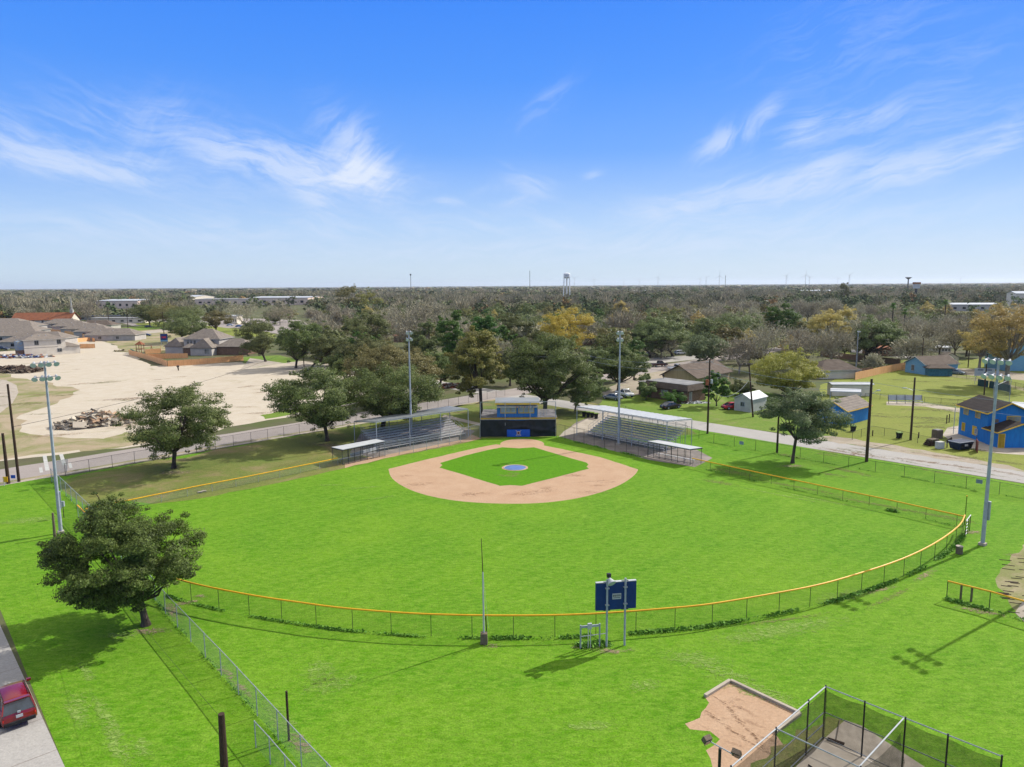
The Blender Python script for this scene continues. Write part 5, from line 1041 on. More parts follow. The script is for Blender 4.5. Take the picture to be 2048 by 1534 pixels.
def hall(label, x0, x1, yb, yt, d, wm='creamw', rm='roofmetal', cat='building', name='hall', rise=.12):
    p, q = G(x0, yb), G(x1, yb); h = hgt((p+q)/2, yt); w = (q-p).length
    return house(name, label, p, ang2(p, q), w, d, h*.86, max(.3, h*rise), 'x', 0, wm, rm, None, .6, cat=cat, wins=[('f', w*(.1+.16*k), h*.4, w*.05, h*.25, 'darkst') for k in range(6)])
hall('large school hall with a white roof edge behind the parking lot', 193, 276, 617, 599, 60, 'pinkw', 'white', 'school', 'school_hall')
hall('dark-roofed covered walkway block in front of the school hall', 150, 300, 640, 631, 18, 'greysiding', 'darkst', 'school', 'school_wing')
hall('low cream school wing behind the parking lot', 183, 290, 646, 635, 14, 'creamw', 'felt', 'school', 'school_wing')
hall('long white-roofed school block above the oaks', 290, 350, 606, 597, 50, 'creamw', 'white', 'school', 'school_block')
hall('domed pale school gymnasium on the skyline of oaks', 342, 388, 604, 593, 60, 'creamw', 'white', 'school', 'school_gym', .35)
hall('wide pink masonry school block right of the gymnasium', 390, 500, 610, 597, 60, 'pinkw', 'felt', 'school', 'school_block')
hall('pink masonry hall at the right end of the school', 500, 616, 610, 593, 60, 'pinkw', 'white', 'school', 'school_hall')
hall('white-roofed shed between the trees right of the school', 640, 662, 650, 638, 12, 'creamw', 'white', 'shed', 'far_shed')
hall('low white canopy behind the distant parked cars', 448, 474, 648, 630, 8, 'creamw', 'white', 'shelter', 'far_canopy')
hall('pale roofed house behind the golden tree', 1168, 1228, 690, 672, 14, 'brick', 'felt', 'house', 'far_house', .3)
hall('house with a pinkish roof behind the lit lamp heads', 1222, 1262, 668, 655, 12, 'brick', 'felt', 'house', 'far_house', .3)
hall('long flat white warehouse roof among the far trees at centre right', 1381, 1470, 614, 604, 60, 'creamw', 'white', 'warehouse', 'warehouse')
hall('short white warehouse with a rooftop unit among far trees', 1528, 1562, 613, 602, 40, 'creamw', 'white', 'warehouse', 'warehouse')
hall('cream warehouse roof on the far wooded plain near the water tower', 1262, 1290, 588, 580, 60, 'creamw', 'white', 'warehouse', 'warehouse')
hall('bright row of white industrial roofs at far right', 1600, 1660, 592, 580, 80, 'creamw', 'white', 'warehouse', 'warehouse')
hall('long white warehouse before the grain building', 1898, 2014, 622, 607, 50, 'greysiding', 'white', 'warehouse', 'warehouse')
hall('tall pale grain elevator at the right edge', 2030, 2110, 616, 582, 20, 'creamw', 'roofmetal', 'building', 'grain_elevator')
hall('low white-roofed house behind the bare trees at right', 1880, 1950, 672, 655, 16, 'creamw', 'felt', 'house', 'far_house')
hall('pale cottage roof between the palms and the bare trees', 1800, 1850, 682, 664, 12, 'creamw', 'felt', 'house', 'far_house', .3)
hall('white carport behind the dark plank fence', 1863, 1902, 704, 694, 8, 'creamw', 'white', 'carport', 'carport')
hall('low pale house roofs beyond the bare trees', 1830, 1900, 700, 684, 10, 'creamw', 'felt', 'house', 'far_house', .3)
hall('brown-roofed house behind the dark plank fence', 1748, 1800, 712, 694, 10, 'brick', 'rust', 'house', 'far_house', .3)
hall('rust-roofed house half hidden left of the mid light pole lamps', 788, 838, 684, 670, 12, 'brick', 'rust', 'house', 'far_house', .3)
# rooftops scattered through the woods
RS = random.Random(11)
for k in range(34):
    y = RS.choice([RS.uniform(596, 640), RS.uniform(584, 604)]); x = RS.uniform(640, 2030)
    if 700 < x < 1240 and y > 620: y = 600
    w = RS.uniform(12, 22)
    side = ['left', 'centre left', 'centre', 'centre right', 'right'][min(4, int(x/410))]
    rmn = RS.choice(['felt', 'shingle', 'shingleb', 'white', 'roofmetal', 'felt'])
    house('far_house', f'{dict(felt="pale", shingle="grey", shingleb="brown", white="white", roofmetal="metal")[rmn]}-roofed house glimpsed in the {side} woods', G(x, y), RS.uniform(-.5, .5), w, 9, 2.8, 2.0, 'x', .7, RS.choice(['creamw', 'brick', 'greysiding']), rmn, None, .5, wins=[('f', w*.3, 1.5, 1.2, 1.1)])['group'] = 'roofs scattered through the woods'
# water tower, turbines, masts
wp = ray(1133, 700); wt = Vector((wp.x/wp.y*885, 885, 0)); t = thing('water_tower', 'pale water tower on slender legs rising above the woods', 'water tower', wt)
HT = 40.6; b = MB(); rings = []
for (r_, z) in ((.5, HT-7), (2.6, HT-6.7), (3.9, HT-5.6), (4.1, HT-4.6), (4.1, HT-1.6), (3.7, HT-.7), (2.2, HT-.2), (.3, HT)): rings.append([(r_*math.cos(2*math.pi*i/24), r_*math.sin(2*math.pi*i/24), z) for i in range(24)])
tk = b.loft(rings).build('tank', M['twhite'], t, smooth=False)
b = MB(); b.box((-.9, -4.05, HT-3.0), (2.1, .25, .6)); b.box((1.3, -3.95, HT-3.0), (1.2, .25, .6)); b.build('tank_lettering', mat('faded_letters', (130, 134, 138), None, 1, .8, k=1.2), tk)
for i in range(6):
    a = i*math.pi/3+.3; MB().beam((5.2*math.cos(a), 5.2*math.sin(a), 0), (3.8*math.cos(a), 3.8*math.sin(a), HT-5.2), .3, 6).build('leg', M['twhite'], t)
MB().beam((0, 0, 0), (0, 0, HT-6.5), .5, 8).build('riser_pipe', M['whitep'], t)
b = MB()
for z in (12, 22): b.path([((5.2-z*.04)*math.cos(i*math.pi/3+.3), (5.2-z*.04)*math.sin(i*math.pi/3+.3), z) for i in range(7)], .18, 4)
b.build('brace', M['whitep'], t)
def turbine(px, pyt, dist, w, rot):
    q = ray(px, 700); c = Vector((q.x/q.y*dist, dist, 0)); h = (hgt(c, pyt)*.72 if 0 else 78); t = thing('wind_turbine', w, 'wind turbine', c)
    MB().beam((0, 0, 0), (0, 0, 80), 1.9, 8, 1.1).build('tower', M['white'], t); MB().box((0, 0, 81), (4, 9, 4)).build('nacelle', M['white'], t)
    for k in range(3):
        a = rot+k*2.094; MB().beam((0, -5, 81), (41*math.cos(a), -5, 81+41*math.sin(a)), 1.0, 5, .3).build('blade', M['white'], t)
for (px, pyt, ds, w, rt_) in ((1313, 545, 5600, 'lone hazy turbine right of the water tower', 1.2), (1408, 545, 5800, 'hazy turbine above the centre-right warehouses', .4), (1434, 543, 5000, 'tallest turbine of the centre-right pair', 1.57), (1566, 545, 5200, 'hazy turbine left of the right-hand pair', .9), (1604, 543, 4900, 'sharp turbine above the bright industrial roofs', 1.5), (1612, 549, 6600, 'small turbine close beside the sharp one', .2), (1690, 545, 5100, 'turbine above the tall dark horizon tree', .7), (1396, 550, 7400, 'faint small turbine at the centre', 1.1), (1148, 550, 6000, 'faint turbine just right of the water tower', .5), (1187, 552, 7200, 'faint distant turbine between tower and lone turbine', 1.9), (1668, 552, 8200, 'faint turbine left of the tall horizon tree', .1), (1276, 553, 8600, 'faintest turbine left of the lone one', .8), (1910, 553, 8800, 'faint turbine at far right', 1.3), (1246, 553, 9000, 'small faint turbine above the cream warehouse', .3)):
    turbine(px, pyt, ds, w, rt_)
def mast(px, dist, h, lab, knob=True, r=.35):
    q = ray(px, 700); t = thing('radio_mast', lab, 'mast', Vector((q.x/q.y*dist, dist, 0))); MB().beam((0, 0, 0), (0, 0, h), r, 6).build('shaft', M['darkst'], t)
    if knob: MB().beam((0, 0, h-1), (0, 0, h+1.2), r*3.2, 8).build('antenna_head', M['darkst'], t)
mast(825, 1050, 42, 'dark mast with a knob top standing alone over the left-centre woods'); mast(1060, 2600, 78, 'thin tall mast left of the water tower', False, .8); mast(1446, 1900, 48, 'thin mast right of the turbine pair', False, .5)
q = ray(1807, 700); t = thing('water_tower', 'small dark mushroom-shaped water tower on the right skyline', 'water tower', Vector((q.x/q.y*1500, 1500, 0))); MB().beam((0, 0, 0), (0, 0, 34), 1.2, 8).build('stem', M['darkst'], t); MB().beam((0, 0, 33), (0, 0, 37), 2, 14, 7).build('tank', M['darkst'], t)
q = ray(1824, 700); t = thing('cell_tower', 'red and white banded tower on the right skyline', 'tower', Vector((q.x/q.y*900, 900, 0))); MB().beam((0, 0, 0), (0, 0, 18), 1.4, 6).build('lower_shaft', M['darkst'], t); MB().box((0, 0, 21), (7, 4, 5)).build('platform', M['white'], t); MB().box((0, 0, 25), (8, 4.5, 2.5)).build('red_band', M['rust'], t)
# ------------------------------------------------------------------ small things on the right
t = thing('dumpster', 'open navy blue dumpster beside the rusty screen', 'dumpster', G(1921, 898), RU+1.2)
MB().loft([[(x*1.35, y*.75, .15) for x, y in ((-1, -1), (1, -1), (1, 1), (-1, 1))], [(x*1.6, y*.95, 1.25) for x, y in ((-1, -1), (1, -1), (1, 1), (-1, 1))]]).build('body', mat('dumpster_navy', (34, 48, 78), (26, 38, 62), 2, .6, k=1.1), t)
b = MB(); b.path([(-1.6, -.95, 1.27), (1.6, -.95, 1.27), (1.6, .95, 1.27), (-1.6, .95, 1.27), (-1.6, -.95, 1.27)], .06, 4); b.build('rim', M['pole'], t)
MB().box((0, 0, 1.2), (2.9, 1.6, .05)).build('inside_shade_sheet', M['black'], t); MB().box((0, -.9, .8), (.7, .04, .35), 0, -.15).build('sticker', M['white'], t)  # black sheet below the rim stands in for the shade inside the dumpster
for x in (-.9, .9): MB().box((x, -.99, .7), (.25, .18, .5)).build('fork_pocket', M['black'], t)
t = thing('rusty_screen', 'rust-red boarded screen leaning beside the dumpster', 'screen', G(1953, 903), 1.1); MB().box((0, 0, .9), (2.3, .08, 1.8)).build('panel', mat('rust_board', (150, 84, 64), (120, 66, 52), 2, .9, k=1.2), t); MB().beam((1.1, 0, 0), (1.1, 0, 2.0), .06).build('post', M['darkst'], t)
t = thing('white_cooler', 'white box-shaped cooler on the grass left of the dumpster', 'cooler', G(1879, 897), .2); MB().box((0, 0, .5), (1.1, .75, 1.0)).build('body', M['white'], t, bevel=.05); MB().box((0, 0, 1.05), (1.14, .8, .12)).build('lid', M['whitep'], t, bevel=.03)
t = thing('brick_stack', 'grey block stack standing behind the timber pile', 'stack', G(1874, 876), .3); MB().box((0, 0, .7), (1.3, 1.1, 1.4)).build('blocks', M['woodg'], t, bevel=.05); MB().box((0, 0, 1.42), (1.1, .9, .1)).build('top_block', M['felt'], t)
t = thing('timber_pile', 'untidy dark timber pile left of the white cooler', 'timber pile', G(1865, 890), .2)
for k in range(4): MB().box((0, 0, .12+.26*k), (2.3-.25*k, 1.3-.1*k, .22), .05*k).build('board', M['woodg' if k == 3 else 'wood'], t)
t = thing('small_round_sign', 'leaning board with a white round sign beside the dumpster', 'sign', G(1895, 895)); MB().box((.2, 0, 1.2), (1.2, .1, .5), .4, 0, -.3).build('board', M['wood'], t); MB().beam((-.2, -.1, .0), (-.2, -.1, 1.3), .05).build('post', M['wood'], t); MB().beam((-.2, -.18, .85), (-.2, -.14, .85), .2, 12).build('disc', M['white'], t)
def bin_(label, p):
    t = thing('trash_bin', label, 'bin', p); MB().loft([[(x*.28, y*.28, .1) for x, y in ((-1, -1), (1, -1), (1, 1), (-1, 1))], [(x*.38, y*.4, 1.0) for x, y in ((-1, -1), (1, -1), (1, 1), (-1, 1))]]).build('body', M['black'], t)
    MB().box((0, 0, 1.04), (.84, .88, .1)).build('lid', MC['lime_lid'], t); MB().beam((-.3, .3, .12), (.3, .3, .12), .12, 8).build('wheel', M['black'], t)
bin_('dark bin with a lime lid in front of the park fence', G(1798, 877)); bin_('dark bin with a lime lid by the blue shed fence', G(1706, 863))
for k, (px, py) in enumerate(((1893, 847), (1898, 845), (1837, 876), (1745, 872))):
    tag(MB().beam((0, 0, 0), (0, 0, 1.6 if k < 2 else 1.0), .09, 6).build('bollard_post', M['wood'], loc=G(px, py)), ['left dark post of the pair left of the blue building', 'right dark post of the pair left of the blue building', 'short dark post at the park fence foot right of the brown lamp pole', 'short dark post at the park fence foot beside the blue shed'][k], 'post')
t = thing('players_bench', 'long white backed bench shelter on the park lawn', 'bench', G(1777, 807), -.07); Lb = (G(1852, 812)-G(1777, 807)).length
MB().box((Lb/2, .4, 1.25), (Lb, .08, 1.1)).build('back_panel', M['white'], t); MB().box((Lb/2, -.1, .5), (Lb, .4, .08)).build('seat', M['alum'], t)
for k in range(5): MB().beam((Lb*k/4, 0, 0), (Lb*k/4, .4, 1.9), .05).build('leg', M['darkst'], t)
t = thing('scoreboard_sign', 'white sign board on two posts by the far park fence', 'sign board', G(1948, 768), -.2); p = G(1948, 768); MB().box((2.2, 0, 3.1), (4.6, .15, 1.9)).build('panel', M['white'], t)
for x in (.2, 4.2): MB().beam((x, .1, 0), (x, .1, 3.6), .06).build('post', M['white'], t)
b = MB()
for k in range(2):
    for j in range(4): b.box((.7+k*1.9+j*.33, -.1, 3.65), (.24, .03, .3))
b.box((2.2, -.1, 2.8), (.2, .03, .7)); b.build('sign_print', M['navy'], t)
t = thing('screened_fence', 'dark green screened fence panels before the amber sycamore', 'fence', G(1955, 772)); o = G(1955, 772)
M['dgreen'] = mat('green_screen', (40, 78, 78), (30, 62, 66), 1, .8, k=1.2)
for a, c in (((1955, 772), (1976, 776)), ((1978, 776), (2018, 785)), ((2018, 785), (2021, 790))):
    p, q_ = G(*a)-o, G(*c)-o; d = q_-p; MB().box((p+q_)/2+Vector((0, 0, .95)), (d.length, .06, 1.7), math.atan2(d.y, d.x)).build('screen_panel', M['dgreen'], t)
t = thing('far_backstop', 'tall thin wire backstop behind the blue building roof', 'backstop', G(1990, 820)); o = G(1990, 820)
p, q_ = G(1985, 812)-o, G(2018, 808)-o
for x in (p, q_): MB().beam(x, x+Vector((0, 0, 5.4)), .06).build('post', M['galv'], t)
MB().beam(p+Vector((0, 0, 4.2)), q_+Vector((0, 0, 5.4)), .06).build('top_rail', M['white'], t)
b = MB(); netquad(b, p, q_, .1, 4.6); b.build('wire_mesh', M['net'], t)
canopy('low pale canopy behind the blue two-storey building', [G(2015, 815, 2.4), G(2070, 822, 2.4), G(2075, 806, 2.4), G(2025, 803, 2.4)], [(0, 0), (1, 0), (0, 1), (1, 1)], m='white')
canopy('flat white shade roof behind the blue shed ridge', [G(1661, 782, 2.7), G(1722, 784, 2.7), G(1722, 778, 2.7), G(1661, 776, 2.7)], [(0, 0), (1, 0), (0, 1), (1, 1)], m='white')
# playset, sign, rubble
t = thing('playset', 'wooden playset tower with a green slide in the fenced yard', 'playset', G(281, 706)); b = MB()
for x in (-1, 1):
    for y in (-1, 1): b.beam((x, y, 0), (x, y, 3.4), .12, 4)
b.build('frame', M['rust'], t); MB().box((0, 0, 1.6), (2.4, 2.4, .2)).build('deck', M['rust'], t)
MB().loft([[(-1.5, -1.5, 3.4), (1.5, -1.5, 3.4), (1.5, 1.5, 3.4), (-1.5, 1.5, 3.4)], [(-.1, -.1, 4.7), (.1, -.1, 4.7), (.1, .1, 4.7), (-.1, .1, 4.7)]]).build('roof', M['rust'], t)
MB().box((-2.4, -.2, .9), (3.0, .8, .12), 0, 0, .5).build('slide', mat('green_slide', (30, 140, 90), None, 2, .4), t)
MB().beam((1, 0, 3), (4.5, 0, 3), .1, 4).beam((4.5, -1, 0), (4.5, 0, 3), .1, 4).beam((4.5, 1, 0), (4.5, 0, 3), .1, 4).build('swing_beam', M['rust'], t)
t = thing('yard_sign', 'dark blue and red advertising board beside the road left of the grey house', 'sign board', G(329, 690), .05); MB().box((0, 0, 3.3), (3.2, .12, 3.6)).build('panel', M['navy'], t); MB().box((0, -.08, 3.5), (2.0, .05, .9)).build('red_emblem', mat('sign_red', (190, 60, 90), None, 2, .6, k=1.2), t); MB().box((0, -.08, 1.95), (3.2, .05, .5)).build('light_strip', M['paleblue'], t)
for x in (-1.3, 1.3): MB().beam((x, .1, 0), (x, .1, 2), .08).build('post', M['white'], t)
def heap(name, label, cen, rx, ry, h, n, mats, smin, smax, rot, cat, flat=.35, seed=3):
    rr = random.Random(seed); bs_ = [MB() for _ in mats]; c = cen
    mound = MB(); k = 14; vs = [(0, 0, h*.75)]
    for ring in (.45, .8, 1.05):
        for i in range(k):
            a = 2*math.pi*i/k; x, y = rx*ring*math.cos(a), ry*ring*math.sin(a); vs.append((x*math.cos(rot)-y*math.sin(rot), x*math.sin(rot)+y*math.cos(rot), max(-.03, h*.75*(1-ring)*rr.uniform(.7, 1.2))))
    mound.add(vs, [(0, 1+i, 1+(i+1) % k) for i in range(k)]+[(1+r*k+i, 1+(r+1)*k+i, 1+(r+1)*k+(i+1) % k, 1+r*k+(i+1) % k) for r in range(2) for i in range(k)])
    o = mound.build(name, M[mats[0]], loc=c)
    for _ in range(n):
        a = rr.uniform(0, 6.28); r = math.sqrt(rr.random()); x, y = rx*r*math.cos(a), ry*r*math.sin(a)
        s = rr.uniform(smin, smax); mb = bs_[rr.randrange(len(mats))]
        mb.box((x*math.cos(rot)-y*math.sin(rot), x*math.sin(rot)+y*math.cos(rot), h*(1-r)*.9+s*.1), (s, s*rr.uniform(.5, .9), s*rr.uniform(.12, flat)), rr.uniform(0, 3), rr.uniform(-.6, .6), rr.uniform(-.6, .6))
    for mb, mm in zip(bs_, mats):
        if mb.v: mb.build('chunks', M[mm], o)['kind'] = 'stuff'
    tag(o, label, cat, None, 'stuff'); return o
heap('rubble_heap', 'heap of broken concrete slabs on the sandy lot', G(192, 849), 7.2, 3.4, 2.7, 340, ['gravel', 'infdirt', 'conc', 'lot', 'woodg'], .4, 1.7, .55, 'rubble')
t = thing('concrete_slab', 'large pale slab leaning on the front of the rubble heap', 'slab', G(160, 858)); MB().box((0, 0, .75), (2.2, 1.6, .2), .6, .6, .15).build('slab', M['conc'], t, bevel=.03)
heap('brush_heap', 'flat heap of cut branches on the sandy lot left of the light pole head', G(35, 742), 9, 5, 1.2, 380, ['wood', 'woodg'], .8, 2.5, -.5, 'brush', .14, 8)
heap('site_rubbish', 'scattered building rubbish below the blue-wrapped house wall', G(25, 715), 15, 4, 1.0, 300, ['white', 'woodg', 'rust', 'navy', 'conc'], .4, 1.6, .1, 'rubbish', .5, 5)
heap('soil_heap', 'low heap of turned soil along the edge of the sandy lot', G(250, 703), 6, 2, .9, 30, ['lotveg', 'wood'], .3, .9, -.3, 'soil', .5, 6)
heap('street_rubbish', 'rubbish and cut wood beside the street under the far oaks', G(893, 775), 5, 2.4, 1.0, 90, ['woodg', 'conc', 'rust'], .3, 1.1, .7, 'rubbish', .5, 7)
heap('yard_rubbish', 'pale odds and ends along the brick building wall', G(1392, 806), 3.2, .8, .4, 60, ['white', 'black', 'felt'], .15, .5, .1, 'rubbish', .6, 9)
# ------------------------------------------------------------------ trees
def npmesh(name, v, f, m):
    me = bpy.data.meshes.new(name); n = len(v); k = len(f); w = f.shape[1]
    me.vertices.add(n); me.vertices.foreach_set('co', v.astype(np.float32).ravel()); me.loops.add(k*w); me.loops.foreach_set('vertex_index', f.astype(np.int32).ravel())
    me.polygons.add(k); me.polygons.foreach_set('loop_start', np.arange(0, k*w, w, dtype=np.int32)); me.polygons.foreach_set('loop_total', np.full(k, w, dtype=np.int32))
    me.update(calc_edges=True); me.materials.append(m); return me
def quads(c, nrm, size, rg, asp=1.0, droop=0.0):
    """leaf quads at c, facing about nrm"""
    n = len(c); nrm = nrm+rg.normal(0, .55, (n, 3)); nrm /= np.linalg.norm(nrm, axis=1)[:, None]+1e-9
    t = rg.normal(0, 1, (n, 3)); t -= nrm*(t*nrm).sum(1)[:, None]; t /= np.linalg.norm(t, axis=1)[:, None]+1e-9; b = np.cross(nrm, t)
    s = (size*rg.uniform(.6, 1.35, n))[:, None]
    v = np.stack([c-t*s*.5*asp, c-b*s*.36, c+t*s*.5*asp, c+b*s*.36], 1).reshape(-1, 3)
    return v, np.arange(n*4).reshape(-1, 4)
def crown(rg, R, zb, zt, shape, ncl, nleaf, leaf, lump=.26, lop=None, low=.0):
    """clumps spread in a crown volume; returns leaf quads and clump centres"""
    cs = []; hh = zt-zb
    while len(cs) < ncl:
        p = rg.uniform(-1, 1, 3); r = np.linalg.norm(p)
        if r > 1 or r < .42: continue
        x, y, z = p
        if shape == 'dome': # broad top, flat ragged base
            zz = (z*.5+.5); k = (1-max(0, zz-.45)**2*1.9) if zz > .45 else (.80+.44*zz); sx = k
        elif shape == 'big': zz = z*.5+.5; sx = min(1, .66+.9*zz) if zz < .5 else 1-(zz-.5)**2*1.2
        elif shape == 'oval': zz = z*.5+.5; sx = .92
        elif shape == 'cone': zz = z*.5+.5; sx = 1.05-.6*zz
        elif shape == 'vase': zz = z*.5+.5; sx = .55+.5*zz
        c = np.array([x*R*sx, y*R*sx, zb+hh*(.08+.86*zz)])
        if lop is not None: c[:2] += np.array(lop)*R*(rg.random()**2)
        cs.append(c)
    cs = np.array(cs); rad = R*lump*.88*rg.uniform(.6, 1.35, ncl); m0 = np.array([0, 0, zb+hh*.45])
    ns = int(ncl*1.3); pick = rg.integers(0, ncl, ns); dv = cs[pick]-m0; dv /= np.linalg.norm(dv, axis=1)[:, None]+1e-9; dv += rg.normal(0, .35, (ns, 3)); small = cs[pick]+dv*(rad[pick]*rg.uniform(.7, 1.15, ns))[:, None]
    full = cs; cs = np.concatenate([cs, small]); rad = np.concatenate([rad, R*lump*.34*rg.uniform(.6, 1.4, ns)]); ncl = len(cs)
    w = rad**2; cnt = rg.multinomial(nleaf, w/w.sum()); V = []; Fq = []; off = 0
    idx = np.repeat(np.arange(ncl), cnt); d = rg.normal(0, 1, (nleaf, 3)); d /= np.linalg.norm(d, axis=1)[:, None]
    d[:, 2] = np.where(d[:, 2] < -.25, d[:, 2]*.5, d[:, 2]); rr = rad[idx]*rg.uniform(.35, 1.0, nleaf)**.5*rg.uniform(.75, 1.18, nleaf)
    c = cs[idx]+d*rr[:, None]*np.array([1, 1, .72]); mid = np.array([0, 0, zb+hh*.35])
    out = c-mid; out /= np.linalg.norm(out, axis=1)[:, None]+1e-9
    ok = c[:, 2] > zb*.55; c, out, d = c[ok], out[ok], d[ok]
    v, f = quads(c, d*.7+out*.6+np.array([0, 0, .25]), leaf, rg); return v, f, full
def limbs(rg, cs, r0, zfork, n=12, lean=(0, 0), ht=None):
    b = MB(); top = Vector((lean[0], lean[1], zfork)); 
    segs = 5; pts = [Vector((lean[0]*(i/segs)**1.4, lean[1]*(i/segs)**1.4, zfork*i/segs)) for i in range(segs+1)]; pts[0].z = -.03
    for i in range(segs): b.beam(pts[i], pts[i+1], r0*(1.35-.5*min(1, i/1.3)) if i < 2 else r0*.85, 9, r0*(1.35-.5*min(1, (i+1)/1.3)) if i < 1 else r0*.85)
    sel = rg.choice(len(cs), min(n, len(cs)), replace=False); L = MB()
    for k in sel:
        e = Vector(cs[k]); e.z -= .2; m1 = top.lerp(e, .4)+Vector(rg.normal(0, .25, 3)); m1.z = top.z+(e.z-top.z)*.3; m2 = top.lerp(e, .75)+Vector(rg.normal(0, .2, 3))
        rb = r0*rg.uniform(.3, .55); L.beam(top-Vector((0, 0, .1)), m1, rb, 6, rb*.75); L.beam(m1, m2, rb*.75, 5, rb*.45); L.beam(m2, e, rb*.45, 4, rb*.15)
    b.v_off = 0; b.add(L.v, L.f); return b
def tree_parts(kind, seed, Hh, R, zb, nleaf, leaf, lm, bark='bark', shape='dome', ncl=60, lump=.27, r0=.3, lean=(0, 0), nl=12, lop=None, zf=None):
    rg = np.random.default_rng(seed); v, f, cs = crown(rg, R, zb, Hh, shape, ncl, nleaf, leaf, lump, lop)
    v += np.array([lean[0], lean[1], 0]); cs = cs+np.array([lean[0], lean[1], 0])
    tb = limbs(rg, cs, r0*.82, zf or zb*.95, nl, (lean[0]*.25, lean[1]*.25)); tm = bpy.data.meshes.new('trunk'); tm.from_pydata(tb.v, [], tb.f); tm.update(); tm.materials.append(M[bark])
    return tm, npmesh('crown', v, f, M[lm])
def put_tree(meshes, loc, label, name='tree', rz=0.0, sc=(1, 1, 1), group=None, cat='tree', cm=None):
    t = thing(name, label, cat, loc, rz, group); t.scale = sc
    for nm, me in zip(('trunk', 'crown'), meshes):
        if me is None: continue
        o = bpy.data.objects.new(nm, me); C.objects.link(o); o.parent = t
        if cm and nm == 'crown': o.material_slots[0].link = 'OBJECT'; o.material_slots[0].material = cm
    return t
def sized(px, py, ty, wpx, dist_shift=0):
    b = G(px, py); Hh = hgt(b, ty); D = b.y*math.cos(PT)-(0-H)*math.sin(PT); return b, Hh, wpx/F*(b.y*math.cos(PT)+(H-Hh*.6)*math.sin(PT))/2
def hero(label, px, py, ty, x0, x1, zb, lm, seed, leaf, nleaf, **kw):
    """x0,x1: where the crown's sides show in the photograph, in its pixels; zb: crown base height"""
    b, Hh, R = sized(px, py, ty, x1-x0); zb = zb*.78; D = R*2/(x1-x0); cx = ((x0+x1)/2-px)*D*.9
    nm = kw.pop('name', 'oak_tree'); ln = kw.pop('lean', (cx, 0))
    if 'shape' not in kw: kw['shape'] = 'big'; Hh *= .97
    if D and False: pass
    ms = tree_parts('', seed, Hh-.0, R*.88, zb, int(nleaf*(1.3 if py > 1000 else 1.7)), leaf*.76, lm, lean=ln, **kw); return put_tree(ms, b, label, nm)
# the near and middle trees one can tell apart
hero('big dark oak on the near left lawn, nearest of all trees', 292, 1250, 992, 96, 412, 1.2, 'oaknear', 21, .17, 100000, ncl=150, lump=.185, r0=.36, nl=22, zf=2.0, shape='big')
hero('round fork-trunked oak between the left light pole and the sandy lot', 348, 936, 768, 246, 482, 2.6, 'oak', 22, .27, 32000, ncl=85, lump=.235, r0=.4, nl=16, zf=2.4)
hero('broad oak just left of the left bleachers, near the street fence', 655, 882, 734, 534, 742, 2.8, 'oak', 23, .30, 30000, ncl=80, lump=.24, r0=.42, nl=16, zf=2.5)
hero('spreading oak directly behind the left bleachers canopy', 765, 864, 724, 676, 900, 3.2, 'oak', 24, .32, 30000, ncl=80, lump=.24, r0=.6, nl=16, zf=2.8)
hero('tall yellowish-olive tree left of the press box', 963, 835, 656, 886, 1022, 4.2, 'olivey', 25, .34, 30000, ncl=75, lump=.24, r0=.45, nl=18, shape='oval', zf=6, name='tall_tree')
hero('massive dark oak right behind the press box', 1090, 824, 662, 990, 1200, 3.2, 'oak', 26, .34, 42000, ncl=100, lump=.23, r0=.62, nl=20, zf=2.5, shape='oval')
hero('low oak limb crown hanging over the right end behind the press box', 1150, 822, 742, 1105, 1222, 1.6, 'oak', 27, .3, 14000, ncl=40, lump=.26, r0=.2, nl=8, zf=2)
hero('leaning grey-green oak standing alone inside the right street fence', 1585, 926, 778, 1520, 1690, 3.6, 'oakgrey', 28, .26, 26000, ncl=70, lump=.25, r0=.3, nl=12, zf=3.5)
hero('dark oak behind the grey sedan and white pickup', 1236, 782, 688, 1180, 1305, 2.8, 'oak', 29, .38, 22000, ncl=70, lump=.25, r0=.45, nl=12)
hero('lime green tree between the slanting pole and the grey oak', 1575, 792, 702, 1496, 1650, 1.0, 'lime', 30, .36, 22000, ncl=60, lump=.26, r0=.25, nl=14, name='lime_tree')
hero('large amber sycamore at the right edge, its pale trunk before the teal barn', 2012, 770, 607, 1930, 2095, 7.5, 'orange', 31, .40, 17000, ncl=90, lump=.22, r0=.75, nl=26, bark='barkp', shape='oval', name='sycamore_tree', zf=6)
hero('second amber sycamore behind the large one near the gravel drive', 1958, 738, 640, 1915, 2010, 5.0, 'orange', 32, .42, 7000, ncl=50, lump=.24, r0=.5, nl=20, bark='barkp', shape='oval', name='sycamore_tree')
hero('amber and olive tree left of the big dark oak behind the brown fence', 1662, 724, 612, 1608, 1716, 6, 'orange', 33, .45, 13000, ncl=70, lump=.23, r0=.5, nl=22, bark='barkp', shape='oval', name='sycamore_tree')
hero('big dark oak with a leaning trunk behind the grey two-lamp light pole', 1728, 728, 636, 1688, 1815, 5, 'oakb', 34, .5, 18000, ncl=70, lump=.25, r0=.8, nl=12)
hero('round glossy green tree in front of the tan house roof', 1433, 812, 741, 1400, 1462, 1.2, 'green', 35, .3, 12000, ncl=45, lump=.27, r0=.2, nl=8, shape='oval', name='round_tree')
hero('dark ivy-covered bush against the left end of the brick building', 1292, 800, 747, 1266, 1318, .3, 'oak', 36, .3, 9000, ncl=40, lump=.3, r0=.15, nl=5, shape='oval', name='large_shrub')
hero('low dark shrubs spilling along the brick wall beneath the white window', 1352, 806, 782, 1322, 1378, .2, 'green', 37, .25, 6000, ncl=30, lump=.3, r0=.08, nl=4, name='large_shrub')
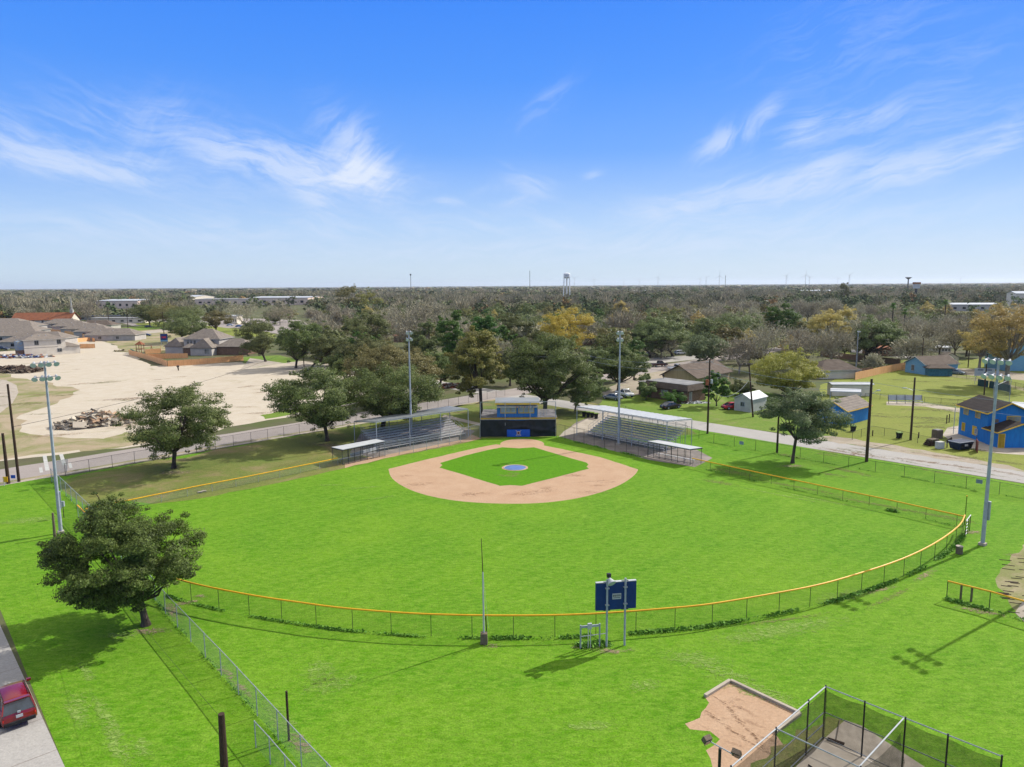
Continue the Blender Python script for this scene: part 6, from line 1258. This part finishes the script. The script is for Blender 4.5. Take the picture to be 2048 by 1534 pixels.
hero('round grey-green oak over the white van behind the flat-roofed building', 1408, 733, 664, 1355, 1470, 2.2, 'oakgrey', 38, .42, 18000, ncl=60, lump=.25, r0=.45, nl=10)
hero('bright yellow-green tree peeking over the dark oak by the lamp pole', 1268, 760, 677, 1245, 1295, 4, 'green', 39, .4, 7000, ncl=36, lump=.28, r0=.3, nl=8, shape='oval', name='green_tree')
hero('golden-leaved tree standing above the massive oak at the centre', 1136, 738, 612, 1070, 1202, 6, 'gold', 40, .42, 16000, ncl=80, lump=.22, r0=.55, nl=24, bark='barkp', shape='dome', name='golden_tree')
hero('oak beside the grey house and the driveway, its trunk clear of the fence', 531, 723, 634, 462, 560, 3.2, 'oakb', 41, .42, 17000, ncl=60, lump=.26, r0=.5, nl=12)
hero('tall grey-green oak right of the driveway, shading the sandy lot', 592, 736, 636, 545, 660, 3.4, 'oak', 42, .42, 20000, ncl=70, lump=.25, r0=.5, nl=12)
hero('oak behind the spreading oaks at the sandy lot edge with several trunks', 620, 740, 660, 620, 705, 2.6, 'oakb', 43, .42, 17000, ncl=60, lump=.26, r0=.45, nl=12)
hero('olive oak mass behind the left bleachers, nearer of two', 800, 806, 690, 690, 890, 3.0, 'olive', 44, .42, 28000, ncl=90, lump=.23, r0=.6, nl=14)
hero('olive oak mass behind the left bleachers, farther of two', 745, 762, 672, 655, 800, 3.0, 'oakb', 45, .42, 22000, ncl=80, lump=.24, r0=.6, nl=14)
hero('fresh green round tree behind the tall yellowish tree', 902, 745, 613, 866, 942, 5, 'green', 46, .45, 13000, ncl=50, lump=.26, r0=.5, nl=10, shape='oval', name='green_tree')
hero('fresh green tree just left of the massive oak crown', 972, 735, 617, 940, 1000, 5, 'green', 47, .45, 11000, ncl=46, lump=.26, r0=.5, nl=10, shape='oval', name='green_tree')
hero('dark oak left of the fresh green trees', 852, 735, 635, 820, 892, 3, 'oakb', 48, .45, 11000, ncl=46, lump=.27, r0=.5, nl=8)
hero('grey-olive oak in the middle woods left of the mid light pole head', 728, 712, 618, 665, 790, 3, 'oakb', 49, .5, 18000, ncl=60, lump=.25, r0=.5, nl=8)
hero('grey-olive oak behind the fresh green trees and left of the golden tree', 1022, 722, 620, 985, 1080, 3, 'oakb', 50, .5, 14000, ncl=50, lump=.26, r0=.5, nl=8)
hero('dense dark oak with low skirts right of the lamp pole head', 1345, 712, 630, 1255, 1380, 2.4, 'oakb', 51, .5, 20000, ncl=60, lump=.26, r0=.6, nl=8)
hero('wide dark oak above the round grey-green oak', 1465, 700, 626, 1380, 1530, 3, 'oakb', 52, .5, 20000, ncl=70, lump=.25, r0=.6, nl=8)
hero('tall green tree with a bare lower trunk left of the amber trees', 1560, 696, 604, 1525, 1600, 8, 'green', 53, .5, 10000, ncl=46, lump=.24, r0=.45, nl=10, shape='oval', name='green_tree')
hero('slim green tree beside the tall green tree on the open grass', 1543, 694, 615, 1524, 1560, 7, 'olivey', 54, .5, 5000, ncl=30, lump=.26, r0=.35, nl=8, shape='oval', name='green_tree')
hero('dark oak left end of the school oak row', 300, 651, 606, 258, 330, 4, 'oakb', 55, .55, 11000, ncl=50, lump=.27, r0=.6, nl=8)
hero('olive oak in the middle of the school oak row', 316, 653, 608, 300, 372, 4, 'olive', 56, .55, 10000, ncl=50, lump=.27, r0=.6, nl=8)
hero('oak at the right end of the school oak row', 345, 655, 612, 330, 430, 4, 'oakb', 57, .55, 12000, ncl=50, lump=.27, r0=.6, nl=8)
hero('wide oak directly behind the left end of the grey house roof', 362, 685, 625, 322, 425, 4, 'oakb', 58, .5, 14000, ncl=56, lump=.27, r0=.6, nl=8)
hero('thin oak rising behind the right end of the grey house roof', 432, 674, 618, 405, 470, 6, 'olive', 59, .55, 7000, ncl=40, lump=.26, r0=.45, nl=10)
hero('dark oak behind the church steeple end', 125, 648, 618, 100, 150, 2, 'oakgrey', 60, .6, 7000, ncl=36, lump=.3, r0=.4, nl=6)
hero('tall dark tree standing above the right skyline', 1688, 612, 562, 1674, 1704, 12, 'oakb', 61, .9, 4000, ncl=30, lump=.28, r0=.9, nl=6, shape='oval', name='tall_tree')
hero('dark oak breaking the skyline at left centre', 698, 628, 568, 668, 726, 6, 'olive', 62, .8, 8000, ncl=40, lump=.28, r0=.8, nl=6)
hero('mossy olive oak right of the skyline oak', 738, 632, 582, 708, 766, 5, 'olivey', 63, .8, 6000, ncl=36, lump=.28, r0=.8, nl=6)
hero('olive and rust crowned tree before the warehouse roofs at the centre', 1240, 655, 599, 1220, 1264, 5, 'orange', 64, .6, 5000, ncl=30, lump=.28, r0=.5, nl=8, shape='oval', name='golden_tree')
hero('dark oak between the olive mass and the tall yellowish tree', 880, 776, 700, 842, 936, 2.6, 'oak', 65, .4, 13000, ncl=50, lump=.26, r0=.4, nl=8)
hero('dark thicket tree behind the tall yellowish tree', 945, 768, 706, 905, 1000, 2.0, 'oakb', 66, .42, 13000, ncl=50, lump=.26, r0=.4, nl=8)
hero('dark oak between the massive oak and the tree behind the white pickup', 1200, 764, 690, 1160, 1236, 2.6, 'oakb', 67, .42, 12000, ncl=46, lump=.26, r0=.4, nl=8)
hero('oak at the sandy lot corner behind the broad oak', 690, 768, 700, 640, 745, 2.4, 'oak', 68, .42, 15000, ncl=56, lump=.26, r0=.45, nl=8)
hero('low dark oak under the golden tree', 1075, 732, 660, 1030, 1120, 2.4, 'oakb', 69, .45, 12000, ncl=46, lump=.26, r0=.45, nl=8)
hero('dark oak between the dense skirted oak and the wide dark oak', 1412, 702, 632, 1372, 1452, 2.6, 'oakb', 81, .5, 11000, ncl=46, lump=.26, r0=.5, nl=8)
hero('broad oak at the back of the parking apron behind the pickups', 1300, 716, 648, 1252, 1345, 2.4, 'oakb', 82, .48, 13000, ncl=50, lump=.26, r0=.5, nl=8)
hero('olive oak right of the tall green tree along the garden street', 1600, 700, 640, 1578, 1632, 3, 'olive', 83, .5, 8000, ncl=40, lump=.27, r0=.4, nl=8)
hero('low bushy tree just behind the tan house roof', 1500, 728, 690, 1466, 1530, 1.0, 'olive', 84, .42, 9000, ncl=40, lump=.28, r0=.25, nl=6)
hero('bushy hedge tree between the tan house and the lime tree', 1478, 790, 764, 1455, 1512, .3, 'oakb', 85, .32, 8000, ncl=36, lump=.3, r0=.12, nl=5, name='large_shrub')
hero('oak beside the left street corner behind the canopy end', 1020, 772, 702, 985, 1062, 3, 'oakb', 86, .42, 12000, ncl=46, lump=.26, r0=.35, nl=8)
# bare trees
def bare_parts(seed, Hh, R, bark='barkp', r0=.28, n1=7, tw=.022, ntw=2200, twl=1.1):
    rg = np.random.default_rng(seed); b = MB(); zf = Hh*rg.uniform(.22, .34); b.beam((0, 0, -.03), (.1, 0, zf), r0, 7, r0*.8); ends = []
    def grow(p, d, L, r, dep):
        d = d.normalized(); q = p+d*L*.5+Vector(rg.normal(0, L*.05, 3)); e = q+(d+Vector(rg.normal(0, .18, 3))+Vector((0, 0, .12)))*L*.5; b.beam(p, q, r, 4 if dep else 5, r*.75); b.beam(q, e, r*.75, 4, r*.5)
        ends.append((e, d)); ends.append((q, d))
        if dep >= 3: return
        for _ in range(3 if dep else 4): grow(e if rg.random() < .6 else q, d+Vector(rg.normal(0, .55, 3)), L*rg.uniform(.55, .75), r*.48, dep+1)
    for k in range(n1):
        a = k*6.28/n1+rg.uniform(-.4, .4); s = rg.uniform(.35, .95); grow(Vector((.1, 0, zf*rg.uniform(.85, 1.0))), Vector((math.cos(a)*s*R/Hh*1.9, math.sin(a)*s*R/Hh*1.9, .95)), Hh*.34, r0*.5, 0)
    vs = np.array(b.v); zs = vs[:, 2].max(); b.v = [(x*min(1, 1), y, z*Hh/zs if z > 0 else z) for x, y, z in b.v]; k_ = Hh/zs
    E_ = np.array([list(e[0]) for e in ends])*np.array([1, 1, k_]); Dn = np.array([list(e[1]) for e in ends]); idx = rg.integers(0, len(E_), ntw)
    c = E_[idx]+rg.normal(0, R*.11, (ntw, 3)); d = Dn[idx]+rg.normal(0, .6, (ntw, 3))+np.array([0, 0, .3]); d /= np.linalg.norm(d, axis=1)[:, None]
    s = np.cross(d, rg.normal(0, 1, (ntw, 3))); s /= np.linalg.norm(s, axis=1)[:, None]+1e-9; L = (twl*rg.uniform(.5, 1.3, ntw))[:, None]
    v = np.stack([c-s*tw, c+s*tw, c+d*L+s*tw*.3+rg.normal(0, .1, (ntw, 3)), c+d*L-s*tw*.3], 1).reshape(-1, 3)
    tm = bpy.data.meshes.new('trunk'); tm.from_pydata(b.v, [], b.f); tm.update(); tm.materials.append(M[bark])
    return tm, npmesh('crown', v, np.arange(ntw*4).reshape(-1, 4), M['twig'])
def bare(label, px, py, ty, wpx, seed, **kw):
    b, Hh, R = sized(px, py, ty, wpx); put_tree(bare_parts(seed, Hh, R, **kw), b, label, 'bare_tree')
bare('bare spreading tree behind the slanting pole and the tan house', 1525, 742, 652, 120, 70, tw=.03, ntw=3000)
bare('bare dark tree left of the white van under the oaks', 1322, 716, 668, 70, 71, bark='bark', tw=.03)
bare('white-limbed bare tree left of the fresh green tree', 852, 718, 594, 80, 72, r0=.4, tw=.035)
bare('white-limbed bare tree above the mid light pole head', 822, 722, 598, 70, 73, r0=.4, tw=.035)
bare('slim leafless tree behind the teal shed, nearer the palms', 1838, 728, 634, 95, 74, bark='bark', tw=.035, ntw=3000)
bare('slim leafless tree behind the porch, nearer the sycamores', 1908, 722, 632, 85, 75, bark='bark', tw=.035, ntw=3000)
bare('bare tree behind the lime tree crown', 1612, 738, 672, 80, 87, tw=.03, ntw=2600)
bare('bare tree at the tan house end', 1478, 748, 676, 70, 88, tw=.03, ntw=2200)
bare('pale leafless shrub tree in front of the big dark oak fence', 1745, 742, 712, 34, 76, r0=.1)
bare('leafless tree by the school road between two dark poles', 176, 650, 598, 40, 77, tw=.05)
bare('leafless tree behind the white roofed canopy of the far parking row', 488, 662, 600, 60, 78, tw=.05)
bare('grey leafless tree before the pink masonry hall', 560, 650, 602, 80, 79, tw=.05, ntw=3200)
# palms
def palm(label, px, py, ty, seed):
    b0 = G(px, py); Hh = hgt(b0, ty); rg = random.Random(seed); t = thing('palm_tree', label, 'palm', b0); MB().beam((0, 0, -.02), (0, 0, Hh-1.6), .3, 8, .22).build('trunk', M['bark'], t); b = MB()
    for k in range(46):
        a = rg.uniform(0, 6.28); e = rg.uniform(-.9, 1.3); L = rg.uniform(1.6, 2.4); d = Vector((math.cos(a)*math.cos(e), math.sin(a)*math.cos(e), math.sin(e))); s = Vector((-math.sin(a), math.cos(a), 0)); c = Vector((0, 0, Hh-1.9)); m_ = c+d*L*.55; e_ = c+d*L-Vector((0, 0, .5))
        for j in range(-3, 4): b.add([c, m_+s*(j*.16-.05), e_+s*j*.34-Vector((0, 0, abs(j)*.08)), m_+s*(j*.16+.05)], [(0, 1, 2, 3)])
    b.build('crown', M['green'], t)
palm('fan palm left of the pair above the big dark oak', 1782, 680, 603, 1); palm('fan palm right of the pair above the big dark oak', 1806, 684, 614, 2); palm('lone fan palm left of the long white warehouse', 1887, 668, 596, 3)
# ------------------------------------------------------------------ the wooded town: one tree at a time out to about half a kilometre
TK = {}
for i in range(4): TK['oak', i] = tree_parts('', 100+i, 10.5, 6.8, 1.6, 4200, .62, 'oakb', ncl=34, lump=.30, r0=.45, nl=7)
for i in range(2): TK['olive', i] = tree_parts('', 110+i, 11, 5.5, 2.0, 3600, .6, 'olive', ncl=30, lump=.30, r0=.4, nl=7, shape='oval')
TK['gold', 0] = tree_parts('', 120, 11.5, 5, 3, 2200, .55, 'orange', ncl=30, lump=.27, r0=.35, nl=12, bark='barkp', shape='oval')
TK['green', 0] = tree_parts('', 121, 12, 4.4, 3, 3000, .6, 'green', ncl=28, lump=.3, r0=.35, nl=7, shape='oval')
for i in range(4): TK['bare', i] = bare_parts(130+i, 12, 6.0, bark='barkp' if i % 2 else 'bark', r0=.3, tw=.055, ntw=2600, twl=1.5)
NM = dict(oak='evergreen_oak', olive='olive_tree', gold='golden_tree', green='green_tree', bare='bare_tree')
DS = dict(oak='dark evergreen oak', olive='olive-brown leafy tree', gold='amber-leaved tree', green='fresh green tree', bare='leafless grey-brown tree')
RT = random.Random(77)
clear = [(-60, 650, 640, 740), (-60, 595, 30, 700), (190, 603, 284, 660), (385, 603, 530, 655), (530, 603, 620, 640), (200, 650, 470, 690), (460, 640, 520, 668), (1230, 700, 1420, 770), (1640, 745, 2060, 900), (1500, 690, 1545, 712), (1880, 725, 1960, 760), (1380, 612, 1470, 622), (1895, 616, 2015, 640), (2015, 600, 2060, 660)]
LMK = [('church steeple', 105, 625), ('large school hall', 235, 610), ('school gymnasium', 365, 600), ('wide pink school block', 445, 604), ('right-hand pink school hall', 560, 602), ('advertising board', 329, 670), ('grey two-storey house', 395, 680), ('white-roofed shed', 650, 645), ('skyline oak', 698, 600), ('left bleachers pole lamps', 820, 665), ('knob-topped mast', 825, 570), ('white-limbed bare trees', 845, 640), ('two fresh green trees', 940, 650), ('thin tall mast', 1060, 575), ('golden-leaved tree', 1136, 650), ('water tower', 1133, 580), ('pale roof behind the golden tree', 1198, 680), ('right bleachers pole lamps', 1238, 665), ('cream warehouse', 1275, 584), ('white van', 1360, 705), ('flat white warehouse', 1425, 608), ('short white warehouse', 1545, 607), ('tall green tree', 1560, 640), ('amber and olive tree', 1662, 650), ('tall skyline tree', 1688, 590), ('big dark oak with leaning trunk', 1750, 670), ('pair of fan palms', 1794, 630), ('lone fan palm', 1887, 620), ('long white warehouse', 1956, 614), ('grain elevator', 2035, 600), ('teal barn', 2010, 720), ('pale blue house', 1830, 730), ('slanting pole', 1500, 740), ('red and white tower', 1824, 575), ('golden crown by the lamp heads', 1240, 620)]
USED = set()
def far_label(kind, s, px, py, ds, dn, reg):
    if kind == 'roof': sz = s
    else: sz = 'low' if s < .86 else ('middling' if s < 1.02 else 'tall')
    c = sorted(LMK, key=lambda l: (l[1]-px)**2+((l[2]-py)*2)**2)
    for l in c[:7]:
        dx = px-l[1]; rel = 'straight below' if abs(dx) < 14 and py > l[2] else ('straight above' if abs(dx) < 14 else (('just' if abs(dx) < 50 else ('well' if abs(dx) < 130 else 'far'))+(' left of' if dx < 0 else ' right of')))
        for w in (f'{sz} {ds} {rel} the {l[0]}', f'{sz} {ds} {rel} the {l[0]}, in the {dn} woods'):
            if w not in USED and len(w.split()) <= 16: USED.add(w); return w
    return f'{sz} {ds} in the {dn} {reg} woods'
for o_ in list(C.objects):
    if o_.get('group') == 'roofs scattered through the woods':
        px, py = prj(o_.location.x, o_.location.y, 2); w0 = o_['label'].split(' house')[0]; o_['label'] = far_label('roof', 'small', px, py, w0+' house', 'far', 'wooded'); del o_['group']
placed = []; cnt = 0; NAMES = ['far-left', 'left', 'school-side', 'left-centre', 'centre-left', 'water-tower', 'centre-right', 'warehouse-side', 'right-centre', 'palm-side', 'far-right']
tries = 0
while cnt < 262 and tries < 60000:
    tries += 1
    y = 205*(2.75)**(RT.random()**.75); x = RT.uniform(-.80, .80)*y
    px, py = prj(x, y, 0)
    if not (-40 < px < 2090): continue
    if any(a <= px <= c and b <= py <= d for a, b, c, d in clear): continue
    if px < 640 and y < 300 : continue
    if 1420 < px < 1640 and y < 240: continue
    sp = 13 if y < 330 else 15
    if any((x-u)**2+(y-v)**2 < sp*sp for u, v in placed): continue
    placed.append((x, y)); r = RT.random(); clus = math.sin(x*.021+1)+math.sin(y*.017+x*.009)
    kind = 'bare' if r < .34-.2*clus else ('oak' if r < .68 else ('olive' if r < .90 else ('gold' if r < .965 else 'green')))
    if px < 640 and kind == 'bare' and RT.random() < .4: kind = 'oak'
    k = RT.choice([q for q in TK if q[0] == kind]); s = RT.uniform(.75, 1.15); reg = NAMES[max(0, min(10, int(px/186)))]
    dn = 'nearer' if y < 300 else ('middle' if y < 420 else 'farther')
    put_tree(TK[k], (x, y, 0), far_label(kind, s, px, py, DS[kind], dn, reg), NM[kind], RT.uniform(0, 6.28), (s*RT.uniform(.9, 1.1), s*RT.uniform(.9, 1.1), s*RT.uniform(.85, 1.12)), f'{DS[kind]}s of the {reg} woods')
    cnt += 1
# ------------------------------------------------------------------ beyond: one mass of woodland to the horizon
def woods():
    rg = np.random.default_rng(9); VV = []; CC = []
    tpl = []
    for i in range(6):
        g = np.random.default_rng(200+i); sh = ['dome', 'dome', 'oval', 'oval', 'dome', 'vase'][i]; v, f, cs = crown(g, 6.5, 1.0, 10.5, sh, 16, 150, 2.0, .36); tpl.append(v)
    tw = []
    for i in range(3):
        g = np.random.default_rng(300+i); n = 170; c = g.normal(0, 1, (n, 3)); c /= np.linalg.norm(c, axis=1)[:, None]; c = c*np.array([5.6, 5.6, 4.6])*g.uniform(.3, 1, n)[:, None]**.5+np.array([0, 0, 6.6]); d = (c-np.array([0, 0, 1.5])); d /= np.linalg.norm(d, axis=1)[:, None]; d += g.normal(0, .35, (n, 3)); s = np.cross(d, g.normal(0, 1, (n, 3))); s /= np.linalg.norm(s, axis=1)[:, None]
        tw.append(np.stack([c-s*.20, c+s*.20, c+d*2.6+s*.07, c+d*2.6-s*.07], 1).reshape(-1, 3))
    pal = {'oak': [(120, 138, 90), (132, 144, 92), (102, 120, 80), (120, 130, 92)], 'olive': [(140, 142, 98), (148, 142, 96), (124, 132, 90)], 'bare': [(192, 184, 154), (180, 172, 142), (200, 188, 158), (168, 164, 136)], 'gold': [(186, 150, 98), (170, 138, 96)]}
    n = 0; B = 0
    rings = [(11500, 24000, 900, 12, 4), (560, 900, 2600, 1.0, 1), (900, 1500, 3600, 1.25, 1), (1500, 2600, 3200, 1.9, 2), (2600, 5200, 2400, 3.4, 3), (5200, 11500, 1500, 6.5, 4)]
    for (y0, y1, N, sc, lod) in rings:
        yy = np.sqrt(rg.uniform(y0**2, y1**2, N)); xx = rg.uniform(-.82, .82, N)*yy
        for x, y in zip(xx, yy):
            px, py = prj(x, y, 0)
            if rg.random() < .93 and any(a <= px <= c and b <= py <= d for a, b, c, d in ((190, 603, 284, 640), (380, 603, 625, 640), (1376, 606, 1475, 618), (1524, 606, 1566, 616), (1595, 588, 1662, 594), (1892, 612, 2100, 640), (1258, 584, 1294, 590))) and y < 1400: continue
            r = rg.random(); cl = math.sin(x*.011+y*.006)+math.sin(y*.013-x*.005)+math.sin(x*.027-y*.01)
            kd = 'bare' if r < .36-.24*cl else ('oak' if r < .72 else ('olive' if r < .975 else 'gold'))
            v = tw[rg.integers(3)] if kd == 'bare' and lod < 3 else tpl[rg.integers(6)]
            if lod >= 2: v = v.reshape(-1, 4, 3); v = v[:len(v)//lod*1]; ctr = v.mean(1, keepdims=True); v = ((v-ctr)*(1+.35*lod)+ctr).reshape(-1, 3)
            s = rg.uniform(.75, 1.2)*np.array([sc, sc, 1.0+.10*(sc-1)*(0 if lod > 3 else 1)]); 
            a = rg.uniform(0, 6.28); ca, sa = math.cos(a), math.sin(a); w = v*s; w = np.stack([w[:, 0]*ca-w[:, 1]*sa+x, w[:, 0]*sa+w[:, 1]*ca+y, w[:, 2]*rg.uniform(.8, 1.15)], 1)
            VV.append(w); c = pal[kd][rg.integers(len(pal[kd]))]; c = np.array(alb(c, KE)[:3])*rg.uniform(.6, 1.35); cc = np.ones((len(w)//4, 3))*c*rg.uniform(.82, 1.15, (len(w)//4, 1)); CC.append(cc)
    V = np.concatenate(VV); Cc = np.concatenate(CC); m = bpy.data.materials.new('woodland'); m.use_nodes = True; b = NB(m.node_tree); p = b.n['Principled BSDF']
    at_ = b.new('ShaderNodeVertexColor'); at_.layer_name = 'tint'; b.l.new(at_.outputs[0], p.inputs['Base Color']); p.inputs['Roughness'].default_value = .85; p.inputs['Specular IOR Level'].default_value = .1
    me = npmesh('distant_woods', V, np.arange(len(V)).reshape(-1, 4), m); ca_ = me.color_attributes.new('tint', 'FLOAT_COLOR', 'CORNER'); cl4 = np.ones((len(Cc)*4, 4), dtype=np.float32); cl4[:, :3] = np.repeat(Cc, 4, axis=0); ca_.data.foreach_set('color', cl4.ravel())
    o = bpy.data.objects.new('distant_woods', me); C.objects.link(o); tag(o, 'distant wooded plain running to the horizon', 'woods', None, 'stuff')
woods()
# ------------------------------------------------------------------ weeds along the fences
def tufts(name, label, line, n, w, hmin, hmax, m, seed, spread=.25, dens=None):
    rg = np.random.default_rng(seed); line = [Vector(p) for p in line]; seg = [(b-a).length for a, b in zip(line[:-1], line[1:])]; tot = sum(seg); cum = np.cumsum([0]+seg)
    t = rg.uniform(0, tot, n*3); dn = .5+.5*np.sin(t*1.1+seed)+.5*np.sin(t*.37+2); t = t[rg.random(len(t))*1.5 < dn+.15][:n]; k = np.clip(np.searchsorted(cum, t)-1, 0, len(seg)-1)
    A = np.array([list(p) for p in line]); u = (t-cum[k])/np.array(seg)[k]; c = A[k]*(1-u)[:, None]+A[k+1]*u[:, None]; off = rg.normal(0, spread, (len(t), 2)); c[:, :2] += off
    h = rg.uniform(hmin, hmax, len(t))*np.exp(-(off**2).sum(1)/(.5*spread)**2*.25); c[:, 2] = h*.5; v, f = quads(c, rg.normal(0, 1, (len(t), 3))+np.array([0, -.3, .6]), h*.75+.03, rg); v[:, 2] = np.maximum(v[:, 2], -.015)
    o = bpy.data.objects.new(name, npmesh(name, v, f, M[m])); C.objects.link(o); tag(o, label, 'weeds', None, 'stuff')
M['weed'] = mat('weed_leaves', (142, 198, 72), (92, 150, 40), .6, .8, isl=.7)
AR = chaikin(arcp, 2)
tufts('weeds', 'unmown weeds along the foot of the curved outfield fence', [p-Vector((0, .15, 0)) for p in AR if p.x > -2], 10400, .2, .08, .42, 'weed', 1, .26)
tufts('weeds', 'thin weeds along the left half of the outfield fence', [p-Vector((0, .15, 0)) for p in AR if p.x <= -2], 4160, .2, .08, .32, 'weed', 2, .18)
tufts('weeds', 'weeds along the near side fence', fl, 3520, .2, .06, .28, 'weed', 3, .22)
tufts('weeds', 'low tangle of weeds round the pipe rack and scoreboard posts', PX((1160, 1292), (1200, 1288), (1215, 1290)), 1440, .2, .1, .5, 'weed', 4, .45)
tufts('weeds', 'weeds along the right street fence', PX((1414, 884), (1643, 925), (1829, 958), (2045, 998)), 2400, .2, .05, .22, 'weed', 5, .2)
tufts('weeds', 'weeds and soil clods along the right foul fence', PX((1410, 939), (1530, 967), (1764, 1018), (1925, 1056)), 2080, .2, .05, .2, 'weed', 6, .25)
tufts('weeds', 'weeds at the foot of the small yellow-capped fence', PX((1893, 1199), (1978, 1221), (2060, 1245)), 1440, .2, .1, .4, 'weed', 7, .3)
tufts('weeds', 'weeds beside the right dugout in its shade', PX((1150, 884), (1240, 905), (1290, 916)), 1120, .2, .1, .4, 'weed', 8, .25)
tufts('weeds', 'dark clump of weeds on the right foul fence line', PX((1775, 1021), (1793, 1024)), 480, .2, .2, .5, 'weed', 9, .25)

hz = MB().box((0, 13000, 61), (48000, 27400, 126)).build('haze', M['white']); hz['kind'] = 'stuff'; hz.data.materials.clear()
hm = bpy.data.materials.new('haze_air'); hm.use_nodes = True; b = NB(hm.node_tree); b.n.clear(); hv = b.new('ShaderNodeVolumePrincipled'); ho = b.new('ShaderNodeOutputMaterial')
hv.inputs['Density'].default_value = 4e-5; hv.inputs['Color'].default_value = (.80, .88, 1, 1); hv.inputs['Anisotropy'].default_value = .3; b.l.new(hv.outputs[0], ho.inputs['Volume']); hz.data.materials.append(hm)
